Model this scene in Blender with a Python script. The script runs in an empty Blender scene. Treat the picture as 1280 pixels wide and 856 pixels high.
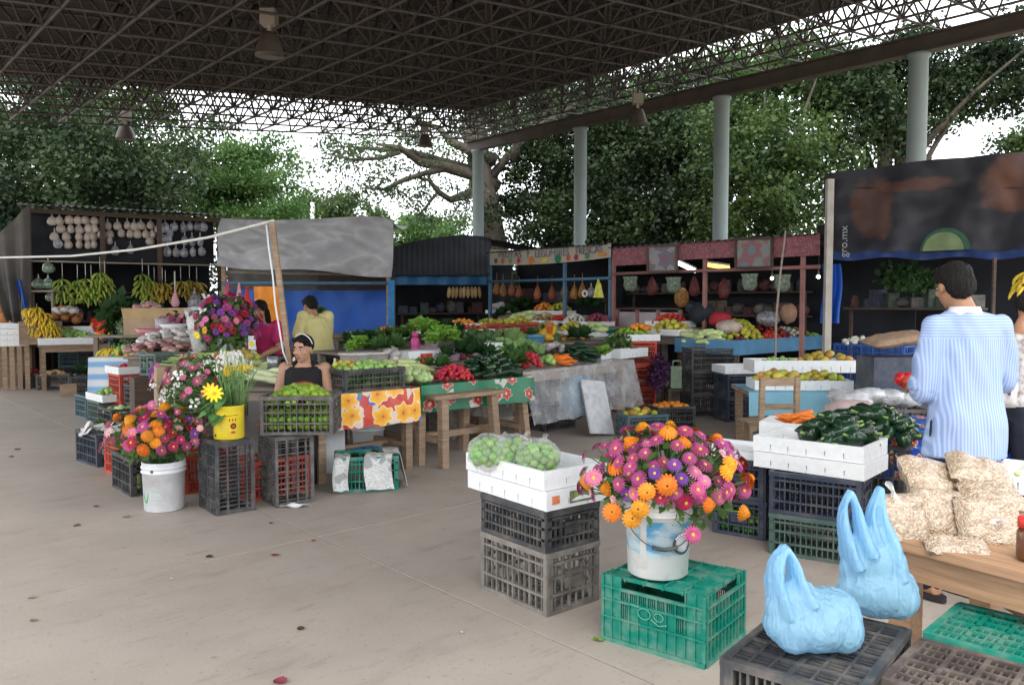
import bpy, math, random
import numpy as np
from mathutils import Vector, Matrix, Euler, noise as mnoise
R = math.radians
S = bpy.context.scene
C = S.collection
rng = random.Random(7)
# ---------------------------------------------------------------- camera
CAM_Z, PITCH, F = 1.52, R(2.86), 1000.0
cd = bpy.data.cameras.new("camera"); cam = bpy.data.objects.new("camera", cd); C.objects.link(cam)
cam.location = (0, 0, CAM_Z); cam.rotation_euler = (R(90) - PITCH, 0, 0)
cd.sensor_width = 36; cd.lens = 36 * F / 1280; cd.clip_start = .05; cd.clip_end = 2000
S.camera = cam
# ---------------------------------------------------------------- sky, sun, exposure
w = bpy.data.worlds.new("World"); S.world = w; w.use_nodes = True
nt = w.node_tree; nt.nodes.clear()
sky = nt.nodes.new('ShaderNodeTexSky'); sky.sky_type = 'NISHITA'; sky.sun_disc = False
SUN_EL, SUN_ROT = R(56), R(200)
sky.sun_elevation = SUN_EL; sky.sun_rotation = SUN_ROT; sky.dust_density = 1.5; sky.air_density = 1.2; sky.ozone_density = 1.0
hs = nt.nodes.new('ShaderNodeHueSaturation'); hs.inputs['Saturation'].default_value = .22; hs.inputs['Value'].default_value = 1.0
bg = nt.nodes.new('ShaderNodeBackground'); bg.inputs['Strength'].default_value = .12
wo = nt.nodes.new('ShaderNodeOutputWorld')
cl_ = nt.nodes.new('ShaderNodeMix'); cl_.data_type = 'RGBA'; cl_.inputs['Factor'].default_value = .65; cl_.inputs['B'].default_value = (7.6, 7.9, 8.3, 1)   # even white cloud cover
nt.links.new(sky.outputs[0], hs.inputs['Color']); nt.links.new(hs.outputs[0], cl_.inputs['A']); nt.links.new(cl_.outputs['Result'], bg.inputs['Color']); nt.links.new(bg.outputs[0], wo.inputs['Surface'])
sd = bpy.data.lights.new("sun", 'SUN'); sd.energy = .9; sd.angle = R(30); sd.color = (1, .96, .9)
so = bpy.data.objects.new("sun", sd); C.objects.link(so)
# Nishita: rotation is measured from +Y towards +X (clockwise seen from above)
sdir = Vector((math.sin(SUN_ROT) * math.cos(SUN_EL), math.cos(SUN_ROT) * math.cos(SUN_EL), math.sin(SUN_EL)))
so.rotation_euler = sdir.to_track_quat('Z', 'Y').to_euler(); so.location = (0, -5, 30)
S.view_settings.view_transform = 'Standard'; S.view_settings.look = 'None'
S.view_settings.exposure = 1.75; S.view_settings.gamma = 1
S.cycles.max_bounces = 6; S.cycles.diffuse_bounces = 3; S.cycles.transparent_max_bounces = 12; S.cycles.use_denoising = True
# ---------------------------------------------------------------- measured directions of the place
U = Vector((-.673, .740, 0)); V = Vector((.740, .673, 0))       # the two directions of the roof grid and the floor joints
def ray(px, py):
    x, y = (px - 640) / F, (428 - py) / F
    return Vector((x, math.cos(PITCH) + y * math.sin(PITCH), -math.sin(PITCH) + y * math.cos(PITCH)))
def at(px, py, z=0.0):
    d = ray(px, py); t = (z - CAM_Z) / d.z
    return Vector((d.x * t, d.y * t, z))
def dp(px, py, Y):
    d = ray(px, py); t = Y / d.y
    return Vector((d.x * t, Y, CAM_Z + d.z * t))
def wall(A, B, px, py):
    d = ray(px, py); ax, ay = A[0], A[1]; bx, by = B[0] - ax, B[1] - ay
    t = (ax * by - ay * bx) / (d.x * by - d.y * bx)
    return Vector((d.x * t, d.y * t, CAM_Z + d.z * t))
# ---------------------------------------------------------------- object helpers
def tag(o, label=None, cat=None, group=None, kind=None):
    if label: o['label'] = label
    if cat: o['category'] = cat
    if group: o['group'] = group
    if kind: o['kind'] = kind
    return o
def thing(name, label=None, cat=None, loc=(0, 0, 0), rotz=0, group=None, kind=None, rot=None):
    o = bpy.data.objects.new(name, None); C.objects.link(o); o.empty_display_size = .1
    o.location = loc; o.rotation_euler = rot if rot else (0, 0, rotz)
    return tag(o, label, cat, group, kind)
def link(name, me, parent=None, loc=(0, 0, 0), rot=(0, 0, 0), scale=None):
    o = bpy.data.objects.new(name, me); C.objects.link(o)
    o.location = loc; o.rotation_euler = rot
    if scale is not None: o.scale = scale if hasattr(scale, '__len__') else (scale,) * 3
    if parent: o.parent = parent
    return o
def rotm(rot): return Euler(rot).to_matrix() if rot else None
class MB:
    def __init__(s): s.v = []; s.f = []; s.m = []; s.s = []
    def add(s, vs, fs, m=0, smooth=False):
        b = len(s.v); s.v += [tuple(x) for x in vs]
        for f in fs: s.f.append(tuple(b + i for i in f)); s.m.append(m); s.s.append(smooth)
        return s
    def box(s, c, d, rot=None, m=0, taper=1.0):
        hx, hy, hz = d[0] / 2, d[1] / 2, d[2] / 2; k = taper
        vs = [(-hx, -hy, -hz), (hx, -hy, -hz), (hx, hy, -hz), (-hx, hy, -hz), (-hx * k, -hy * k, hz), (hx * k, -hy * k, hz), (hx * k, hy * k, hz), (-hx * k, hy * k, hz)]
        M = rotm(rot); c = Vector(c)
        vs = [(M @ Vector(v) if M else Vector(v)) + c for v in vs]
        return s.add(vs, [(0, 3, 2, 1), (4, 5, 6, 7), (0, 1, 5, 4), (1, 2, 6, 5), (2, 3, 7, 6), (3, 0, 4, 7)], m)
    def bar(s, a, b, wd, ht=None, m=0):
        a, b = Vector(a), Vector(b); d = b - a; L = d.length; d.normalize()
        up = Vector((0, 0, 1)) if abs(d.z) < .95 else Vector((0, 1, 0))
        x = d.cross(up).normalized(); y = x.cross(d); ht = ht or wd
        vs = []
        for p in (a, b):
            for i, j in ((-1, -1), (1, -1), (1, 1), (-1, 1)): vs.append(p + x * (i * wd / 2) + y * (j * ht / 2))
        return s.add(vs, [(3, 2, 1, 0), (4, 5, 6, 7), (0, 1, 5, 4), (1, 2, 6, 5), (2, 3, 7, 6), (3, 0, 4, 7)], m)
    def tube(s, path, r, n=8, m=0, cap=True, smooth=True, flat=1.0):
        P = [Vector(p) for p in path]; k = len(P); rr = r if hasattr(r, '__len__') else [r] * k
        vs = []; fs = []; x = None
        for i, p in enumerate(P):
            d = (P[min(i + 1, k - 1)] - P[max(i - 1, 0)])
            d = d.normalized() if d.length > 1e-9 else Vector((0, 0, 1))
            if x is None:
                ref = Vector((0, 0, 1)) if abs(d.z) < .9 else Vector((1, 0, 0)); x = d.cross(ref).normalized()
            else:
                x = (x - d * x.dot(d)); x = x.normalized() if x.length > 1e-6 else d.orthogonal().normalized()
            y = d.cross(x)
            for j in range(n):
                a = 2 * math.pi * j / n; vs.append(p + x * (math.cos(a) * rr[i]) + y * (math.sin(a) * rr[i] * flat))
        for i in range(k - 1):
            for j in range(n):
                a, b = i * n + j, i * n + (j + 1) % n; fs.append((a, b, b + n, a + n))
        if cap: fs.append(tuple(range(n - 1, -1, -1))); fs.append(tuple((k - 1) * n + j for j in range(n)))
        return s.add(vs, fs, m, smooth)
    def lathe(s, prof, n=16, m=0, c=(0, 0, 0), smooth=True, sx=1, sy=1):
        vs = []; fs = []; k = len(prof)
        for r, z in prof:
            for j in range(n):
                a = 2 * math.pi * j / n; vs.append((c[0] + r * math.cos(a) * sx, c[1] + r * math.sin(a) * sy, c[2] + z))
        for i in range(k - 1):
            for j in range(n):
                a, b = i * n + j, i * n + (j + 1) % n; fs.append((a, b, b + n, a + n))
        if prof[0][0] > 1e-5: fs.append(tuple(range(n - 1, -1, -1)))
        if prof[-1][0] > 1e-5: fs.append(tuple((k - 1) * n + j for j in range(n)))
        return s.add(vs, fs, m, smooth)
    def ball(s, c, r, nu=10, nv=7, m=0, rot=None, fn=None):
        r = r if hasattr(r, '__len__') else (r, r, r); M = rotm(rot); c = Vector(c); vs = []; fs = []
        for i in range(nv + 1):
            t = math.pi * i / nv
            for j in range(nu if 0 < i < nv else 1):
                a = 2 * math.pi * j / nu
                p = Vector((math.sin(t) * math.cos(a), math.sin(t) * math.sin(a), -math.cos(t)))
                if fn: p = Vector(fn(p))
                p = Vector((p.x * r[0], p.y * r[1], p.z * r[2])); vs.append((M @ p if M else p) + c)
        idx = lambda i, j: 0 if i == 0 else (1 + (nv - 1) * nu if i == nv else 1 + (i - 1) * nu + j % nu)
        for i in range(nv):
            for j in range(nu):
                if i == 0: fs.append((0, idx(1, j + 1), idx(1, j)))
                elif i == nv - 1: fs.append((idx(i, j), idx(i, j + 1), idx(nv, 0)))
                else: fs.append((idx(i, j), idx(i, j + 1), idx(i + 1, j + 1), idx(i + 1, j)))
        return s.add(vs, fs, m, True)
    def grid(s, fn, nu, nv, m=0, smooth=True, closed=False):
        vs = [fn(i / nu, j / nv) for j in range(nv + 1) for i in range(nu + 1)]; k = nu + 1
        return s.add(vs, [(j * k + i, j * k + i + 1, (j + 1) * k + i + 1, (j + 1) * k + i) for j in range(nv) for i in range(nu)], m, smooth)
    def mesh(s, name, mats):
        me = bpy.data.meshes.new(name); me.from_pydata(s.v, [], s.f)
        for mm in (mats if isinstance(mats, (list, tuple)) else [mats]): me.materials.append(mm)
        me.polygons.foreach_set('material_index', s.m); me.polygons.foreach_set('use_smooth', s.s); me.update()
        return me
    def build(s, name, mats, parent=None, loc=(0, 0, 0), rot=(0, 0, 0)):
        return link(name, s.mesh(name, mats), parent, loc, rot)
def remesh(mb, voxel, name, mat, parent=None, smooth=2, ruffle=None, loc=(0, 0, 0), rot=(0, 0, 0)):
    me = mb.mesh(name + '_tmp', mat); o = bpy.data.objects.new(name + '_tmp', me); C.objects.link(o)
    r = o.modifiers.new('r', 'REMESH'); r.mode = 'VOXEL'; r.voxel_size = voxel; r.use_smooth_shade = True
    if smooth: q = o.modifiers.new('s', 'SMOOTH'); q.factor = .5; q.iterations = smooth
    dg = bpy.context.evaluated_depsgraph_get(); new = bpy.data.meshes.new_from_object(o.evaluated_get(dg))
    bpy.data.objects.remove(o); bpy.data.meshes.remove(me); new.name = name
    if not new.materials: new.materials.append(mat)
    if ruffle:
        n = len(new.vertices); co = np.empty(n * 3, np.float32); no = np.empty(n * 3, np.float32)
        new.vertices.foreach_get('co', co); new.vertex_normals.foreach_get('vector', no) if hasattr(new, 'vertex_normals') else None
        co = co.reshape(-1, 3); no = no.reshape(-1, 3)
        for i in range(n):
            h = ruffle(co[i]); co[i] += no[i] * h
        new.vertices.foreach_set('co', co.ravel()); new.update()
    new.polygons.foreach_set('use_smooth', [True] * len(new.polygons))
    return link(name, new, parent, loc, rot)
# ---------------------------------------------------------------- materials
MATS = {}
def node(t, k, **kw):
    n = t.nodes.new(k)
    for a, b in kw.items(): setattr(n, a, b)
    return n
def mat(name, col, rough=.6, var=.18, scale=12, bump=0, spec=.35, ov=0, oh=0, dirt=None, dirt_amt=.4, dirt_scale=5, metal=0, trans=0, coat=0, emit=None, mapscale=(1, 1, 1), sss=0, bscale=None):
    if name in MATS: return MATS[name]
    m = bpy.data.materials.new(name); MATS[name] = m; m.use_nodes = True; t = m.node_tree; L = t.links.new
    p = t.nodes['Principled BSDF']
    tc = node(t, 'ShaderNodeTexCoord'); mp = node(t, 'ShaderNodeMapping'); mp.inputs['Scale'].default_value = mapscale
    L(tc.outputs['Object'], mp.inputs['Vector'])
    nz = node(t, 'ShaderNodeTexNoise'); nz.inputs['Scale'].default_value = scale; nz.inputs['Detail'].default_value = 4
    L(mp.outputs[0], nz.inputs['Vector'])
    mr = node(t, 'ShaderNodeMapRange'); mr.inputs['From Min'].default_value = .3; mr.inputs['From Max'].default_value = .7
    mr.inputs['To Min'].default_value = 1 - var; mr.inputs['To Max'].default_value = 1 + var
    L(nz.outputs['Fac'], mr.inputs['Value'])
    hsv = node(t, 'ShaderNodeHueSaturation'); hsv.inputs['Color'].default_value = (*col, 1)
    L(mr.outputs[0], hsv.inputs['Value'])
    if ov or oh:
        oi = node(t, 'ShaderNodeObjectInfo')
        a = node(t, 'ShaderNodeMapRange'); a.inputs['To Min'].default_value = 1 - ov; a.inputs['To Max'].default_value = 1 + ov
        L(oi.outputs['Random'], a.inputs['Value'])
        mm = node(t, 'ShaderNodeMath', operation='MULTIPLY'); L(a.outputs[0], mm.inputs[0]); L(mr.outputs[0], mm.inputs[1]); L(mm.outputs[0], hsv.inputs['Value'])
        if oh:
            sc = node(t, 'ShaderNodeMath', operation='MULTIPLY'); sc.inputs[1].default_value = 7.31; L(oi.outputs['Random'], sc.inputs[0])
            fr = node(t, 'ShaderNodeMath', operation='FRACT'); L(sc.outputs[0], fr.inputs[0])
            h = node(t, 'ShaderNodeMapRange'); h.inputs['To Min'].default_value = .5 - oh; h.inputs['To Max'].default_value = .5 + oh
            L(fr.outputs[0], h.inputs['Value']); L(h.outputs[0], hsv.inputs['Hue'])
    out = hsv.outputs[0]
    if dirt:
        n2 = node(t, 'ShaderNodeTexNoise'); n2.inputs['Scale'].default_value = dirt_scale; n2.inputs['Detail'].default_value = 6; n2.inputs['Roughness'].default_value = .65
        L(tc.outputs['Object'], n2.inputs['Vector'])
        r2 = node(t, 'ShaderNodeMapRange'); r2.inputs['From Min'].default_value = .45; r2.inputs['From Max'].default_value = .72; r2.inputs['To Max'].default_value = dirt_amt
        L(n2.outputs['Fac'], r2.inputs['Value'])
        mx = node(t, 'ShaderNodeMix', data_type='RGBA'); mx.inputs['B'].default_value = (*dirt, 1)
        L(r2.outputs[0], mx.inputs['Factor']); L(out, mx.inputs['A']); out = mx.outputs['Result']
    L(out, p.inputs['Base Color'])
    p.inputs['Roughness'].default_value = rough; p.inputs['Specular IOR Level'].default_value = spec; p.inputs['Metallic'].default_value = metal
    if trans: p.inputs['Transmission Weight'].default_value = trans
    if coat: p.inputs['Coat Weight'].default_value = coat; p.inputs['Coat Roughness'].default_value = .15
    if sss: p.inputs['Subsurface Weight'].default_value = sss; p.inputs['Subsurface Radius'].default_value = (.02, .01, .006)
    if emit: p.inputs['Emission Color'].default_value = (*emit[0], 1); p.inputs['Emission Strength'].default_value = emit[1]
    if bump:
        b = node(t, 'ShaderNodeBump'); b.inputs['Strength'].default_value = bump; b.inputs['Distance'].default_value = .02
        src = nz
        if bscale:
            src = node(t, 'ShaderNodeTexNoise'); src.inputs['Scale'].default_value = bscale; src.inputs['Detail'].default_value = 5; L(mp.outputs[0], src.inputs['Vector'])
        L(src.outputs['Fac'], b.inputs['Height']); L(b.outputs[0], p.inputs['Normal'])
    return m
def sheer(name, col, opacity=.3, rough=.12, bump=.4, scale=9, diffuse=True):
    """thin clear or tinted plastic film: part see-through, part glossy and milky"""
    if name in MATS: return MATS[name]
    m = bpy.data.materials.new(name); MATS[name] = m; m.use_nodes = True; t = m.node_tree; L = t.links.new
    p = t.nodes['Principled BSDF']; p.inputs['Base Color'].default_value = (*col, 1); p.inputs['Roughness'].default_value = rough; p.inputs['Specular IOR Level'].default_value = .8
    tr = node(t, 'ShaderNodeBsdfTransparent'); mx = node(t, 'ShaderNodeMixShader'); tc = node(t, 'ShaderNodeTexCoord')
    nz = node(t, 'ShaderNodeTexNoise'); nz.inputs['Scale'].default_value = scale; nz.inputs['Detail'].default_value = 4; L(tc.outputs['Object'], nz.inputs['Vector'])
    mr = node(t, 'ShaderNodeMapRange'); mr.inputs['From Min'].default_value = .35; mr.inputs['From Max'].default_value = .7
    mr.inputs['To Min'].default_value = opacity * .6; mr.inputs['To Max'].default_value = min(1, opacity * 1.6); L(nz.outputs['Fac'], mr.inputs['Value'])
    b = node(t, 'ShaderNodeBump'); b.inputs['Strength'].default_value = bump; b.inputs['Distance'].default_value = .03; L(nz.outputs['Fac'], b.inputs['Height']); L(b.outputs[0], p.inputs['Normal'])
    fr = node(t, 'ShaderNodeLayerWeight'); L(b.outputs[0], fr.inputs['Normal']); pw = node(t, 'ShaderNodeMath', operation='POWER'); pw.inputs[1].default_value = 3.0; L(fr.outputs['Facing'], pw.inputs[0])
    sc_ = node(t, 'ShaderNodeMath', operation='MULTIPLY'); sc_.inputs[1].default_value = .6; L(pw.outputs[0], sc_.inputs[0])
    ad = node(t, 'ShaderNodeMath', operation='ADD', use_clamp=True); L(mr.outputs[0], ad.inputs[0]); L(sc_.outputs[0], ad.inputs[1])
    L(ad.outputs[0], mx.inputs[0]); L(tr.outputs[0], mx.inputs[1]); L(p.outputs[0], mx.inputs[2])
    L(mx.outputs[0], t.nodes['Material Output'].inputs['Surface'])
    return m
def film(name, col, trans=.5, rough=.35, bump=.3, scale=14, ms=(1, 1, 1), clear=0.0):
    """tinted bag plastic: diffuse, translucent and glossy"""
    if name in MATS: return MATS[name]
    m = bpy.data.materials.new(name); MATS[name] = m; m.use_nodes = True; t = m.node_tree; L = t.links.new
    p = t.nodes['Principled BSDF']; p.inputs['Base Color'].default_value = (*col, 1); p.inputs['Roughness'].default_value = rough
    tl = node(t, 'ShaderNodeBsdfTranslucent'); tl.inputs['Color'].default_value = (*col, 1)
    mx = node(t, 'ShaderNodeMixShader'); mx.inputs[0].default_value = trans
    tc = node(t, 'ShaderNodeTexCoord'); nz = node(t, 'ShaderNodeTexNoise'); nz.inputs['Scale'].default_value = scale; nz.inputs['Detail'].default_value = 4
    mp = node(t, 'ShaderNodeMapping'); mp.inputs['Scale'].default_value = ms; L(tc.outputs['Object'], mp.inputs[0]); L(mp.outputs[0], nz.inputs['Vector']); nz.inputs['Distortion'].default_value = .6
    b = node(t, 'ShaderNodeBump'); b.inputs['Strength'].default_value = bump; b.inputs['Distance'].default_value = .05; L(nz.outputs['Fac'], b.inputs['Height']); L(b.outputs[0], p.inputs['Normal']); L(b.outputs[0], tl.inputs['Normal'])
    L(p.outputs[0], mx.inputs[1]); L(tl.outputs[0], mx.inputs[2])
    if clear:
        tr = node(t, 'ShaderNodeBsdfTransparent'); tr.inputs['Color'].default_value = (*[.5 + .5 * q for q in col], 1); m2 = node(t, 'ShaderNodeMixShader'); m2.inputs[0].default_value = clear; L(mx.outputs[0], m2.inputs[1]); L(tr.outputs[0], m2.inputs[2]); mx = m2
    L(mx.outputs[0], t.nodes['Material Output'].inputs['Surface'])
    return m
def leafmat(name, col, col2, trans=.35, rough=.5, island=True):
    if name in MATS: return MATS[name]
    m = bpy.data.materials.new(name); MATS[name] = m; m.use_nodes = True; t = m.node_tree; L = t.links.new
    p = t.nodes['Principled BSDF']; p.inputs['Roughness'].default_value = rough; p.inputs['Specular IOR Level'].default_value = .3
    g = node(t, 'ShaderNodeNewGeometry'); mx = node(t, 'ShaderNodeMix', data_type='RGBA'); mx.inputs['A'].default_value = (*col, 1); mx.inputs['B'].default_value = (*col2, 1)
    tc = node(t, 'ShaderNodeTexCoord'); nz = node(t, 'ShaderNodeTexNoise'); nz.inputs['Scale'].default_value = .9; nz.inputs['Detail'].default_value = 3; L(tc.outputs['Object'], nz.inputs[0])   # lighter and darker growth, branch by branch
    mr = node(t, 'ShaderNodeMapRange'); mr.inputs['From Min'].default_value = .38; mr.inputs['From Max'].default_value = .62; mr.inputs['To Min'].default_value = -.25; mr.inputs['To Max'].default_value = .75; L(nz.outputs['Fac'], mr.inputs['Value'])
    ma = node(t, 'ShaderNodeMath', operation='MULTIPLY_ADD', use_clamp=True); ma.inputs[1].default_value = .5; L(g.outputs['Random Per Island'], ma.inputs[0]); L(mr.outputs[0], ma.inputs[2])
    L(ma.outputs[0], mx.inputs['Factor']); L(mx.outputs['Result'], p.inputs['Base Color'])
    tl = node(t, 'ShaderNodeBsdfTranslucent'); L(mx.outputs['Result'], tl.inputs['Color'])
    ms = node(t, 'ShaderNodeMixShader'); ms.inputs[0].default_value = trans
    L(p.outputs[0], ms.inputs[1]); L(tl.outputs[0], ms.inputs[2]); L(ms.outputs[0], t.nodes['Material Output'].inputs['Surface'])
    return m
def cloth_print(name, base, spots, scale=6, rough=.35, line=None):
    """printed cloth: voronoi flowers. spots = list of (radius, colour) from the flower's centre outwards, then the base with a noise of extra colours"""
    if name in MATS: return MATS[name]
    m = bpy.data.materials.new(name); MATS[name] = m; m.use_nodes = True; t = m.node_tree; L = t.links.new
    p = t.nodes['Principled BSDF']; p.inputs['Roughness'].default_value = rough
    tc = node(t, 'ShaderNodeTexCoord'); nz = node(t, 'ShaderNodeTexNoise'); nz.inputs['Scale'].default_value = scale * 2.2; nz.inputs['Detail'].default_value = 2
    s0 = node(t, 'ShaderNodeSeparateXYZ'); L(tc.outputs['Object'], s0.inputs[0]); sm = node(t, 'ShaderNodeMath', operation='ADD'); L(s0.outputs[1], sm.inputs[0]); L(s0.outputs[2], sm.inputs[1]); cx = node(t, 'ShaderNodeCombineXYZ'); L(s0.outputs[0], cx.inputs[0]); L(sm.outputs[0], cx.inputs[1])   # the sheet unrolled flat
    L(cx.outputs[0], nz.inputs['Vector'])
    ds = node(t, 'ShaderNodeMix', data_type='RGBA'); ds.inputs['Factor'].default_value = .05; L(cx.outputs[0], ds.inputs['A']); L(nz.outputs['Color'], ds.inputs['B'])
    vo = node(t, 'ShaderNodeTexVoronoi'); vo.inputs['Scale'].default_value = scale; vo.voronoi_dimensions = '2D'; vo.inputs['Randomness'].default_value = .8; L(ds.outputs['Result'], vo.inputs['Vector'])
    df = node(t, 'ShaderNodeVectorMath', operation='SUBTRACT'); L(ds.outputs['Result'], df.inputs[0]); L(vo.outputs['Position'], df.inputs[1])   # petals round each flower's middle
    sq = node(t, 'ShaderNodeSeparateXYZ'); L(df.outputs[0], sq.inputs[0]); at2 = node(t, 'ShaderNodeMath', operation='ARCTAN2'); L(sq.outputs[0], at2.inputs[0]); L(sq.outputs[1], at2.inputs[1])
    m5 = node(t, 'ShaderNodeMath', operation='MULTIPLY'); m5.inputs[1].default_value = 6; L(at2.outputs[0], m5.inputs[0]); cs = node(t, 'ShaderNodeMath', operation='COSINE'); L(m5.outputs[0], cs.inputs[0])
    ma = node(t, 'ShaderNodeMath', operation='MULTIPLY_ADD'); ma.inputs[1].default_value = -.16; ma.inputs[2].default_value = 1; L(cs.outputs[0], ma.inputs[0]); dm = node(t, 'ShaderNodeMath', operation='MULTIPLY'); L(ma.outputs[0], dm.inputs[0]); L(vo.outputs['Distance'], dm.inputs[1]); DIST = dm.outputs[0]
    cr = node(t, 'ShaderNodeValToRGB'); cr.color_ramp.interpolation = 'CONSTANT'; e = cr.color_ramp.elements
    e[0].position = 0; e[0].color = (*spots[0][1], 1); pos = spots[0][0]
    e[1].position = .99; e[1].color = (*base[0], 1)
    for (rad, col) in spots[1:]:
        q = e.new(pos); q.color = (*col, 1); pos = rad
    L(DIST, cr.inputs[0])
    n2 = node(t, 'ShaderNodeTexVoronoi'); n2.voronoi_dimensions = '2D'; n2.inputs['Scale'].default_value = scale * 2.6; L(ds.outputs['Result'], n2.inputs['Vector'])
    sx = node(t, 'ShaderNodeSeparateColor'); L(n2.outputs['Color'], sx.inputs[0])
    c2 = node(t, 'ShaderNodeValToRGB'); c2.color_ramp.interpolation = 'CONSTANT'; k = len(base); e2 = c2.color_ramp.elements
    e2[0].color = (*base[0], 1); e2[1].color = (*base[-1], 1); e2[1].position = (k - 1) / k if k > 1 else 1
    for i in range(1, k - 1): q = e2.new(i / k); q.color = (*base[i], 1)
    L(sx.outputs[0], c2.inputs[0])
    gt = node(t, 'ShaderNodeMath', operation='GREATER_THAN'); gt.inputs[1].default_value = pos; L(DIST, gt.inputs[0])
    mx = node(t, 'ShaderNodeMix', data_type='RGBA'); L(gt.outputs[0], mx.inputs['Factor']); L(cr.outputs[0], mx.inputs['A']); L(c2.outputs[0], mx.inputs['B'])
    L(mx.outputs['Result'], p.inputs['Base Color'])
    return m
def stripes(name, colA, colB, axis=0, period=.02, duty=.5, rough=.75, bump=0, extra=None):
    if name in MATS: return MATS[name]
    m = bpy.data.materials.new(name); MATS[name] = m; m.use_nodes = True; t = m.node_tree; L = t.links.new
    p = t.nodes['Principled BSDF']; p.inputs['Roughness'].default_value = rough; p.inputs['Specular IOR Level'].default_value = .15
    tc = node(t, 'ShaderNodeTexCoord'); sp = node(t, 'ShaderNodeSeparateXYZ'); L(tc.outputs['Object'], sp.inputs[0])
    def band(o):
        a = node(t, 'ShaderNodeMath', operation='DIVIDE'); a.inputs[1].default_value = period; L(o, a.inputs[0])
        b = node(t, 'ShaderNodeMath', operation='PINGPONG'); b.inputs[1].default_value = .5; L(a.outputs[0], b.inputs[0])
        c = node(t, 'ShaderNodeMapRange'); c.inputs['From Min'].default_value = duty * .5 - .08; c.inputs['From Max'].default_value = duty * .5 + .08; L(b.outputs[0], c.inputs['Value'])
        return c.outputs[0]
    f = band(sp.outputs[axis])
    if extra:                                                   # shoulder yoke: the cloth turns there
        g = band(sp.outputs[2]); gt = node(t, 'ShaderNodeMath', operation='GREATER_THAN'); gt.inputs[1].default_value = extra; L(sp.outputs[2], gt.inputs[0])
        q = node(t, 'ShaderNodeMix', data_type='FLOAT'); L(gt.outputs[0], q.inputs[0]); L(f, q.inputs[2]); L(g, q.inputs[3]); f = q.outputs[0]
    mx = node(t, 'ShaderNodeMix', data_type='RGBA'); mx.inputs['A'].default_value = (*colA, 1); mx.inputs['B'].default_value = (*colB, 1); L(f, mx.inputs['Factor'])
    L(mx.outputs['Result'], p.inputs['Base Color'])
    return m
DUST = (.30, .26, .22)
M_black = mat('black_plastic', (.04, .042, .046), .5, .2, 9, dirt=DUST, dirt_amt=.4, dirt_scale=7, ov=.25)
M_navy = mat('navy_plastic', (.035, .045, .07), .45, .2, 9, dirt=DUST, dirt_amt=.25, dirt_scale=7, ov=.25)
M_grey = mat('weathered_grey_plastic', (.15, .135, .12), .65, .2, 9, dirt=(.33, .29, .25), dirt_amt=.6, dirt_scale=8, ov=.15)
M_greypl = mat('grey_plastic', (.085, .08, .078), .6, .2, 9, dirt=DUST, dirt_amt=.5, dirt_scale=8, ov=.15)
M_red = mat('red_plastic', (.42, .055, .03), .5, .2, 9, dirt=DUST, dirt_amt=.25, ov=.2)
M_green = mat('green_plastic', (.0, .20, .14), .42, .15, 9, dirt=(.30, .29, .25), dirt_amt=.55, dirt_scale=9)
M_dkgreen = mat('dull_green_plastic', (.06, .11, .095), .5, .15, 9, dirt=DUST, dirt_amt=.35)
M_blueg = mat('blue_grey_plastic', (.06, .12, .14), .5, .2, 9, dirt=DUST, dirt_amt=.25)
M_eps = mat('white_polystyrene', (.78, .79, .79), .6, .04, 30, bump=.05, dirt=(.5, .46, .4), dirt_amt=.12, dirt_scale=6, bscale=160)
M_wood = mat('raw_wood', (.31, .215, .14), .7, .3, 6, mapscale=(1, 1, 8), bump=.1, dirt=(.18, .13, .09), dirt_amt=.5, ov=.2)
M_woodlt = mat('pale_wood', (.46, .33, .2), .65, .25, 6, mapscale=(1, 8, 8), bump=.08, dirt=(.25, .17, .1), dirt_amt=.4)
M_woodtab = mat('sanded_table_wood', (.36, .21, .12), .55, .22, 7, mapscale=(.7, 9, 9), bump=.06, dirt=(.3, .18, .1), dirt_amt=.35)
M_woodgrey = mat('grey_weathered_wood', (.26, .22, .18), .8, .25, 6, mapscale=(1, 1, 8), bump=.1, ov=.2)
M_wooddk = mat('dark_wood', (.09, .06, .045), .8, .3, 6, mapscale=(1, 1, 8), bump=.1, ov=.2)
M_bark = mat('bark', (.10, .082, .066), .9, .3, 5, bump=.5, mapscale=(1, 1, .4))
M_steel = mat('rusty_brown_steel', (.10, .08, .072), .6, .25, 4, spec=.4)
M_white = mat('white_plastic', (.75, .76, .77), .35, .05, 8, dirt=(.45, .42, .38), dirt_amt=.2)
M_stem = mat('green_stem', (.09, .17, .05), .6, .3, 20)
M_leaf = leafmat('soft_leaf', (.06, .14, .035), (.12, .22, .06))
M_leafdk = leafmat('dark_leaf', (.02, .06, .02), (.05, .11, .035))
M_paper = mat('paper', (.7, .69, .66), .8, .06, 9)
M_card = mat('cardboard', (.40, .29, .19), .85, .15, 6)
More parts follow.
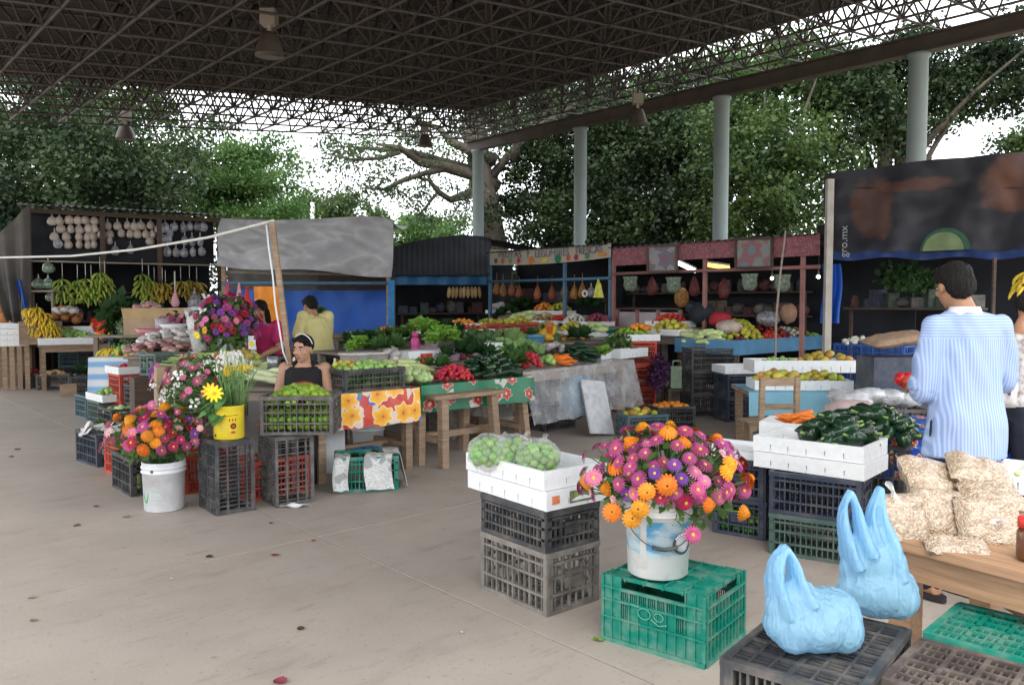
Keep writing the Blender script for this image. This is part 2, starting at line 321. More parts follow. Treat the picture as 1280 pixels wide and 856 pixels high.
# ================================================================= ground
def concrete():
    m = mat('worn_concrete', (.41, .35, .30), .62, .07, 2.2, spec=.25)
    t = m.node_tree; L = t.links.new; p = t.nodes['Principled BSDF']; src = p.inputs['Base Color'].links[0].from_socket
    tc = node(t, 'ShaderNodeTexCoord')
    def blot(scale, lo, hi, amt, col, src, det=6, ms=(1, 1, 1)):
        mp = node(t, 'ShaderNodeMapping'); mp.inputs['Scale'].default_value = ms; L(tc.outputs['Object'], mp.inputs[0])
        n = node(t, 'ShaderNodeTexNoise'); n.inputs['Scale'].default_value = scale; n.inputs['Detail'].default_value = det; n.inputs['Roughness'].default_value = .6; L(mp.outputs[0], n.inputs[0])
        r = node(t, 'ShaderNodeMapRange'); r.inputs['From Min'].default_value = lo; r.inputs['From Max'].default_value = hi; r.inputs['To Max'].default_value = amt; L(n.outputs['Fac'], r.inputs['Value'])
        x = node(t, 'ShaderNodeMix', data_type='RGBA'); x.inputs['B'].default_value = (*col, 1); L(r.outputs[0], x.inputs['Factor']); L(src, x.inputs['A']); return x.outputs['Result']
    src = blot(.5, .42, .68, .4, (.30, .25, .21), src)
    src = blot(1.7, .48, .7, .55, (.43, .375, .33), src, ms=(1, .45, 1))
    src = blot(3.3, .56, .74, .45, (.25, .205, .17), src, ms=(.5, 1.4, 1))
    src = blot(9, .58, .72, .4, (.24, .195, .165), src, 5, (.4, 1.5, 1)); src = blot(30, .61, .72, .45, (.17, .14, .12), src, 3)
    L(src, p.inputs['Base Color'])
    n = node(t, 'ShaderNodeTexNoise'); n.inputs['Scale'].default_value = 60; n.inputs['Detail'].default_value = 6; L(tc.outputs['Object'], n.inputs[0])
    b = node(t, 'ShaderNodeBump'); b.inputs['Strength'].default_value = .12; b.inputs['Distance'].default_value = .01; L(n.outputs['Fac'], b.inputs['Height']); L(b.outputs[0], p.inputs['Normal'])
    return m
M_conc = concrete()
M_ground = mat('dry_ground', (.17, .16, .10), .9, .3, .5, dirt=(.07, .11, .04), dirt_amt=.7, dirt_scale=.15)
M_joint = mat('dark_joint_filler', (.10, .075, .06), .9, .3, 8)
mb = MB(); mb.grid(lambda a, b: (-450 + 900 * a, -200 + 900 * b, -.06), 2, 2, smooth=False)
tag(mb.build('ground', M_ground), kind='structure', label='dry grassy ground around the market')
floor = thing('concrete_floor', 'worn grey concrete floor with straight joints', loc=(0, 0, 0), kind='structure')
ang = math.atan2(V.y, V.x)                                             # local x along V, local y along U
floor.rotation_euler = (0, 0, ang)
mb = MB(); mb.box((5, 8, -.035), (34, 30, .03)); mb.build('joint_bed', M_joint, floor)
us = [-4.35 + 3 * i for i in range(10)]; us = [-9] + [q for q in us if q > 2]; vs_ = [-9.68, -5.58, -1.58, 2.52, 6.62, 10.72, 14.82, 18.9]
for i in range(len(us) - 1):
    for j in range(len(vs_) - 1):
        g = .006
        x0, x1, y0, y1 = vs_[j] + g, vs_[j + 1] - g, us[i] + g, us[i + 1] - g
        mb = MB(); e = .001
        mb.add([(x0, y0, -.02), (x1, y0, -.02), (x1, y1, -.02), (x0, y1, -.02), (x0, y0, -.004), (x1, y0, -.004), (x1, y1, -.004), (x0, y1, -.004),
                (x0 + e, y0 + e, 0), (x1 - e, y0 + e, 0), (x1 - e, y1 - e, 0), (x0 + e, y1 - e, 0)],
               [(0, 1, 5, 4), (1, 2, 6, 5), (2, 3, 7, 6), (3, 0, 4, 7), (4, 5, 9, 8), (5, 6, 10, 9), (6, 7, 11, 10), (7, 4, 8, 11), (8, 9, 10, 11)])
        mb.build('floor_slab', M_conc, floor)
# ================================================================= canopy: columns, beam, space frame, sheets
P0 = Vector((-1.0, 23.8, 0)); u0, v0 = 18.28, 15.28; G = .85; H0 = 6.3; SL = .104
def roofpt(u, v, up=0): p = U * u + V * v; return Vector((p.x, p.y, H0 + SL * (v - v0) + up))
canopy = thing('market_canopy', 'large open canopy of rusty steel space frame on pale round columns', 'canopy', tuple(P0))
def cbuild(mb, name, m): o = mb.build(name, m, canopy); o.location = -P0; return o
M_col = mat('pale_painted_column', (.33, .395, .39), .5, .1, 3, dirt=(.25, .25, .23), dirt_amt=.45, dirt_scale=3)
M_beam = mat('rusty_beam', (.12, .095, .085), .6, .2, 3)
M_deck = mat('dull_roof_sheet', (.075, .066, .062), .7, .2, 1.5)
for k in (0, 4.1, 8.28, 12.37, 16.5):
    p = P0 - U * k; mb = MB()
    mb.lathe([(.26, 0), (.26, .02), (.165, .03), (.165, 5.9), (.2, 5.92), (.2, 5.985)], 24, c=(p.x, p.y, 0)); cbuild(mb, 'column', M_col)
mb = MB(); a, b = P0 + U * .5, P0 - U * 19
for dz, wd, ht in ((6.0, .22, .03), (6.15, .03, .27), (6.285, .22, .03)):
    mb.bar(a + Vector((0, 0, dz)), b + Vector((0, 0, dz)), wd, ht)
cbuild(mb, 'edge_beam', M_beam)
NI, NJ = 22, 22
uA, vA = u0 - (NI - 1) * G, v0 - (NJ - 1) * G
for lay, (off, up, name) in enumerate(((0, 0, 'lower_chord'), (.5, G * .95, 'upper_chord'))):
    for j in range(NJ - lay):
        v = v0 - (j + off) * G; mb = MB(); mb.tube([roofpt(u0 - off * G, v, up), roofpt(uA + off * G, v, up)], .022, 6, smooth=True); cbuild(mb, name, M_steel)
    for i in range(NI - lay):
        u = u0 - (i + off) * G; mb = MB(); mb.tube([roofpt(u, v0 - off * G, up), roofpt(u, vA + off * G, up)], .02, 6); cbuild(mb, name, M_steel)
br = []
for i in range(NI):
    for j in range(NJ):
        a = roofpt(u0 - i * G, v0 - j * G)
        for q, (di, dj) in enumerate(((-.5, -.5), (.5, -.5), (-.5, .5), (.5, .5))):
            if 0 <= i + di <= NI - 1 and 0 <= j + dj <= NJ - 1: br.append((q, a, roofpt(u0 - (i + di) * G, v0 - (j + dj) * G, G * .95)))
def infr(p):
    x = 640 + F * p.x / p.y if p.y > 1 else -9999; y = 378 - F * (p.z - CAM_Z) / p.y if p.y > 1 else -9999
    return -20 < x < 1300 and y > -10
br.sort(key=lambda e: (not (infr(e[1]) or infr(e[2])), e[1].length))
bm_ = {}
rest = MB()
for k, (q, a, b) in enumerate(br):
    if k < 290:
        if q not in bm_: t = MB(); t.tube([(0, 0, 0), b - a], .019, 5); bm_[q] = t.mesh('brace', M_steel)
        o = link('brace', bm_[q], canopy, a - P0)
    else: rest.tube([a, b], .019, 4, cap=False)
tag(cbuild(rest, 'far_brace', M_steel), kind='stuff')
nsh = 19
for k in range(nsh):                                                   # corrugated roof sheets running down the slope
    ua = u0 + .25 - (u0 + .25 - uA + .4) * k / nsh; ub = u0 + .25 - (u0 + .25 - uA + .4) * (k + 1.03) / nsh
    def f(a, b, ua=ua, ub=ub):
        return roofpt(ua + (ub - ua) * a, vA - .3 + (v0 - .1 - vA + .3) * b, G * .95 + .07 + .015 * math.cos(a * 2 * math.pi * 6))
    mb = MB(); mb.grid(f, 24, 2); cbuild(mb, 'roof_sheet', M_deck)
# hanging lamps
M_lampbox = mat('cream_lamp_housing', (.42, .36, .30), .6, .15, 9); M_bell = mat('dusty_lamp_bell', (.12, .095, .08), .45, .2, 6)
for px, py, Y, d, lab in ((337, 70, 11.0, .4, 'large bell lamp under the roof above the gap between the left trees'), (157, 174, 17.6, .42, 'bell lamp over the dark stall of hanging bags'),
                          (531, 183, 21.0, .42, 'bell lamp beside the corner column of the roof'), (797, 156, 16.2, .42, 'bell lamp hanging beside the long edge beam')):
    p = dp(px, py, Y); zc = H0 + SL * ((p.x * V.x + p.y * V.y) - v0) - p.z
    t = thing('hanging_lamp', lab, 'lamp', p, group='bell lamps hung from the roof frame')
    mb = MB(); mb.lathe([(d * .5, 0), (d * .49, .01), (d * .44, .1), (d * .30, .25), (d * .22, .3), (0, .3)], 18); mb.build('lamp_shade', M_bell, t)
    mb = MB(); mb.box((0, 0, .36), (.05, .05, .12)); mb.box((0, 0, .50), (.2, .2, .2)); mb.build('lamp_housing', M_lampbox, t)
    mb = MB(); mb.tube([(0, 0, .6), (0, 0, max(.65, zc))], .015, 6); mb.build('lamp_rod', M_steel, t)
# ================================================================= trees
def leaves(clumps, per, size, spread, seed, droop=.3):
    g = np.random.default_rng(seed); c = np.asarray(clumps, float); n = len(c) * per
    ctr = np.repeat(c, per, 0) + g.normal(0, 1, (n, 3)) * np.array([spread, spread, spread * .7])
    d = g.normal(0, 1, (n, 3)); d[:, 2] -= droop; d /= np.linalg.norm(d, axis=1)[:, None]
    e = np.cross(d, g.normal(0, 1, (n, 3))); e /= np.linalg.norm(e, axis=1)[:, None]
    s = size * g.uniform(.6, 1.3, (n, 1)); wv = e * s * .33; dv = d * s
    nn = np.cross(d, e) * s * .12
    v = np.stack([ctr, ctr + dv * .5 + wv + nn, ctr + dv, ctr + dv * .5 - wv + nn], 1).reshape(-1, 3)
    return v
def leafmesh(name, v, m):
    n = len(v) // 4; me = bpy.data.meshes.new(name); me.vertices.add(len(v)); me.vertices.foreach_set('co', v.astype(np.float32).ravel())
    me.loops.add(4 * n); me.polygons.add(n); me.loops.foreach_set('vertex_index', np.arange(4 * n, dtype=np.int32))
    me.polygons.foreach_set('loop_start', np.arange(0, 4 * n, 4, dtype=np.int32)); me.materials.append(m); me.update(calc_edges=True); me.validate(); return me
def tree(name, label, base, lobes, m, seed, trunk_r=.3, clump=120, per=70, size=.22, spread=.5, fork=.35, group=None, limbs=None, nlimb=14, top=None):
    """lobes: (centre, radius xyz, share)"""
    r = random.Random(seed); base = Vector(base)
    t = thing(name, label, 'tree', base, group=group); cl = []
    tot = sum(l[1][0] * l[1][1] * l[1][2] for l in lobes)
    for c, rad, *_ in lobes:
        k = max(4, int(clump * rad[0] * rad[1] * rad[2] / tot))
        for _ in range(k):
            while True:
                q = Vector((r.uniform(-1, 1), r.uniform(-1, 1), r.uniform(-1, 1)))
                if .35 < q.length < 1 and mnoise.noise(Vector((q.x * 1.7 + seed, q.y * 1.7, q.z * 1.7))) > -.0: break
            cl.append(Vector(c) + Vector((q.x * rad[0], q.y * rad[1], q.z * rad[2])))
    ctr = sum((Vector(l[0]) for l in lobes), Vector()) / len(lobes)
    mb = MB(); th = top or max(2.0, ctr.z * .75)
    tip = Vector((base.x + (ctr.x - base.x) * .4, base.y + (ctr.y - base.y) * .4, th))
    path = [base, base.lerp(tip, .3) + Vector((.12, 0, 0)), base.lerp(tip, .65) - Vector((.1, .05, 0)), tip]
    mb.tube(path, [trunk_r * 1.25, trunk_r, trunk_r * .85, trunk_r * .55], 12)
    for c in r.sample(cl, min(nlimb, len(cl))):
        s = base.lerp(tip, r.uniform(.45, 1)); mid = s.lerp(c, .5) + Vector((r.uniform(-.4, .4), r.uniform(-.4, .4), r.uniform(.1, .6)))
        mb.tube([s, s.lerp(mid, .5), mid, mid.lerp(c, .6), c], [trunk_r * .4, trunk_r * .3, trunk_r * .2, trunk_r * .12, .015], 6)
    for path, rr in limbs or []: mb.tube(path, rr, 8)
    o = mb.build('trunk', M_bark, t); o.location = -base
    v = leaves([tuple(c) for c in cl], int(per * 2.3), size * .56, spread * .68, seed) - np.array(base)
    link('crown', leafmesh('crown', v, m), t)
    return t
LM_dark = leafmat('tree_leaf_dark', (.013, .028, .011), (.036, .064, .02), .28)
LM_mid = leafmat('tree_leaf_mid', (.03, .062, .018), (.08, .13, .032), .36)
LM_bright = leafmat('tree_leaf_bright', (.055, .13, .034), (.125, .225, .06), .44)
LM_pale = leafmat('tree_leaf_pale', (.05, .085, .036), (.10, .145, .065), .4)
def lobe(px, py, Y, r, ry=None, rz=None): return (tuple(dp(px, py, Y)), (r, ry or r, rz or r * .85))
gb = lambda px, Y: (dp(px, 378, Y).x, Y, 0)
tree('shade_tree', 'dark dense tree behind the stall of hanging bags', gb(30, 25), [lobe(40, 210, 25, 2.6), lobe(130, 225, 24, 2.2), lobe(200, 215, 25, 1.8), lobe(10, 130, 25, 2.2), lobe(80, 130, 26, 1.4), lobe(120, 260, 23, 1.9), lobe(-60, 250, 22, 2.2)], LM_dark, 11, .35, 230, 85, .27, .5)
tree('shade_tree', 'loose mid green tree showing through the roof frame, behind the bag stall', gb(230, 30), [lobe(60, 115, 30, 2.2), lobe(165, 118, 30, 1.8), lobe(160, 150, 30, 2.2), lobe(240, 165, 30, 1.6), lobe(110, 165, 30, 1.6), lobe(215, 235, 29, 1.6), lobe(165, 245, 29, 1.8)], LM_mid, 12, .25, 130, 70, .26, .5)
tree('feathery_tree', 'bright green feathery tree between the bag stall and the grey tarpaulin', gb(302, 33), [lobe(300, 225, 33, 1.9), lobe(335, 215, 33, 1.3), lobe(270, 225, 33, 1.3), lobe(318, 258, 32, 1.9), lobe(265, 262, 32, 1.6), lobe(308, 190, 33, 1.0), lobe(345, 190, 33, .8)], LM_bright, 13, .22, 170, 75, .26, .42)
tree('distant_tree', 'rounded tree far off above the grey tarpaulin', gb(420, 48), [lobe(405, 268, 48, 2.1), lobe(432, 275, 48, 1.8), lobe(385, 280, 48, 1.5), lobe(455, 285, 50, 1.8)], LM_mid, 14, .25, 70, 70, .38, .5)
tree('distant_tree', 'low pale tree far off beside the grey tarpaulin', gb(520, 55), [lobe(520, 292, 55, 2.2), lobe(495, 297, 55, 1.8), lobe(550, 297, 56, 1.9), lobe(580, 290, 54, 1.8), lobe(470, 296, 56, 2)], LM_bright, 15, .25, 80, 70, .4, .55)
# the big grey trunk beside the corner column with long bare limbs to the left
bt = gb(632, 27.5)
P = lambda *a: [dp(x, y, Y) for x, y, Y in a]
L1 = P((622, 235, 27.3), (597, 220, 27), (560, 210, 26.5), (525, 203, 26), (500, 185, 25.5), (470, 180, 25)); L2 = P((622, 250, 27.3), (595, 240, 27), (563, 250, 26.6), (548, 240, 26.3), (536, 225, 26), (520, 222, 26))
L3 = P((560, 210, 26.5), (530, 217, 26), (505, 225, 25.6), (480, 237, 25.3), (452, 235, 25)); L4 = P((500, 190, 25.5), (475, 198, 25.4), (440, 200, 25), (410, 192, 24.8)); L5 = P((618, 200, 27), (590, 190, 26.6), (565, 178, 26.3), (548, 160, 26), (520, 150, 26))
L6 = P((640, 200, 27.4), (660, 170, 27.2), (690, 150, 27), (720, 130, 27)); L7 = P((545, 243, 26.3), (530, 262, 26.2), (522, 270, 26.2))
cl = [dp(x, y, Y) for x, y, Y in ((470, 180, 25), (440, 200, 25), (412, 192, 25), (455, 212, 25), (430, 240, 25), (455, 235, 25), (480, 240, 25), (510, 245, 26), (520, 222, 26), (545, 262, 26), (524, 268, 26), (505, 205, 25.6), (475, 195, 25.5), (560, 190, 26), (535, 180, 26), (500, 165, 25.5), (590, 255, 26.5), (565, 235, 26.4), (575, 200, 26.5), (440, 178, 25), (405, 178, 25), (390, 205, 25), (600, 180, 26.5), (580, 278, 26.5), (515, 240, 26))]
tree('big_spreading_tree', 'big grey trunked tree beside the corner column with long bare limbs', bt,
     [(tuple(c), (.75, .75, .45)) for c in cl] + [lobe(650, 150, 27.5, 2.0), lobe(690, 130, 28, 2), lobe(560, 140, 27, 1.6), lobe(500, 145, 26, 1.4), lobe(600, 120, 27, 2)],
     LM_pale, 16, .46, 260, 26, .2, .4, limbs=[(L1, [.26, .22, .18, .14, .1, .04]), (L2, [.2, .17, .12, .1, .07, .03]), (L3, [.12, .09, .08, .05, .02]), (L4, [.09, .06, .05, .02]), (L5, [.24, .18, .14, .1, .05]), (L6, [.26, .2, .14, .06]), (L7, [.05, .04, .02])], top=9, nlimb=6)
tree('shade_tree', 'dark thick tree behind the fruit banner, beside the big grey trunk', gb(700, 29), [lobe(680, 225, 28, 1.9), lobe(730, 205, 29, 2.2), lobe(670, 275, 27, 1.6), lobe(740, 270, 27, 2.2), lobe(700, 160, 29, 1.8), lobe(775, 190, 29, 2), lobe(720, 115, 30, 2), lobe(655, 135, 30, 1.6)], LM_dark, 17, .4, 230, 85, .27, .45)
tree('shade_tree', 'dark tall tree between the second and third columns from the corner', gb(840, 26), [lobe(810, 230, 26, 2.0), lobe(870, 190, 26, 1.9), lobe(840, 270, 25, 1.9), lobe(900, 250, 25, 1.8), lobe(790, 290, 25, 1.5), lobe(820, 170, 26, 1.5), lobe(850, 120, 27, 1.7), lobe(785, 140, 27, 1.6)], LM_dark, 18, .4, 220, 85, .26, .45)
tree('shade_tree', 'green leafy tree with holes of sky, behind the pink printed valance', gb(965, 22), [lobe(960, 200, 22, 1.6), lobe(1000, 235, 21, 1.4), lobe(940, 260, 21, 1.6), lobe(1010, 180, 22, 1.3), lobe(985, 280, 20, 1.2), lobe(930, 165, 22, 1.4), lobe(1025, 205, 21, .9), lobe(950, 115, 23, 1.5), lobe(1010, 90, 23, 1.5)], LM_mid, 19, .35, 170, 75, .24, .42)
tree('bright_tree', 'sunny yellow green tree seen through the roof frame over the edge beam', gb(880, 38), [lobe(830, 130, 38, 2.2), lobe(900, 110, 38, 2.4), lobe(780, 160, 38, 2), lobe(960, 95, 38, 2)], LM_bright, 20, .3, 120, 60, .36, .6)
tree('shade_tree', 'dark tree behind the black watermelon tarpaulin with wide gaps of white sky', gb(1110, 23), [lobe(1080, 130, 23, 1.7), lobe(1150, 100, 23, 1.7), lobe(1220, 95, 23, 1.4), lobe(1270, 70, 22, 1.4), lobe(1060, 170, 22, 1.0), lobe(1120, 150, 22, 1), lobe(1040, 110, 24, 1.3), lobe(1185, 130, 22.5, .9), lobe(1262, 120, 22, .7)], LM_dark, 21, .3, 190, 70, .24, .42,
     limbs=[(P((1105, 215, 22.5), (1108, 180, 22.5), (1125, 150, 22.6), (1160, 120, 22.8)), [.22, .2, .15, .06])])
tree('young_tree', 'small tree top peeping over the end of the black tarpaulin', gb(1278, 17), [lobe(1276, 180, 17, .45), lobe(1290, 200, 17, .5)], LM_mid, 22, .08, 26, 60, .17, .25)
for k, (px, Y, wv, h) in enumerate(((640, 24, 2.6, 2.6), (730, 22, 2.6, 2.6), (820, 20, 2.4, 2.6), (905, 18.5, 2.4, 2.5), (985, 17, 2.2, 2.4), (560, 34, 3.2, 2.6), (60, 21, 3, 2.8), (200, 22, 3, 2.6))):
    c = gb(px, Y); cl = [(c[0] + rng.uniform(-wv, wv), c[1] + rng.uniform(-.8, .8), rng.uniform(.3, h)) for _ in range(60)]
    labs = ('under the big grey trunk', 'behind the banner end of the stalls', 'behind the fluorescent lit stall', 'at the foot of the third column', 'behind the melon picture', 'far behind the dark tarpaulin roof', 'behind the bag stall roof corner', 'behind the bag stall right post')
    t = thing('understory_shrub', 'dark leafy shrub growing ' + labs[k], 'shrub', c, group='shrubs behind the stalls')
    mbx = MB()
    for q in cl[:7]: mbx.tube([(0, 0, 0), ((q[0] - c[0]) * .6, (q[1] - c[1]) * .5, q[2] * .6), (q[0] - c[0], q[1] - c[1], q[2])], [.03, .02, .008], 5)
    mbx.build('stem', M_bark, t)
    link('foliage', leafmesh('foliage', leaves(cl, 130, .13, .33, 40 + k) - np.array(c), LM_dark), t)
# utility pole far off
c = gb(392, 46); t = thing('utility_pole', 'thin pale pole far off above the grey tarpaulin', 'pole', c)
mb = MB(); mb.tube([(0, 0, 0), (0, 0, 7.2)], .12, 8); mb.build('mast', M_white, t)
mb = MB(); mb.box((-.5, 0, 6.2), (.12, .12, .9)); mb.box((.4, 0, 6.0), (.12, .12, .7)); mb.box((0, 0, 5.9), (1.2, .1, .1)); mb.build('crossarm', M_white, t)
# ================================================================= crates
CR = {}
def panel_mesh(style, wd, h, m, handle=False):
    """one lattice wall of a plastic crate: x along the wall, outer face at y=0, thickness towards +y"""
    k = (style, round(wd, 3), round(h, 3), m.name, handle)
    if k in CR: return CR[k]
    b = MB(); th = .016
    def bx(x0, x1, z0, z1, d=th, y=None): b.box(((x0 + x1) / 2, (y if y is not None else 0) + d / 2, (z0 + z1) / 2), (x1 - x0, d, z1 - z0))
    if style == 'ribbed':                                   # plate with proud ribs, slotted middle
        rows = [h, h * .62, h * .36, h * .17, .0]
        n = 11; cw = (wd - .01) / n
        z3, z2 = rows[1], rows[2]
        bx(.002, wd - .002, z3, h - .003, .005, .006)       # top plate
        for x0, x1 in ((.002, cw * 2), (wd - cw * 2, wd - .002)): bx(x0, x1, .0 if not handle else .0, z3, .005, .006)
        for i in range(2, n - 2):                           # slotted cells
            for r0, r1 in ((z2, z3), (rows[3], z2)) + (((.06, rows[3]),) if True else ()):
                if r0 == z2 and .3 < (i + .5) / n < .7: bx(i * cw, (i + 1) * cw, r0, r1, .005, .006); continue
                for q in range(5): bx((i + q / 5 + .05) * cw, (i + q / 5 + .13) * cw, r0, r1, .006, .006)
        for i in range(n + 1): bx(.003 + i * cw - .002, .003 + i * cw + .003, .055 if 2 < i < n - 2 else 0, h - .004, .012, -.002)
        for z in rows[1:4]: bx(0, wd, z - .004, z + .005, .014, -.004)
        bx(0, wd, h - .02, h, .02, -.007)
        bx(cw * 2, wd - cw * 2, .048, .06, .014, -.003)
        for s in (0, 1): bx(s * (wd - .012), s * (wd - .012) + .012, 0, h - .003, .014, -.003)
    else:
        nv = {'fine': 17, 'open': 12, 'dense': 24}[style]; nv = max(5, int(nv * wd / .52)); zs = [.0, h * .30, h * .58, h * .80]
        cw = wd / nv
        for i in range(1, nv):
            if i % 3 == 0: bx(i * cw - .004, i * cw + .004, .01, h - .01, .018, -.002)
            elif handle and abs(i - nv / 2) < nv * .17: bx(i * cw - .0025, i * cw + .0025, .01, h * .62, .012, .002)
            else: bx(i * cw - .0028, i * cw + .0028, .01, h - .01, .012, .002)
        for z in zs[1:]: bx(.004, wd - .004, z - .006, z + .006, .02, -.003)
        bx(0, wd, h - .028, h, .026, -.008); bx(0, wd, 0, .022, .02, -.004)
        for s in (0, 1): bx(s * (wd - .028) + .001, s * (wd - .028) + .027, .02, h - .026, .02, -.003)
        if handle:
            c = wd / 2; q = wd * .17
            bx(c - q, c + q, h * .62 - .008, h * .62 + .006, .024, -.005)
            bx(c - q * .95, c + q * .95, h * .36, h * .54, .008, .0)
    CR[k] = b.mesh('side_panel', m); return CR[k]
def floor_mesh(style, wd, dd, m):
    k = ('floor', style, wd, dd, m.name)
    if k in CR: return CR[k]
    b = MB()
    if style == 'ribbed':
        b.box((0, 0, .013), (wd - .03, dd - .03, .005))
        for i in range(6): x = -wd / 2 + .02 + (wd - .04) * i / 5; b.box((x, 0, .009), (.008, dd - .02, .018))
        for i in range(5): y = -dd / 2 + .02 + (dd - .04) * i / 4; b.box((0, y, .007), (wd - .02, .008, .014))
    else:
        for i in range(25): x = -wd / 2 + .015 + (wd - .03) * i / 24; b.box((x, 0, .012), (.006 if i % 4 else .014, dd - .02, .012 if i % 4 else .022))
        for i in range(7): y = -dd / 2 + .012 + (dd - .024) * i / 6; b.box((0, y, .010), (wd - .02, .007 if i % 3 else .016, .018))
    CR[k] = b.mesh('crate_floor', m); return CR[k]
def crate(label, loc, rotz=0, m=None, style='fine', size=(.52, .35, .30), pose='up', group=None, tilt=None, parts=True):
    """origin at the middle of the footprint on the surface it stands on; pose up / down (upside down) / end (standing on its short end)"""
    wd, dd, h = size; m = m or M_black; rotz += rng.uniform(-.025, .025)
    t = thing('plastic_crate', label, 'crate', loc, group=group)
    if pose == 'up': M = Matrix.Rotation(rotz, 4, 'Z')
    elif pose == 'down': M = Matrix.Rotation(rotz, 4, 'Z') @ Matrix.Translation((0, 0, h)) @ Matrix.Rotation(math.pi, 4, 'X')
    else: M = Matrix.Rotation(rotz, 4, 'Z') @ Matrix.Translation((-h / 2, 0, wd / 2)) @ Matrix.Rotation(R(90), 4, 'Y')
    M = Matrix.Translation(loc) @ M
    if tilt: M = M @ Euler(tilt).to_matrix().to_4x4()
    t.matrix_world = M
    e = .009
    for me, l, r in ((panel_mesh(style, wd, h, m), (-wd / 2, -dd / 2, 0), 0), (panel_mesh(style, wd, h, m), (wd / 2, dd / 2, 0), math.pi),
                     (panel_mesh(style, dd - 2 * e, h, m, True), (wd / 2, -dd / 2 + e, 0), R(90)), (panel_mesh(style, dd - 2 * e, h, m, True), (-wd / 2, dd / 2 - e, 0), R(-90))):
        link('side_panel', me, t, l, (0, 0, r))
    link('crate_floor', floor_mesh(style, wd, dd, m), t)
    return t
def corner_crate(label, F, L, W=None, **k):
    """place a crate by the ground positions of its front corner F and of the far end L of its left face; the left face is the long side"""
    raise NotImplementedError
# ---------------------------------------------------------------- polystyrene trays
TR = {}
def tray(label, loc, rotz=0, size=(.56, .38, .09), group=None, m=None, name='polystyrene_tray', cat='tray', rot=None):
    m = m or M_eps; k = (size, m.name)
    if k not in TR:
        wd, dd, h = size; b = MB(); t = .018
        b.box((0, 0, .01), (wd - .01, dd - .01, .02))
        def side(L, place):
            n = max(2, int(L / .1)); c = L / n
            place(0, L, h * .5, h, t, 0)                     # upper band
            for i in range(n): place(i * c + (.004 if i else 0), (i + 1) * c - (.004 if i < n - 1 else 0), .001, h * .5 + .002, t - .003, .001)
            for i in range(1, n): place(i * c - .006, i * c + .006, .01, h * .5 - .003, .004, t - .004)
        for sgn in (-1, 1):
            side(wd, lambda a, c, z0, z1, d, o, sgn=sgn: b.box((-wd / 2 + (a + c) / 2, sgn * (dd / 2 - o - d / 2), (z0 + z1) / 2), (c - a, d, z1 - z0)))
            side(dd - 2 * t, lambda a, c, z0, z1, d, o, sgn=sgn: b.box((sgn * (wd / 2 - o - d / 2), -dd / 2 + t + (a + c) / 2, (z0 + z1) / 2), (d, c - a, z1 - z0)))
        TR[k] = b.mesh(name, m)
    o = link(name, TR[k], None, loc, rot or (0, 0, rotz)); return tag(o, label, cat, group)
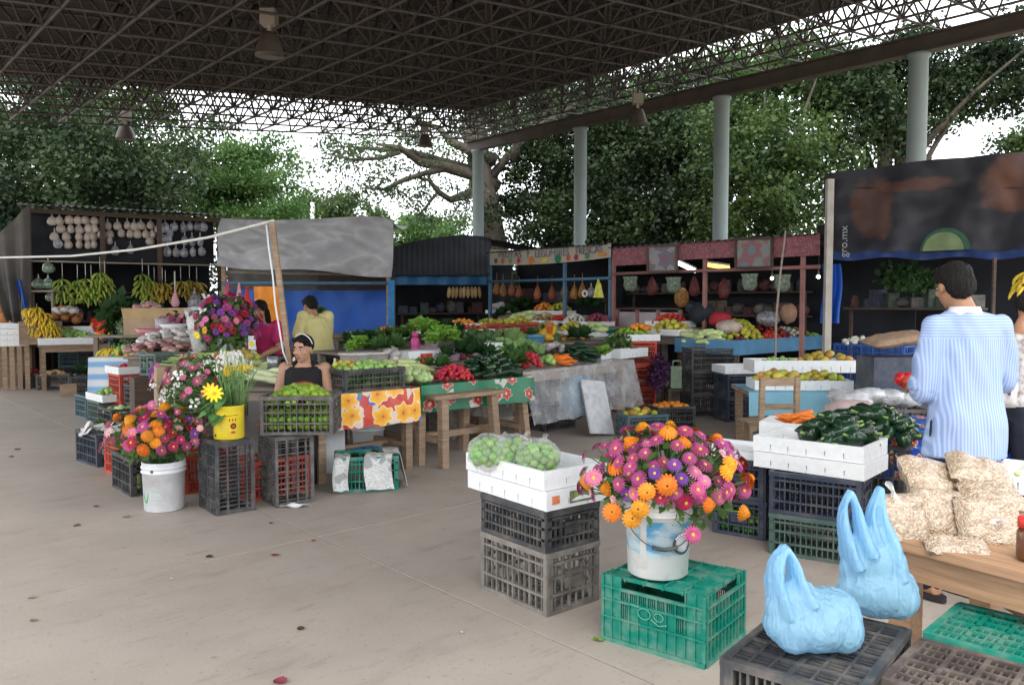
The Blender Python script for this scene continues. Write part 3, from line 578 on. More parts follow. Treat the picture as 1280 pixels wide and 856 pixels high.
# ---------------------------------------------------------------- produce kinds
PR = {}
def prod(kind):
    if kind in PR: return PR[kind]
    b = MB(); K = {}
    def M(n, c, **k): return mat(n, c, **k)
    def pole(p, a): return p.z * (1 + a * abs(p.z) ** 6)
    if kind == 'lime': b.ball((0, 0, 0), .027, 10, 7, fn=lambda p: (p.x, p.y, p.z * (1.08 + .16 * abs(p.z) ** 8))); m = M('lime_skin', (.22, .34, .04), rough=.35, ov=.3, oh=.03, var=.12, scale=40)
    elif kind == 'green_lime': b.ball((0, 0, 0), .026, 9, 6); m = M('green_fruit_skin', (.13, .28, .04), rough=.4, ov=.35, oh=.04, scale=40)
    elif kind == 'guava': b.ball((0, 0, 0), .036, 10, 7, fn=lambda p: (p.x, p.y, pole(p, .1))); m = M('pale_green_skin', (.27, .44, .12), rough=.4, ov=.2, oh=.02, scale=30)
    elif kind == 'greenfruit': b.ball((0, 0, 0), .027, 10, 7); m = M('bagged_green_skin', (.17, .33, .07), rough=.4, ov=.25, oh=.02, scale=40)
    elif kind == 'orange': b.ball((0, 0, 0), .038, 10, 7); m = M('orange_skin', (.72, .26, .03), rough=.45, ov=.18, oh=.015, scale=60, bump=.05)
    elif kind == 'greenorange': b.ball((0, 0, 0), .038, 10, 7); m = M('green_orange_skin', (.40, .38, .04), rough=.45, ov=.25, oh=.06, scale=20)
    elif kind == 'tomato': b.ball((0, 0, 0), (.033, .033, .028), 10, 7, fn=lambda p: (p.x, p.y, p.z - .2 * max(0, p.z) ** 10)); m = M('tomato_skin', (.52, .045, .02), rough=.25, ov=.2, oh=.015)
    elif kind == 'apple': b.ball((0, 0, 0), .034, 10, 7, fn=lambda p: (p.x * (1 + .1 * p.z), p.y * (1 + .1 * p.z), p.z * .92 - .3 * max(0, p.z) ** 8)); m = M('dark_red_skin', (.25, .02, .03), rough=.25, ov=.35, oh=.03)
    elif kind == 'onion': b.lathe([(.004, -.042), (.02, -.038), (.042, -.015), (.043, .01), (.03, .032), (.010, .046), (.007, .075), (0, .085)], 12); m = M('white_onion_skin', (.78, .77, .68), rough=.35, ov=.08, var=.06)
    elif kind == 'redonion': b.ball((0, 0, 0), (.03, .03, .028), 9, 6, fn=lambda p: (p.x, p.y, p.z * (1 + .35 * max(0, p.z) ** 8))); m = M('purple_onion_skin', (.19, .03, .06), rough=.35, ov=.35)
    elif kind == 'garlic': b.ball((0, 0, 0), (.026, .026, .024), 9, 6, fn=lambda p: (p.x, p.y, p.z * (1 + .5 * max(0, p.z) ** 8))); m = M('garlic_skin', (.62, .60, .52), rough=.6, ov=.15)
    elif kind == 'potato': b.ball((0, 0, 0), (.045, .03, .027), 10, 7, fn=lambda p: (p.x, p.y + .15 * p.x * p.x, p.z)); m = M('potato_skin', (.45, .30, .15), rough=.8, ov=.25, scale=30)
    elif kind == 'radish': b.lathe([(0, -.05), (.003, -.035), (.012, -.022), (.021, -.006), (.02, .01), (.008, .02), (.005, .03)], 9); m = M('radish_skin', (.46, .03, .05), rough=.3, ov=.25, oh=.01)
    elif kind == 'carrot': b.tube([(-.085, 0, 0), (-.03, .003, 0), (.04, 0, 0), (.075, 0, 0), (.08, 0, 0)], [.004, .013, .019, .017, .006], 8); m = M('carrot_skin', (.80, .21, .03), rough=.5, ov=.15)
    elif kind == 'cucumber': b.tube([(-.095, 0, 0), (-.085, 0, 0), (-.05, .004, 0), (.03, .006, 0), (.085, 0, 0), (.098, -.002, 0)], [.006, .018, .026, .027, .02, .005], 9); m = M('dark_cucumber_skin', (.012, .04, .016), rough=.3, ov=.4, oh=.02)
    elif kind == 'poblano':
        b.tube([(-.075, 0, -.003), (-.05, 0, 0), (-.01, 0, .003), (.035, 0, 0), (.06, 0, 0), (.066, 0, 0)], [.004, .02, .034, .043, .034, .012], 10); b.tube([(.062, 0, 0), (.085, .004, .008), (.105, .012, .012)], [.008, .006, .007], 6, m=1)
        m = [M('dark_pepper_skin', (.010, .035, .014), rough=.22, ov=.45, coat=.3), M('pale_pepper_stem', (.24, .36, .10))]
    elif kind == 'pale_squash': b.tube([(-.085, 0, 0), (-.075, 0, 0), (-.03, .003, 0), (.04, .002, 0), (.075, 0, 0), (.085, 0, 0)], [.01, .03, .038, .033, .024, .012], 10); m = M('pale_squash_skin', (.42, .54, .24), rough=.4, ov=.15, oh=.015, scale=40, var=.2)
    elif kind == 'longsquash': b.tube([(-.16, 0, 0), (-.15, 0, 0), (-.06, .01, 0), (.06, .008, 0), (.14, 0, 0), (.155, 0, 0)], [.01, .03, .042, .036, .026, .012], 10); m = M('long_squash_skin', (.50, .58, .26), rough=.4, ov=.15, oh=.02)
    elif kind == 'papaya': b.ball((0, 0, 0), (.065, .065, .12), 12, 8, fn=lambda p: (p.x * (1 - .25 * p.z), p.y * (1 - .25 * p.z), p.z)); m = M('papaya_skin', (.62, .25, .03), rough=.45, ov=.25, oh=.05, scale=9, var=.3)
    elif kind == 'melon': b.ball((0, 0, 0), (.10, .10, .095), 14, 9); m = M('green_melon_skin', (.05, .11, .03), rough=.5, ov=.2, scale=20, var=.4)
    elif kind == 'mango': b.ball((0, 0, 0), (.055, .04, .042), 10, 7, fn=lambda p: (p.x, p.y + .12 * p.x * abs(p.x), p.z)); m = M('mango_skin', (.50, .40, .06), rough=.4, ov=.25, oh=.06, scale=10, var=.25)
    elif kind == 'coconut': b.ball((0, 0, 0), .075, 12, 8); m = M('orange_pumpkin_skin', (.40, .16, .05), rough=.6, ov=.2)
    elif kind == 'banana':
        P_ = [(.0, 0, 0), (.012, 0, -.03), (.03, 0, -.075), (.033, 0, -.12), (.02, 0, -.16), (.008, 0, -.178)]
        b.tube(P_, [.006, .013, .018, .018, .013, .004], 7); m = M('banana_skin', (.70, .48, .04), rough=.5, ov=.15, oh=.015, scale=25)
    elif kind == 'cabbage':
        b.ball((0, 0, 0), (.085, .085, .075), 14, 9, fn=lambda p: (p.x * (1 + .05 * math.sin(5 * math.atan2(p.y, p.x))), p.y * (1 + .05 * math.sin(5 * math.atan2(p.y, p.x))), p.z))
        for i in range(6):
            a = i * 1.05
            b.grid(lambda x, y, a=a: ((.088 + .03 * y * y) * math.cos(a + (x - .5) * 1.3), (.088 + .03 * y * y) * math.sin(a + (x - .5) * 1.3), -.06 + .12 * y + .012 * math.sin(14 * x)), 5, 4)
        m = M('cabbage_leaf', (.20, .33, .11), rough=.55, ov=.2, var=.3, scale=14)
    elif kind == 'lettuce':
        g = random.Random(5)
        for i in range(26):
            a = g.uniform(0, 6.3); tl = g.uniform(.15, 1.25); L_ = g.uniform(.10, .16); ph = g.uniform(0, 6)
            def f(x, y, a=a, tl=tl, L_=L_, ph=ph):
                rr = L_ * y; wv = (x - .5) * .13 * (.3 + y) ; cu = .014 * y * math.sin(17 * x + ph) + .012 * y * math.cos(9 * y + ph)
                dx, dz = math.sin(tl * (.4 + .6 * y)), math.cos(tl * (.4 + .6 * y))
                px, py, pz = rr * dx - cu * dz, wv, rr * dz + cu * dx
                return (px * math.cos(a) - py * math.sin(a), px * math.sin(a) + py * math.cos(a), pz - .03)
            b.grid(f, 7, 4)
        m = leafmat('lettuce_leaf', (.20, .40, .05), (.36, .55, .12), .3)
    elif kind == 'greens':
        g = random.Random(6)
        for i in range(34):
            a = g.uniform(0, 6.3); tl = g.uniform(.2, 1.45); L_ = g.uniform(.08, .17)
            def f(x, y, a=a, tl=tl, L_=L_):
                rr = L_ * y; wv = (x - .5) * .07 * math.sin(math.pi * min(1, y * .9 + .1)); px, py, pz = rr * math.sin(tl), wv, rr * math.cos(tl) - .02 * y * y + abs(x - .5) * .02
                return (px * math.cos(a) - py * math.sin(a), px * math.sin(a) + py * math.cos(a), pz - .02)
            b.grid(f, 2, 4)
        m = M_leaf
    elif kind == 'darkgreens': prod('greens'); me = PR['greens'].copy(); me.materials[0] = M_leafdk; PR[kind] = me; return me
    elif kind == 'bean': b.tube([(-.14, 0, 0), (-.05, .01, .004), (.05, -.008, 0), (.14, .006, .002)], [.003, .006, .006, .002], 5); m = M('pale_bean_skin', (.36, .46, .16), rough=.5, ov=.25)
    elif kind == 'husk':
        b.tube([(-.15, 0, 0), (-.12, 0, 0), (0, .005, .005), (.1, 0, 0), (.17, 0, .01), (.2, .01, .02)], [.008, .028, .034, .026, .012, .003], 9); m = M('pale_corn_husk', (.58, .63, .38), rough=.6, ov=.12, var=.2, mapscale=(1, 9, 9))
    elif kind == 'meatpack': b.ball((0, 0, 0), (.065, .05, .032), 14, 9, fn=lambda p: p * (1 + .3 * mnoise.noise(p * 2.3) + .12 * mnoise.noise(p * 6))); m = M('pinkish_pack', (.42, .22, .20), rough=.35, ov=.45, oh=.03, coat=.4)
    elif kind == 'whitepack': b.ball((0, 0, 0), (.07, .06, .045), 16, 10, fn=lambda p: p * (1 + .35 * mnoise.noise(p * 2.1 + Vector((4, 0, 0))) + .15 * mnoise.noise(p * 6))); m = M('whitish_pack', (.55, .50, .47), rough=.3, ov=.35, oh=.03, coat=.5)
    elif kind == 'chili': b.tube([(-.05, 0, 0), (-.02, .003, 0), (.03, 0, 0), (.042, 0, 0)], [.002, .007, .009, .003], 6); m = M('red_chili_skin', (.48, .03, .02), rough=.3, ov=.3)
    PR[kind] = b.mesh(kind, m); return PR[kind]
RAD = dict(greenfruit=.027, lime=.027, green_lime=.026, guava=.036, orange=.038, greenorange=.038, tomato=.03, apple=.034, onion=.042, redonion=.03, garlic=.026, potato=.034, radish=.02, carrot=.02, cucumber=.026, poblano=.04, pale_squash=.036, longsquash=.04, papaya=.07, melon=.1, mango=.045, coconut=.075, cabbage=.09, lettuce=.1, greens=.1, darkgreens=.1, bean=.008, husk=.032, meatpack=.035, whitepack=.04, chili=.012)
LONG = {'carrot', 'cucumber', 'poblano', 'pale_squash', 'longsquash', 'bean', 'husk', 'banana', 'chili', 'potato', 'mango', 'meatpack', 'whitepack'}
UP = {'lettuce', 'greens', 'darkgreens', 'cabbage', 'onion'}
NM = dict(greenorange='green_orange', redonion='purple_onion', pale_squash='squash', longsquash='long_squash', husk='corn_ear', meatpack='wrapped_food', whitepack='wrapped_food', greens='leafy_bunch', darkgreens='leafy_bunch', poblano='green_pepper', guava='green_fruit', green_lime='green_lime', coconut='pumpkin', lettuce='lettuce', bean='bean_pod')
CT = dict(wrapped_food='food', leafy_bunch='greens', green_pepper='pepper', corn_ear='corn', green_fruit='fruit', bean_pod='bean')
def heap(kind, label, loc, rx, ry, h, n, rotz=0, rect=False, group=None, sc=1.0, lie=None, stuff=False, jit=.25, seed=None):
    """a mound of single fruits on the surface at loc"""
    g = random.Random(seed if seed is not None else hash((kind, round(loc[0], 2), round(loc[1], 2))) % 9999)
    me = prod(kind); r = RAD[kind] * sc; name = NM.get(kind, kind); cat = CT.get(name, name.replace('_', ' '))
    pts = []
    if rect:
        asp = math.sqrt(n * rx / max(ry, 1e-3)); a = max(1, round(asp)); b = max(1, round(n / a))
        for i in range(a):
            for j in range(b):
                x = (i + .5 + g.uniform(-jit, jit)) / a * 2 - 1; y = (j + .5 + g.uniform(-jit, jit)) / b * 2 - 1
                pts.append((x * rx, y * ry, h * max(0, 1 - max(abs(x), abs(y)) ** 2.2)))
    else:
        for i in range(n):
            q = math.sqrt((i + .5) / n); th = i * 2.39996 + g.uniform(-.2, .2)
            pts.append((q * math.cos(th) * rx, q * math.sin(th) * ry, h * (1 - q ** 1.8)))
    M = Matrix.Rotation(rotz, 4, 'Z'); out = []; big = MB()
    for i, p in enumerate(pts):
        q = M @ Vector(p) + Vector(loc) + Vector((0, 0, r * .9 + g.uniform(-.1, .15) * r))
        if kind in UP: rot = (g.uniform(-.3, .3), g.uniform(-.3, .3), g.uniform(0, 6.3))
        elif kind in LONG: rot = (g.uniform(-.3, .3), g.uniform(-.25, .25), (g.uniform(0, 6.3) if lie is None else lie + g.uniform(-.3, .3)))
        else: rot = (g.uniform(0, 6.3), g.uniform(0, 6.3), g.uniform(0, 6.3))
        s = sc * g.uniform(.82, 1.16)
        if stuff:
            E = Matrix.Translation(q) @ Euler(rot).to_matrix().to_4x4() @ Matrix.Scale(s, 4)
            big.add([E @ v.co for v in me.vertices], [tuple(f.vertices) for f in me.polygons], 0, True); continue
        o = link(name, me, None, q, rot, s); tag(o, label, cat, group or label); out.append(o)
    if stuff:
        o = big.build(name + '_pile', [m for m in me.materials]); o['kind'] = 'stuff'; o['label'] = label; return o
    return out
# ---------------------------------------------------------------- flowers
def petal_ring(b, n, r0, r1, wd, z0, z1, m, ph=0, cup=.0):
    for i in range(n):
        a = ph + 2 * math.pi * i / n; c, s = math.cos(a), math.sin(a); px, py = -s, c
        vs = []
        for (r, ww, z) in ((r0, wd * .35, z0), ((r0 + r1) * .55, wd * .5, (z0 + z1) / 2 + cup), (r1, wd * .22, z1)):
            vs += [(c * r - px * ww, s * r - py * ww, z), (c * r + px * ww, s * r + py * ww, z)]
        b.add(vs, [(0, 1, 3, 2), (2, 3, 5, 4)], m, True)
FL = {}
def flower_mesh(kind, col):
    """petals only; the middle is a part of its own"""
    k = (kind, col)
    if k in FL: return FL[k]
    b = MB(); cols = dict(magenta=(.40, .06, .19), pink=(.62, .16, .30), purple=(.20, .05, .32), orange=(.78, .25, .015), yellow=(.85, .55, .02), white=(.8, .8, .76), red=(.55, .04, .02), crimson=(.38, .015, .07), palepink=(.72, .38, .42))
    m = mat('petal_' + col, cols[col], rough=.6, var=.2, scale=60, ov=.25, oh=.02)
    if kind == 'aster':
        petal_ring(b, 18, .009, .040, .0085, .002, -.003, 0, 0, .004); petal_ring(b, 16, .008, .034, .008, .005, .006, 0, .2, .005); petal_ring(b, 12, .007, .026, .007, .007, .012, 0, .1, .003)
    elif kind == 'zinnia':
        for i, (r, z, n) in enumerate(((.043, -.008, 16), (.038, .002, 15), (.031, .011, 13), (.023, .018, 10), (.014, .023, 8))): petal_ring(b, n, .005, r, .016, z + .006, z, 0, i * .21, .005)
    elif kind == 'daisy': petal_ring(b, 10, .006, .042, .014, .0, .004, 0, 0, .004)
    elif kind == 'small':
        petal_ring(b, 8, .003, .022, .012, .0, .004, 0, 0, .004); petal_ring(b, 6, .002, .013, .01, .004, .009, 0, .3, .003)
    elif kind == 'spray':
        g = random.Random(3)
        for i in range(9):
            c = Vector((g.uniform(-.03, .03), g.uniform(-.03, .03), g.uniform(-.02, .03))); bb = MB(); petal_ring(bb, 6, .001, .013, .010, 0, .004, 0, 0, .003); E = Euler((g.uniform(-.7, .7), g.uniform(-.7, .7), 0)).to_matrix()
            b.add([E @ Vector(v) + c for v in bb.v], bb.f, 0, True)
    FL[k] = b.mesh('petals', m); return FL[k]
def simple(key, fn, m):
    if key not in FL: b = MB(); fn(b); FL[key] = b.mesh(key, m)
    return FL[key]
def flower(name, label, kind, col, p, d, root, sc=1, group=None, center=None, stem=True, cat='flower'):
    d = Vector(d).normalized(); p = Vector(p)
    q = d.to_track_quat('Z', 'Y').to_euler(); o = link(name, flower_mesh(kind, col), None, p, q, sc); tag(o, label, cat, group or label)
    if center:
        cm = simple('flower_center', lambda b: b.ball((0, 0, .004), (.010, .010, .006), 8, 5), mat('flower_center_yellow', (.75, .45, .03), rough=.8, ov=.1))
        link('flower_center', cm, o)
    if stem:
        b = MB(); Mi = (Matrix.Translation(p) @ q.to_matrix().to_4x4() @ Matrix.Scale(sc, 4)).inverted(); r_ = Vector(root)
        mid = p.lerp(r_, .35) - d * .03
        b.tube([Mi @ p, Mi @ (p - d * .03), Mi @ mid, Mi @ r_], .003 / sc, 5); link('stem', b.mesh('stem', M_stem), o)
    return o
def leafball(name, label, c, rad, n, size, m, seed, cat='foliage', root=None):
    g = np.random.default_rng(seed); q = g.normal(0, 1, (n, 3)); q /= np.linalg.norm(q, axis=1)[:, None]; q *= g.uniform(.3, 1, (n, 1)) ** .6; q *= np.array(rad)
    v = leaves(q, 1, size, .005, seed + 1)
    o = link(name, leafmesh(name, v, m), None, c); tag(o, label, cat); return o
def bouquet(label_bits, c, rad, root, spec, seed, lean=.35, up_only=-.35, leafn=220, leafsize=.06, foliage_label=None):
    """spec: list of (name, label, kind, colour, count, scale, center, part of the ball: (lo,hi) in x, (lo,hi) in z)"""
    g = random.Random(seed); c = Vector(c); root = Vector(root); slots = []
    N = sum(s[4] for s in spec)
    i = 0; k = 0
    M_ = int(N * 1.9)
    for i in range(M_):
        z = 1 - 2 * (i + .5) / M_; th = i * 2.39996; q = math.sqrt(1 - z * z); d = Vector((q * math.cos(th), q * math.sin(th), z))
        if d.z > up_only and d.y < .55: slots.append(d)
    g.shuffle(slots)
    for (name, label, kind, col, cnt, sc, cen, xr, zr) in spec:
        cand = [d for d in slots if xr[0] <= d.x <= xr[1] and zr[0] <= d.z <= zr[1]]
        for d in cand[:cnt]:
            slots.remove(d); k_ = g.uniform(.72, 1.14) + (.12 if g.random() < .12 else 0)
            p = c + Vector((d.x * rad[0], d.y * rad[1], d.z * rad[2])) * k_
            dd = (d + Vector((g.uniform(-.35, .35), g.uniform(-.35, .35), g.uniform(-.1, .45)))).normalized()
            flower(name, label, kind, col, p, dd, root + Vector((g.uniform(-.06, .06), g.uniform(-.06, .06), 0)), sc * g.uniform(.85, 1.15), center=cen)
    leafball('greenery', foliage_label, c, [r * .92 for r in rad], leafn, leafsize, M_leaf, seed + 5, 'greenery')['kind'] = 'stuff'
# ---------------------------------------------------------------- tables, cloths, bags
def table(label, A, d, length, depth, z, m=None, legs=True, planks=4, name='wooden_table', group=None, legw=.07, stretch=True, splay=0.0, apron=.09):
    """front edge starts at A on the floor and runs along d; the depth goes away from the camera"""
    m = m or M_wood; d = Vector((d[0], d[1], 0)).normalized(); nrm = Vector((-d.y, d.x, 0))
    t = thing(name, label, 'table', (A[0], A[1], 0), math.atan2(d.y, d.x), group=group)
    pw = depth / planks
    for i in range(planks):
        b = MB(); b.box((length / 2, (i + .5) * pw, z - .016), (length, pw - .004, .03)); b.build('plank', m, t)
    if apron:
        for y in (.05, depth - .05): b = MB(); b.box((length / 2, y, z - .032 - apron / 2), (length - .1, .025, apron)); b.build('apron', m, t)
    if legs:
        for x in (.07, length - .07):
            for y in (.09, depth - .09):
                b = MB(); sx = -splay if x < .1 else splay; b.bar((x, y, z - .033), (x + sx, y + (-splay if y < .1 else splay), 0), legw, legw); b.build('leg', m, t)
            if stretch: b = MB(); b.bar((x, .09, .22), (x, depth - .09, .22), .03, .05); b.build('stretcher', m, t)
        if stretch: b = MB(); b.bar((.07, depth / 2, .22), (length - .07, depth / 2, .22), .05, .03); b.build('stretcher', m, t)
    return t
def drape(label, A, d, length, depth, z, drop, m, name='tablecloth', cat='tablecloth', side=.0, wav=.012, seed=1, over=0.0, group=None, flare=0.03, thick=.003):
    """cloth lying on the table and hanging over its front edge (and its ends by 'side')"""
    d = Vector((d[0], d[1], 0)).normalized(); t = thing(name, label, cat, (A[0], A[1], 0), math.atan2(d.y, d.x), group=group)
    g = lambda x, k: mnoise.noise(Vector((x * 3.1 + seed, k, seed * 1.7)))
    b = MB()
    def front(a, c):
        x = -side * 0 + a * length; zz = z + .004 - c * drop * (1 + .04 * g(x * 2, 3))
        return (x, -.012 - flare * c - wav * c * (g(x * 2.3, 5) * 2 + .7 * math.sin(x * 17 + seed)), zz)
    b.grid(front, 40, 8)
    b.grid(lambda a, c: (a * length, -.012 + c * (depth + .01), z + .005 + .004 * g(a * 4, c * 4)), 20, 6)
    for s in ((0, 1) if side else ()):
        x0 = -.012 if s == 0 else length + .012
        b.grid(lambda a, c, x0=x0, s=s: (x0 + (-1 if s == 0 else 1) * (flare * c + wav * c * g(a * 5, 9 + s)), -.012 + a * depth, z + .004 - c * side), 12, 6)
    b.build('cloth', m, t); return t
def pillow(b, L, W, T, rot=None, c=(0, 0, 0), seed=0, m=0, n=14, lump=.25):
    M = rotm(rot); c = Vector(c)
    for s in (1, -1):
        def f(a, q, s=s):
            u, v = a * 2 - 1, q * 2 - 1
            e = max(0, (1 - u ** 4) * (1 - v ** 4)) ** .55
            pin = 1 - .10 * (1 - abs(v)) * abs(u) ** 3; pin2 = 1 - .10 * (1 - abs(u)) * abs(v) ** 3
            z = s * T * .5 * e * (1 + lump * mnoise.noise(Vector((u * 2 + seed, v * 2, s)))) + .012 * mnoise.noise(Vector((u * 4, v * 4 + seed, 0)))
            p = Vector((u * L / 2 * pin2, v * W / 2 * pin, z)); return (M @ p if M else p) + c
        b.grid(f, n, n, m)
    return b
# ================================================================= front row
def cc(F, ang, size):
    a = R(ang); return Vector((F[0] + math.cos(a) * size[0] / 2 + math.cos(a - math.pi / 2) * size[1] / 2, F[1] + math.sin(a) * size[0] / 2 + math.sin(a - math.pi / 2) * size[1] / 2, 0))
def zz(p, z): return Vector((p[0], p[1], z))
aV = math.atan2(V.y, V.x)
# ---- crate stack with polystyrene trays and bags of green fruit
sz = (.52, .36, .31); c = cc((.17, 3.8), 130, sz)
crate('weathered grey lattice crate on the floor under a black crate and white trays', c, R(130), M_grey, 'open', sz)
crate('black lattice crate between the weathered grey crate and the white trays', zz(c, .312), R(128), M_black, 'fine', (.52, .36, .20))
tsz = (.66, .42, .095); c = cc((.165, 3.8), 128, tsz)
t1 = tray('white polystyrene tray with printed paper labels, lower of the two under the bagged green fruit', zz(c, .514), R(128), tsz)
t2 = tray('open white polystyrene tray holding three clear bags of green fruit', zz(c + Vector((-.01, .01, 0)), .611), R(128), tsz)
M_lab1 = mat('orange_print', (.65, .22, .1), rough=.6, var=.5, scale=60); M_lab2 = mat('dark_label_print', (.06, .07, .06), rough=.5, var=.8, scale=40, dirt=(.35, .45, .12), dirt_amt=.9, dirt_scale=22)
# printed labels on the tray's short side that faces right-front (local -x end)
for (y, wv, hv, m) in ((.15, .05, .04, M_lab1), (-.02, .16, .06, M_lab2)):
    b = MB(); b.box((-.3315, y, .05), (.002, wv, hv)); b.build('printed_label', m, t1)
b = MB(); b.grid(lambda a, q: (-.3328, -.02 + (a - .5) * .15, .03 + .022 * q * math.sin(math.pi * a)), 10, 1); b.build('printed_label', M_white, t1)
M_clear = sheer('clear_bag_plastic', (.92, .95, .92), .10, .08, .9, 16)
for k, (px, py, lab) in enumerate(((612, 566, 'clear bag of green fruit at the tray end away from the bouquet'), (643, 567, 'clear bag of green fruit in the middle of the tray'), (673, 573, 'clear bag of green fruit next to the empty part of the tray'))):
    p = at(px, py + 16, .66); p = Vector((p.x, p.y, .635)); t = thing('fruit_bag', lab, 'bag', p, .5 * k)
    g = random.Random(k); fr = prod('greenfruit'); n = 46
    for i in range(n):
        z = 1 - 2 * (i + .5) / n; th = i * 2.4; q = math.sqrt(1 - z * z)
        if z < -.75: continue
        link('green_fruit', fr, t, (q * math.cos(th) * .088, q * math.sin(th) * .088, .09 + z * .064), (g.uniform(0, 6), g.uniform(0, 6), 0), g.uniform(.8, 1.05))
    b = MB(); b.ball((0, 0, .096), (.118, .112, .1), 26, 18, fn=lambda p, k=k: p * (1 + .10 * mnoise.noise(p * 2.6 + Vector((k * 5, 0, 0))) + .04 * mnoise.noise(p * 7)))
    b.tube([(.05, 0, .165), (.066, .005, .185), (.075, .0, .195), (.088, .01, .198)], [.03, .012, .010, .018], 9, flat=.5, cap=False); b.build('plastic_film', M_clear, t)
# ---- green upturned crate, bucket and bouquet
gs = (.5, .44, .30); gc = cc((.80, 3.25), 142, gs)
gcr = crate('green crate turned upside down under the white and blue flower bucket', gc, R(142), M_green, 'ribbed', gs, 'down')
M_worn = mat('worn_pale_mark', (.10, .34, .26), rough=.6)
b = MB()
for cx, rr in ((.035, .03), (-.035, .022)):
    b.tube([(cx + rr * math.cos(a * .3), -.222, .135 + rr * .8 * math.sin(a * .3)) for a in range(22)], .0028, 5)
b.tube([(-.075, -.222, .16), (-.035, -.222, .172), (.0, -.222, .15)], .004, 5); b.tube([(.06, -.222, .11), (.1, -.222, .105)], .004, 5)
b.build('moulded_logo', M_worn, gcr)
def bucket(label, p, rt=.148, rb=.135, h=.36, m=None, handle=True, rotz=0, name='plastic_bucket', rings=True):
    t = thing(name, label, 'bucket', p, rotz); b = MB(); m = m or M_white
    b.lathe([(rb - .01, 0), (rb, .008), (rb + (rt - rb) * .78, h * .78)] + ([(rt + .006, h * .785), (rt + .006, h * .81), (rt - .002, h * .815), (rt - .001, h * .87), (rt + .006, h * .875), (rt + .006, h * .9), (rt, h * .905)] if rings else []) + [(rt, h), (rt - .006, h), (rt - .008, h * .9), (rb - .006, .02), (0, .018)], 40)
    b.build('bucket_body', m, t)
    if handle:
        b = MB(); n = 18
        pts = [(math.cos(math.pi * i / n) * (rt + .012), -math.sin(math.pi * i / n) * (rt + .02) , h * .84 - math.sin(math.pi * i / n) * .15) for i in range(n + 1)]
        b.tube(pts, .0028, 6); b.build('wire_handle', M_steel, t); b = MB(); b.tube(pts[7:12], .009, 8); b.build('handle_grip', M_black, t)
    return t
def bucket_print():
    m = bpy.data.materials.new('blue_sky_print'); m.use_nodes = True; t = m.node_tree; L = t.links.new; p = t.nodes['Principled BSDF']; p.inputs['Roughness'].default_value = .35
    tc = node(t, 'ShaderNodeTexCoord'); nz = node(t, 'ShaderNodeTexNoise'); nz.inputs['Scale'].default_value = 9; nz.inputs['Detail'].default_value = 4
    mp = node(t, 'ShaderNodeMapping'); mp.inputs['Scale'].default_value = (1, 1, 2.2); L(tc.outputs['Object'], mp.inputs[0]); L(mp.outputs[0], nz.inputs[0])
    sp = node(t, 'ShaderNodeSeparateXYZ'); L(tc.outputs['Object'], sp.inputs[0])
    cr = node(t, 'ShaderNodeValToRGB'); e = cr.color_ramp.elements; e[0].position = .42; e[0].color = (.12, .42, .72, 1); e[1].position = .56; e[1].color = (.62, .76, .82, 1); L(nz.outputs['Fac'], cr.inputs[0])
    def mixc(fac, a, b):
        x = node(t, 'ShaderNodeMix', data_type='RGBA'); L(fac, x.inputs['Factor'])
        L(a, x.inputs['A']); x.inputs['B'].default_value = (*b, 1); return x.outputs['Result']
    def rng_(s, lo, hi):
        r = node(t, 'ShaderNodeMapRange'); r.inputs['From Min'].default_value = lo; r.inputs['From Max'].default_value = hi; L(s, r.inputs['Value']); return r.outputs[0]
    ad = node(t, 'ShaderNodeMath', operation='MULTIPLY_ADD'); ad.inputs[1].default_value = .12; L(nz.outputs['Fac'], ad.inputs[0]); L(sp.outputs[2], ad.inputs[2])
    out = mixc(rng_(ad.outputs[0], .185, .165), cr.outputs[0], (.74, .74, .73))
    out = mixc(rng_(sp.outputs[2], .262, .266), out, (.76, .75, .72))
    ab = node(t, 'ShaderNodeMath', operation='ADD'); ab.inputs[1].default_value = .085; L(sp.outputs[0], ab.inputs[0]); ab2 = node(t, 'ShaderNodeMath', operation='ABSOLUTE'); L(ab.outputs[0], ab2.inputs[0])
    out = mixc(rng_(ab2.outputs[0], .013, .010), out, (.78, .78, .76))
    n2 = node(t, 'ShaderNodeTexNoise'); n2.inputs['Scale'].default_value = 14; n2.inputs['Detail'].default_value = 5; L(tc.outputs['Object'], n2.inputs[0])
    r2 = node(t, 'ShaderNodeMapRange'); r2.inputs['From Min'].default_value = .56; r2.inputs['From Max'].default_value = .75; r2.inputs['To Max'].default_value = .4; L(n2.outputs['Fac'], r2.inputs['Value'])
    out = mixc(r2.outputs[0], out, (.42, .36, .31)); L(out, p.inputs['Base Color']); return m
bp = at(822, 714, .302); bp.z = .302
bk = bucket('white bucket with blue sky print and wire handle on the green crate', bp, m=bucket_print())
def on_cyl(r, a, z): return (r * math.sin(a), -r * math.cos(a), z)
def oval(r, ac, zc, ra, rz, n=28, w_=None):
    b = MB()
    if w_ is None: b.grid(lambda a, q: on_cyl(r, ac + ra * q * math.cos(a * 2 * math.pi), zc + rz * q * math.sin(a * 2 * math.pi)), n, 3)
    else: b.grid(lambda a, q: on_cyl(r, ac + ra * (1 - w_ * q) * math.cos(a * 2 * math.pi), zc + rz * (1 - w_ * q) * math.sin(a * 2 * math.pi)), n, 1)
    return b
oval(.1475, .62, .165, .36, .048).build('oval_logo_field', mat('logo_grey', (.42, .45, .47), var=.3, scale=40), bk)
oval(.1488, .62, .165, .36, .048, w_=.26).build('oval_logo_band', mat('logo_dark', (.05, .06, .07)), bk)
b = MB()
for i in range(9):
    a = R(35 + i * 13.5); b.box(on_cyl(.1496, .62 + .31 * math.cos(a), .165 + .042 * math.sin(a)), (.007, .002, .008), rot=(0, -(a - math.pi / 2) * .5, .62))
b.build('oval_logo_lettering', M_white, bk)
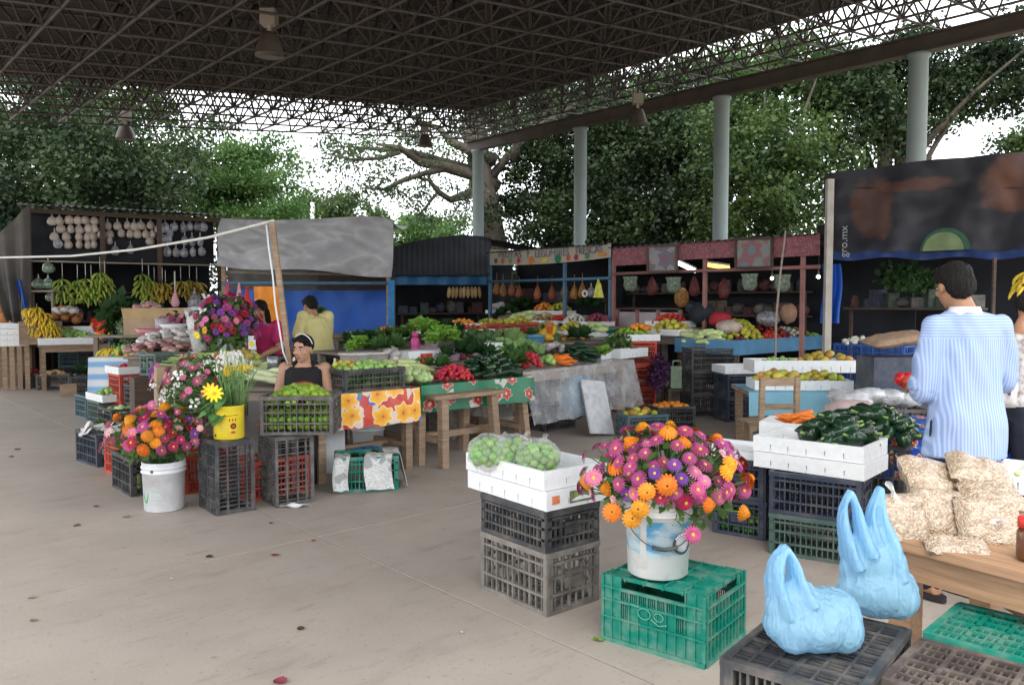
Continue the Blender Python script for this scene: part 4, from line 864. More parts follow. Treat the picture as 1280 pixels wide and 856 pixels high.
A0 = ((-1, 1), (-1, 1))
bc = dp(832, 598, 3.62)
bouquet('', bc, (.335, .30, .245), bp + Vector((0, 0, .3)), [
    ('zinnia', 'orange zinnia of the green crate bouquet', 'zinnia', 'orange', 19, 1.02, True, (-1, 1), (-1, 1)),
    ('aster', 'magenta aster of the green crate bouquet', 'aster', 'magenta', 72, .93, True, (-1, 1), (-1, 1)),
    ('aster', 'pink aster of the green crate bouquet', 'aster', 'pink', 12, .95, True, (-1, 1), (-1, 1)),
    ('aster', 'crimson aster of the green crate bouquet', 'aster', 'crimson', 12, .95, True, (-.6, 1), (-1, 1)),
    ('aster', 'purple aster of the green crate bouquet', 'aster', 'purple', 9, .85, True, (-.8, .4), (-1, .5)),
    ('flower_bud', 'small whitish bud of the green crate bouquet', 'small', 'palepink', 7, .8, False, (-1, 1), (-1, 1))], 3, leafn=800, leafsize=.055, foliage_label='green leaves and stems filling the big bouquet on the green crate')
for (px, py, Y, col, kind) in ((742, 597, 3.5, 'pink', 'aster'), (930, 613, 3.6, 'magenta', 'aster'), (866, 668, 3.32, 'magenta', 'aster'), (765, 640, 3.4, 'orange', 'zinnia'), (790, 648, 3.36, 'orange', 'zinnia')):
    flower('aster' if kind == 'aster' else 'zinnia', dict(pink='pale pink aster sticking out over the white tray', magenta='magenta aster drooping out of the big bouquet', orange='orange zinnia drooping over the printed bucket rim')[col], kind, col, dp(px, py, Y), Vector((.2 * (px - 830) / 100, -1, .3)), bp + Vector((0, 0, .33)), 1.0, center=True)
# ---- bottom right: crates with blue bags
for z, pose, lab in ((0, 'up', 'black crate on the floor beneath the crate that carries the blue bags'), (.288, 'down', 'black upturned crate carrying the two light blue bags')):
    crate(lab, (.857, 2.185, z), R(50), M_black, 'dense', (.52, .35, .287), pose)
for z, pose, lab in ((0, 'up', 'green crate on the floor beneath the upturned green crate by the wooden table'), (.282, 'down', 'green upturned crate by the wooden table leg')):
    crate(lab, (1.50, 2.22, z), R(-44), M_green, 'dense', (.52, .335, .28), pose)
M_brown = mat('dusty_brown_plastic', (.075, .06, .055), .6, .2, 9, dirt=(.3, .25, .2), dirt_amt=.6, dirt_scale=8)
for z, pose, lab in ((0, 'up', 'dusty brown crate on the floor beneath the upturned brown crate'), (.277, 'down', 'dusty brown upturned crate in front of the green upturned crate')):
    crate(lab, (1.262, 1.972, z), R(-44), M_brown, 'dense', (.52, .335, .275), pose)
b = MB(); b.box((0, 0, .003), (.06, .04, .006)); tag(b.build('paper_scrap', M_paper, None, (1.14, 1.90, .553), (0, 0, .5)), 'small pale paper scrap on the dusty brown crate', 'paper')
M_bag = film('light_blue_bag_film', (.40, .69, .91), .5, .2, .5, 1.0, (40, 40, 9), .2)
def dense(q, k=5):
    v = [Vector(e) if hasattr(e, '__len__') else float(e) for e in q]; out = []
    for i in range(len(v) - 1):
        a, b_, c, d = v[max(0, i - 1)], v[i], v[i + 1], v[min(len(v) - 1, i + 2)]
        for j in range(k): t = j / k; out.append(b_ * 1.0 + (c - a) * (.5 * t) + (a * 2 - b_ * 5 + c * 4 - d) * (.5 * t * t) + (b_ * 3 - a - c * 3 + d) * (.5 * t ** 3))
    return out + [v[-1]]
def shopping_bag(label, p, rotz, seed, bodies, straps):
    """thin film shrunk round its contents: one continuous surface with creases running up to the carrying loops"""
    t = thing('shopping_bag', label, 'bag', p, rotz); b = MB()
    for c, r in bodies: b.ball(c, r, 24, 16)
    for path, rad, flat in straps: b.tube(dense(path), dense(rad), 16, flat=flat)
    def crease(c):
        v = Vector(c); k = max(0, min(1, (v.z - .02) / .10)); r = lambda n, w_: max(0, 1 - abs(n) * w_) ** 2
        pl = r(mnoise.noise(Vector((v.x * 26 + seed, v.y * 22, v.z * 5))), 3.5); cr = r(mnoise.noise(Vector((v.x * 20 + v.z * 16, v.y * 20 + seed, v.z * 17))), 5)
        return .0036 * k * pl * (1 if v.z < .2 else .35) + .0018 * cr * (1 if v.z < .2 else .4) + .004 * mnoise.noise(v * 11 + Vector((seed, 0, 0))) - .002
    o = remesh(b, .0045, 'bag_film', M_bag, t, 8, ruffle=crease)
    for i, (c, r) in enumerate(bodies[:4]): link('fruit', prod('melon'), t, Vector(c) * 1.0 + Vector((0, 0, -.01)), (i, i * 2, 0), min(r) * 7.4)
    return t
shopping_bag('light blue plastic bag full of round fruit, its handle drooping, on the black crate', at(1014, 812, .576), R(6), 2,
    [((0, 0, .075), (.138, .10, .075)), ((.035, -.005, .095), (.098, .085, .078)), ((-.05, 0, .11), (.08, .06, .09)), ((.07, -.04, .068), (.055, .055, .06)), ((-.06, -.03, .06), (.06, .055, .055))],
    [([(-.085, 0, .11), (-.105, 0, .19), (-.103, -.005, .25), (-.082, -.01, .293)], [.075, .055, .040, .024], .36), ([(-.02, 0, .14), (-.042, 0, .19), (-.057, -.005, .245), (-.082, -.01, .293)], [.08, .056, .038, .024], .36), ([(.03, 0, .13), (-.02, .0, .17), (-.06, 0, .2)], [.05, .03, .02], .5)])
shopping_bag('tall light blue plastic bag with two upright handles on the black crate', at(1096, 772, .576), R(-5), 7,
    [((0, 0, .085), (.118, .085, .085)), ((-.012, 0, .15), (.098, .06, .10)), ((-.02, 0, .20), (.075, .035, .08)), ((.05, -.02, .065), (.065, .06, .06))],
    [([(-.07, 0, .16), (-.098, 0, .25), (-.105, 0, .33), (-.085, 0, .385)], [.08, .054, .034, .022], .34), ([(-.03, 0, .2), (-.052, 0, .26), (-.066, 0, .33), (-.085, 0, .385)], [.08, .054, .034, .022], .34),
     ([(.055, .02, .13), (.04, .02, .22), (.012, .02, .31), (.012, .02, .395)], [.09, .075, .046, .024], .34), ([(.03, .02, .14), (.0, .02, .22), (-.018, .02, .31), (.008, .02, .395)], [.08, .065, .036, .022], .34)])
# ---- wooden table with bags of puffed grain
wt = table('sanded wooden table carrying clear bags of puffed grain', (1.215, 2.66), (.56, -.83), 1.5, .72, .742, M_woodtab, planks=5, apron=.10, legw=.075, stretch=False)
def puffmat():
    m = bpy.data.materials.new('puffed_grain_in_film'); m.use_nodes = True; t = m.node_tree; L = t.links.new; p = t.nodes['Principled BSDF']
    tc = node(t, 'ShaderNodeTexCoord'); vo = node(t, 'ShaderNodeTexVoronoi'); vo.inputs['Scale'].default_value = 130; L(tc.outputs['Object'], vo.inputs['Vector'])
    sp = node(t, 'ShaderNodeSeparateColor'); L(vo.outputs['Color'], sp.inputs[0]); cr = node(t, 'ShaderNodeValToRGB'); e = cr.color_ramp.elements; e[0].color = (.32, .22, .14, 1); e[1].color = (.56, .45, .33, 1); L(sp.outputs[0], cr.inputs[0])
    L(cr.outputs[0], p.inputs['Base Color']); p.inputs['Roughness'].default_value = .6; p.inputs['Coat Weight'].default_value = 1.0; p.inputs['Coat Roughness'].default_value = .10
    b = node(t, 'ShaderNodeBump'); b.invert = True; b.inputs['Strength'].default_value = .8; b.inputs['Distance'].default_value = .008; L(vo.outputs['Distance'], b.inputs['Height'])
    nz = node(t, 'ShaderNodeTexNoise'); nz.inputs['Scale'].default_value = 26; nz.inputs['Detail'].default_value = 5; L(tc.outputs['Object'], nz.inputs[0]); b2 = node(t, 'ShaderNodeBump'); b2.inputs['Strength'].default_value = 1.0; b2.inputs['Distance'].default_value = .02; L(nz.outputs['Fac'], b2.inputs['Height']); L(b2.outputs[0], p.inputs['Coat Normal']); L(b.outputs[0], p.inputs['Normal'])
    return m
M_puff = puffmat(); M_clear2 = sheer('stiff_clear_film', (.95, .96, .96), .35, .1, .5, 18)
for k, (px, py, Y, L_, W_, T_, rot, tie, lab) in enumerate((
    (1128, 652, 2.66, .165, .19, .10, (R(68), 0, R(8)), (-.035, 0, .10), 'tied bag of puffed grain at the table corner beside the tall blue bag'),
    (1180, 645, 2.70, .21, .19, .11, (R(60), R(4), R(-10)), (.085, -.05, -.035), 'bag of puffed grain below the big slanting bag, its twisted end pointing out'),
    (1168, 606, 2.84, .24, .22, .11, (R(38), R(16), R(12)), None, 'big slanting bag of puffed grain on top of the heap'),
    (1225, 592, 2.82, .22, .17, .085, (R(22), R(14), R(-14)), None, 'bag of puffed grain topmost on the side toward the right-hand jar'),
    (1240, 621, 2.68, .19, .16, .065, (R(18), R(2), R(-6)), None, 'flat bag of puffed grain squeezed between the topmost bag and the tied one under it'),
    (1236, 655, 2.60, .20, .18, .09, (R(62), 0, R(-8)), (.0, -.05, .02), 'fat bag of puffed grain with a knot in its front next to the jar'),
    (1196, 684, 2.50, .19, .10, .05, (R(15), R(4), R(-14)), None, 'small flat bag of puffed grain lying at the front edge of the table'))):
    p = dp(px, py, Y); t = thing('grain_bag', lab, 'bag', p)
    b = MB(); pillow(b, L_, W_, T_, rot, seed=k * 3.3); b.build('bag_of_grain', M_puff, t)
    if tie:
        b = MB(); q = Vector(tie); b.tube([q * .8, q * 1.05 + Vector((0, -.006, .0)), q * 1.25 + Vector((-.01, -.01, .006))], [.025, .009, .022], 12, flat=.5, cap=False); b.build('twisted_end', M_clear2, t)
jp = dp(1287, 690, 2.38)
t = thing('jar', 'jar of brown sauce with a red lid at the edge of the wooden table', 'jar', (jp.x, jp.y, .744)); b = MB(); b.lathe([(.03, 0), (.036, .01), (.036, .085), (.028, .1)], 18); b.build('jar_body', mat('brown_sauce_glass', (.12, .045, .02), rough=.12, spec=.6), t)
b = MB(); b.lathe([(.034, .1), (.034, .128), (.03, .131), (0, .131)], 18); b.build('lid', mat('red_lid', (.6, .04, .03), rough=.4), t)
# ---- middle right: crates and trays with dark peppers
for z, m, lab, st in ((0, M_dkgreen, 'dull green lattice crate on the floor behind the tall blue bag', 'fine'), (.252, M_navy, 'navy crate on the dull green crate, under the tray of dark peppers', 'fine')):
    crate(lab, (1.873, 4.806, z), R(148), m, st, (.52, .35, .25))
for z, lab in ((0, 'navy crate of green produce on the floor beside the bouquet'), (.252, 'navy crate stacked under the white lid beside the bouquet')):
    crate(lab, (1.626, 5.35, z), R(53), M_navy, 'fine', (.52, .35, .25))
heap('green_lime', 'green produce inside the navy floor crate beside the bouquet', (1.626, 5.35, .02), .23, .14, .0, 60, R(53), rect=True, stuff=True, sc=1.1)
heap('green_lime', 'green produce layer inside the navy floor crate beside the bouquet', (1.626, 5.35, .08), .23, .14, .0, 60, R(53), rect=True, stuff=True, sc=1.1)
tray('white polystyrene lid lying on the navy crates beside the bouquet', (1.60, 5.33, .504), R(143), (.62, .42, .05))
cT = cc((2.0, 4.5), 139, (.66, .45, .095))
tray('white polystyrene tray, lower of two under the dark peppers', zz(cT, .504), R(139), (.66, .45, .095))
tray('white polystyrene tray heaped with dark green peppers', zz(cT + Vector((.0, .012, 0)), .601), R(139), (.66, .45, .095))
heap('poblano', 'dark green pepper on the front white tray', zz(cT + Vector((.13, .06, 0)), .63), .22, .17, .12, 34, R(139), sc=1.15)
crate('black crate carrying the second heap of dark peppers next to the striped shirt', (2.42, 5.35, .0), R(139), M_black, 'fine', (.52, .36, .3)); crate('black crate at the top under the second heap of dark peppers', (2.42, 5.35, .302), R(139), M_black, 'fine', (.52, .36, .3))
heap('poblano', 'dark green pepper at the striped elbow', (2.40, 5.32, .60), .30, .22, .16, 44, R(139), sc=1.15)
for z in (0, .292): crate(('black crate on the floor' if z == 0 else 'upper black crate') + ' under the tray of carrots', (2.06, 5.72, z), R(140), M_black, 'fine', (.52, .36, .29))
tray('white polystyrene tray of carrots beside the dark peppers', (2.06, 5.68, .586), R(150), (.5, .34, .09))
heap('carrot', 'carrot lying in the white tray beside the dark peppers', (2.1, 5.68, .635), .16, .09, .07, 16, R(150), lie=R(20), sc=1.2)
heap('tomato', 'red tomato beside the elbow of the striped shirt', dp(1132, 480, 5.5) - Vector((0, 0, .03)), .05, .05, .03, 4, sc=1.4)
# wooden chair
t = thing('wooden_chair', 'small rough wooden chair standing before the light blue cloth table', 'chair', (2.36, 7.05, 0), R(6))
for sx in (-1, 1):
    b = MB(); b.bar((sx * .165, 0, 0), (sx * .16, -.02, .86), .045, .04); b.build('leg', M_wood, t)
    b = MB(); b.bar((sx * .165, .34, 0), (sx * .165, .34, .42), .045, .045); b.build('leg', M_wood, t)
    b = MB(); b.bar((sx * .165, .022, .2), (sx * .165, .318, .2), .025, .035); b.build('stretcher', M_wood, t)
for z, h in ((.82, .07), (.60, .05)): b = MB(); b.box((0, -.0175, z), (.282, .022, h)); b.build('back_rail', M_wood, t)
for i in range(4): b = MB(); b.box((0, .06 + i * .095, .437), (.40, .09, .025)); b.build('seat_slat', M_wood, t)
for z in (.3, .38): b = MB(); b.box((0, .0, z), (.29, .018, .055)); b.build('front_slat', M_wood, t)
# ---- front crates on the other side: upended crates, lime crate, yellow can, white bucket
ew = (.52, .36, .30)
def endcrate(label, F, ang, m, style, size=ew):
    # stands on its short end; ang = direction of the face that runs from the front corner to the left
    a = R(ang); fx = Vector((math.cos(a), math.sin(a), 0)); fy = Vector((math.cos(a - math.pi / 2), math.sin(a - math.pi / 2), 0))
    c = Vector((F[0], F[1], 0)) + fx * size[1] / 2 + fy * size[2] / 2
    return crate(label, c, math.atan2(fy.y, fy.x), m, style, size, 'end'), c
_, cL = endcrate('tall grey crate standing on end under the crate of limes', (-1.75, 5.87), 128, M_greypl, 'open')
lc = Vector((-1.62, 6.13, .53)); lcr = crate('grey crate heaped with green limes', lc, R(4), M_greypl, 'open', (.54, .37, .29))
heap('lime', 'green lime in the grey crate on the upended crate', lc + Vector((0, 0, .21)), .25, .165, .12, 105, R(4), seed=4)
heap('lime', 'limes filling the inside of the grey crate', lc + Vector((0, 0, .03)), .235, .15, 0, 60, R(4), rect=True, stuff=True); heap('lime', 'limes filling the grey crate halfway', lc + Vector((0, 0, .085)), .235, .15, 0, 60, R(4), rect=True, stuff=True); heap('lime', 'limes filling the grey crate near its rim', lc + Vector((0, 0, .14)), .235, .15, 0, 60, R(4), rect=True, stuff=True)
_, cB = endcrate('black crate standing on end under the yellow can of flowers', (-2.10, 5.63), 131, M_black, 'fine', (.52, .36, .28))
crate('red crate hidden behind the two upended crates', (-1.93, 6.35, 0), R(45), M_red, 'fine', (.5, .34, .3))
# yellow can
M_yel = mat('yellow_can_paint', (.78, .60, .03), rough=.4, var=.08, dirt=(.45, .33, .12), dirt_amt=.4, dirt_scale=10)
yp = at(283, 549, .522); yp = Vector((yp.x, yp.y + .06, .524))
t = thing('yellow_can', 'yellow can with red print holding flowers and leaves on the black upended crate', 'can', yp)
b = MB(); b.lathe([(.105, 0), (.108, .006), (.108, .235), (.111, .24), (.108, .245), (.102, .245), (.1, .02), (0, .02)], 32); b.build('can_body', M_yel, t)
M_redp = mat('red_print', (.5, .05, .02)); M_dkp = mat('dark_print', (.06, .03, .02))
b = MB(); b.grid(lambda a, q: on_cyl(.1088, -.25 + 1.2 * a, .172 + .004 * q + .005 * a), 8, 1); b.build('printed_line', M_dkp, t)
for i in range(3): oval(.1090, .38 + .2 * i, .145, .05, .011, 10).build('printed_mark', M_redp, t)
oval(.1090, .62, .10, .2, .022).build('printed_emblem', M_dkp, t); oval(.1094, .62, .10, .12, .011).build('printed_emblem', M_redp, t)
oval(.1090, .60, .055, .16, .010).build('printed_mark', M_redp, t); oval(.109, -.7, .03, .1, .012).build('printed_mark', M_dkp, t)
for i in range(4): b = MB(); b.grid(lambda a, q: on_cyl(.1088, -.35 + .5 * a, .12 - .018 * i + .004 * q), 4, 1); b.build('printed_line', mat('pale_print', (.62, .5, .2)), t)
# white bucket at the front
wp = Vector((-2.57, 5.85, 0)); wb = bucket('white bucket with a green figure and small print standing on the floor', wp, .15, .138, .36, mat('stained_white_plastic', (.72, .73, .75), rough=.4, var=.06, dirt=(.33, .28, .24), dirt_amt=.35, dirt_scale=9), handle=False)
M_grp = mat('green_print', (.05, .38, .10)); M_tx = mat('pale_green_print', (.42, .52, .47))
oval(.1425, -.62, .14, .20, .075, w_=.3).build('printed_figure', M_grp, wb)
b = MB()
for i in range(9):
    z = .20 - .014 * i; a0, a1 = -.25, (.12 if i % 3 else .28) + .02 * i
    b.grid(lambda a, q: on_cyl(.1442, a0 + (a1 - a0) * a, z + .005 * q), 5, 1)
b.build('printed_text_line', M_tx, wb)
b = MB()
for (a0, a1, z0, z1) in ((-.32, .42, .065, .067), (-.32, .42, .228, .23), (.415, .425, .067, .228)): b.grid(lambda a, q: on_cyl(.1438, a0 + (a1 - a0) * a, z0 + (z1 - z0) * q), 6, 1)
b.build('printed_frame', M_tx, wb)
b = MB(); b.box(on_cyl(.15, -.15, .305), (.018, .006, .03), rot=(0, 0, -.15)); b.build('handle_lug', M_steel, wb)
bouquet('', Vector((-2.62, 5.9, .53)), (.34, .29, .2), wp + Vector((0, 0, .3)), [
    ('zinnia', 'orange zinnia in the white floor bucket', 'zinnia', 'orange', 16, 1.15, True, (-1, .45), (-1, 1)),
    ('cosmos', 'deep magenta flower in the white floor bucket', 'aster', 'crimson', 16, 1.05, True, (-1, .9), (-.3, 1)),
    ('cosmos', 'pink flower in the white floor bucket', 'daisy', 'pink', 14, 1.0, True, (-1, 1), (-1, 1)),
    ('cosmos', 'pale pink flower in the white floor bucket', 'daisy', 'palepink', 9, .9, True, (-1, 1), (-1, 1)),
    ('cosmos', 'magenta flower in the white floor bucket', 'aster', 'magenta', 16, 1.1, True, (-1, 1), (-.6, 1)),
    ('aster', 'purple flower at the upended crate side of the white floor bucket', 'aster', 'purple', 8, .95, True, (.3, 1), (-1, 1))], 8, leafn=500, leafsize=.06, foliage_label='green leaves between the flowers of the white floor bucket')
# middle bouquet standing in the yellow can and beside it
mc = Vector((-2.42, 6.15, .86))
bouquet('', mc, (.30, .30, .27), yp + Vector((-.02, .0, .22)), [
    ('white_flower', 'spray of small white flowers above the yellow can', 'spray', 'white', 16, 1.0, False, (-1, .4), (-1, 1)),
    ('cosmos', 'magenta flower in the loose bunch above the yellow can', 'daisy', 'magenta', 18, 1.0, True, (-1, .4), (-1, 1)),
    ('cosmos', 'pink flower in the loose bunch above the yellow can', 'small', 'pink', 12, 1.2, False, (-1, .6), (-1, 1)),
    ('cosmos', 'crimson flower in the loose bunch above the yellow can', 'small', 'crimson', 9, 1.2, False, (-1, .9), (-1, 1)),
    ('statice', 'purple flower in the loose bunch above the yellow can', 'small', 'purple', 9, 1.1, False, (-1, 1), (-1, 1))], 21, leafn=420, leafsize=.07, foliage_label='green leaves in the loose bunch above the yellow can')
for k, (px, py, Y, kind, col, lab) in enumerate(((268, 492, 5.62, 'daisy', 'yellow', 'yellow daisy just above the yellow can'), (285, 463, 6.0, 'zinnia', 'yellow', 'small yellow marigold higher above the yellow can'), (263, 489, 5.7, 'daisy', 'yellow', 'yellow daisy half hidden behind the one above the yellow can'),
        (182, 512, 6.0, 'aster', 'magenta', 'magenta flower hanging out beside the dark floor crate'), (190, 507, 6.0, 'aster', 'pink', 'pink flower hanging out beside the dark floor crate'), (222, 515, 5.8, 'small', 'magenta', 'magenta bloom hanging low before the black upended crate'), (250, 535, 5.6, 'small', 'palepink', 'pale pink bloom hanging before the black upended crate'))):
    flower('daisy' if kind == 'daisy' else 'marigold' if kind == 'zinnia' else 'cosmos', lab, kind, col, dp(px, py, Y), (random.Random(k).uniform(-.4, .3), -1, .35), yp + Vector((0, 0, .22)), 1.5 if kind == 'daisy' else 1.15, center=True)
# big soft leaves and grassy stalks in the yellow can
g = random.Random(4)
for i in range(11):
    a = g.uniform(2.4, 4.6); L_ = g.uniform(.10, .15); p = yp + Vector((-.05 + g.uniform(-.06, .06), -.06, .24 + g.uniform(-.08, .10)))
    b = MB(); b.grid(lambda x, y, L_=L_: ((x - .5) * L_ * .75 * math.sin(math.pi * (.08 + .9 * y)), L_ * y, .03 * abs(x - .5) - .05 * y * y), 6, 7)
    o = b.build('large_leaf', mat('soft_green_leaf', (.09, .21, .06), rough=.5, ov=.3), None, p, (g.uniform(-.9, -.1), g.uniform(-.3, .3), a - math.pi / 2)); tag(o, 'broad soft green leaf hanging over the yellow can rim', 'leaf', 'broad leaves hanging over the yellow can rim')
b = MB()
for i in range(60):
    x, y = g.uniform(-.09, .11), g.uniform(-.09, .09); h = g.uniform(.22, .42); bx_ = g.uniform(-.1, .12)
    b.tube([(x * .6, y * .6, 0), (x, y, h * .5), (x + bx_, y + g.uniform(-.06, .06), h)], [.003, .003, .0012], 4)
tag(b.build('grassy_stalk', mat('grass_stalk', (.16, .30, .09), var=.3), None, yp + Vector((.03, .05, .21))), 'tuft of thin green grassy stalks standing in the yellow can', 'greenery', kind='stuff')
# ---- row of crates along the other side
crate('dark navy crate of newspaper wrapped bundles, out front on the floor', cc((-3.83, 7.32), 138, (.5, .36, .3)), R(138), M_navy, 'fine', (.5, .36, .3))
pc = cc((-3.83, 7.32), 138, (.5, .36, .3)); g = random.Random(9)
for i in range(9):
    b = MB(); b.grid(lambda x, y, i=i: ((x - .5) * .16 + .01 * math.sin(5 * y + i), (y - .5) * .2, .03 + .05 * math.sin(math.pi * x) + .02 * math.sin(8 * x + i)), 8, 4)
    tag(b.build('newspaper_bundle', M_paper, None, zz(pc, .25) + Vector((g.uniform(-.15, .15), g.uniform(-.12, .12), g.uniform(0, .04))), (g.uniform(-.3, .3), g.uniform(-.3, .3), g.uniform(0, 6))), 'crumpled newspaper bundle in the navy crate', 'newspaper', 'newspaper bundles in the navy crate')
heap('greens', 'leafy bunch sticking out between the newspaper bundles', zz(pc, .25), .12, .1, .02, 2, sc=.7)
rc = cc((-3.33, 6.84), 138, (.46, .33, .3)); crate('red crate between the navy crate and the dark crate at the white bucket', rc, R(138), M_red, 'fine', (.46, .33, .3))
dc = cc((-2.97, 6.19), 133, (.5, .35, .3)); crate('dark crate right behind the white flower bucket', dc, R(133), M_black, 'fine', (.5, .35, .3))
heap('lettuce', 'pale leafy head in the dark crate behind the white bucket', zz(dc, .16), .16, .1, .04, 4, sc=.9)
heap('guava', 'pale fruit in the lower part of the dark crate', zz(dc, .03), .2, .12, .0, 24, R(133), rect=True, stuff=True)
crate('red crate showing between the white bucket and the black upended crate', (-2.55, 6.55, 0), R(45), M_red, 'fine', (.46, .33, .3))
pr = at(152, 534, 0); rc2 = cc((pr.x, pr.y), 135, (.42, .36, .32))
for z, lab in ((0, 'orange red crate at the bottom of the pair under the white tray'), (.322, 'orange red crate on top of its pair, under the white tray')): crate(lab, zz(rc2, z), R(135), M_red, 'fine', (.42, .36, .32))
tray('white polystyrene tray on the pair of orange red crates', zz(rc2, .645), R(135), (.48, .42, .09))
heap('radish', 'dull red radish in the white tray on the orange red crates', zz(rc2, .68), .14, .1, .05, 26, sc=1.2)
p = at(172, 540, 0); c_ = cc((p.x, p.y), 135, (.4, .32, .3)); crate('black crate on the floor before the orange red crates', c_, R(135), M_black, 'fine', (.4, .32, .3)); crate('black crate stacked on another before the orange red crates', zz(c_, .302), R(135), M_black, 'fine', (.4, .32, .24))
for k, (px, py, m, lab) in enumerate(((108, 524, M_blueg, 'blue grey crate at the end of the row under the white fruit tray'), (125, 533, M_dkgreen, 'dull green crate in the row under the white fruit tray'), (140, 545, M_black, 'black crate in the row nearest the newspaper crate'))):
    p = at(px, py, 0); c_ = cc((p.x, p.y), 135, (.44, .34, .3)); crate(lab, c_, R(135), m, 'fine', (.44, .34, .3))
    if k == 1: tray('white polystyrene tray of yellow green fruit over the row of crates', zz(c_ + Vector((0.05, .0, 0)), .302), R(135), (.62, .42, .09)); heap('guava', 'yellow green fruit in the white tray over the row of crates', zz(c_ + Vector((.05, 0, 0)), .34), .22, .15, .07, 34, R(135), sc=.95)
    if k == 2: heap('pale_squash', 'pale squash in the black crate near the newspaper crate', zz(c_, .2), .16, .12, .06, 12)
# ---- newspaper covered green crate and things under the tables
nc = at(458, 608, 0); nc = Vector((nc.x, nc.y, 0)); crate('green crate draped with newspaper under the flowered tablecloth', nc, R(12), M_green, 'fine', (.50, .34, .28))
def newsmat():
    m = bpy.data.materials.new('newsprint'); m.use_nodes = True; t = m.node_tree; L = t.links.new; p = t.nodes['Principled BSDF']; p.inputs['Roughness'].default_value = .9
    tc = node(t, 'ShaderNodeTexCoord'); mp = node(t, 'ShaderNodeMapping'); mp.inputs['Scale'].default_value = (45, 45, 190); L(tc.outputs['Object'], mp.inputs[0])
    n = node(t, 'ShaderNodeTexNoise'); n.inputs['Scale'].default_value = 1; n.inputs['Detail'].default_value = 2; L(mp.outputs[0], n.inputs[0])
    n2 = node(t, 'ShaderNodeTexVoronoi'); n2.inputs['Scale'].default_value = 15; L(tc.outputs['Object'], n2.inputs[0]); sp = node(t, 'ShaderNodeSeparateColor'); L(n2.outputs['Color'], sp.inputs[0])
    a = node(t, 'ShaderNodeMapRange'); a.inputs['From Min'].default_value = .48; a.inputs['From Max'].default_value = .56; a.inputs['To Max'].default_value = .5; L(n.outputs['Fac'], a.inputs['Value'])
    g_ = node(t, 'ShaderNodeMath', operation='GREATER_THAN'); g_.inputs[1].default_value = .78; L(sp.outputs[0], g_.inputs[0])
    ml = node(t, 'ShaderNodeMath', operation='MAXIMUM'); m2 = node(t, 'ShaderNodeMath', operation='MULTIPLY'); m2.inputs[1].default_value = .75; L(g_.outputs[0], m2.inputs[0]); L(a.outputs[0], ml.inputs[0]); L(m2.outputs[0], ml.inputs[1])
    x = node(t, 'ShaderNodeMix', data_type='RGBA'); x.inputs['A'].default_value = (.66, .66, .63, 1); x.inputs['B'].default_value = (.22, .22, .22, 1); L(ml.outputs[0], x.inputs['Factor']); L(x.outputs['Result'], p.inputs['Base Color']); return m
M_news = newsmat()
for k, (x, wv, side, lab) in enumerate(((-.20, .12, -1, 'narrow folded newspaper sheet over the green crate end'), (.095, .22, -1, 'wide newspaper sheet hanging over the front of the green crate'), (.285, .0, 0, 'newspaper sheet hanging over the side of the green crate'))):
    b = MB()
    def f(a, q, x=x, wv=wv, k=k):
        if k == 2: L_ = [( .05, .293), (.272, .293), (.30, .02)]; pa = L_[0] if q < .5 else L_[1]; 
        s = q * .5
        if k < 2:
            if s < .2: y, z = -.17 + (.2 - s) * .6, .292
            else: y, z = -.182 - (s - .2) * .22, .292 - (s - .2) * .88
            return (x + (a - .5) * wv + .012 * math.sin(q * 6 + k), y - .012 * math.sin(a * 7 + k), z + .006 * math.sin(a * 9))
        if s < .2: xx, z = .262 - (.2 - s) * .6, .294
        else: xx, z = .265 + (s - .2) * .2, .294 - (s - .2) * .9
        return (xx + .008 * math.sin(a * 8), -.15 + a * .3, z)
    b.grid(f, 8, 12); tag(b.build('newspaper', M_news, None, nc, (0, 0, R(12))), lab, 'newspaper')
heap('darkgreens', 'dark leafy bunch in the newspaper covered crate', zz(nc, .20), .18, .1, .01, 5, R(12), sc=.42)
p = at(457, 576, 0); p = Vector((p.x, p.y + .15, 0)); bb_ = bucket('white bucket with a blue label under the flowered tablecloth', p, .155, .14, .36, handle=False)
oval(.150, .0, .1, 1.1, .05).build('printed_label', mat('blue_print', (.06, .28, .62), var=.35, scale=20), bb_)
p = at(405, 598, 0); b = MB(); b.box((0, 0, .24), (.30, .03, .46), rot=(-.15, 0, 0)); tag(b.build('white_board', mat('scuffed_white_board', (.62, .64, .66), dirt=(.25, .22, .2), dirt_amt=.6, dirt_scale=6), None, (p.x + .02, p.y + .05, 0.03), (0, 0, R(15))), 'scuffed white board leaning beside the upended grey crate', 'board')
b = MB(); b.grid(lambda x, y: ((x - .5) * .22 + .02 * math.sin(6 * y), (y - .5) * .08 + .02 * math.sin(5 * x), .012 + .012 * math.sin(9 * x + 3 * y)), 14, 5)
p = at(367, 634, 0); tag(b.build('crumpled_bag', M_white, None, (p.x, p.y, .002), (0, 0, .4)), 'crumpled white plastic scrap on the floor by the upended grey crate', 'litter')
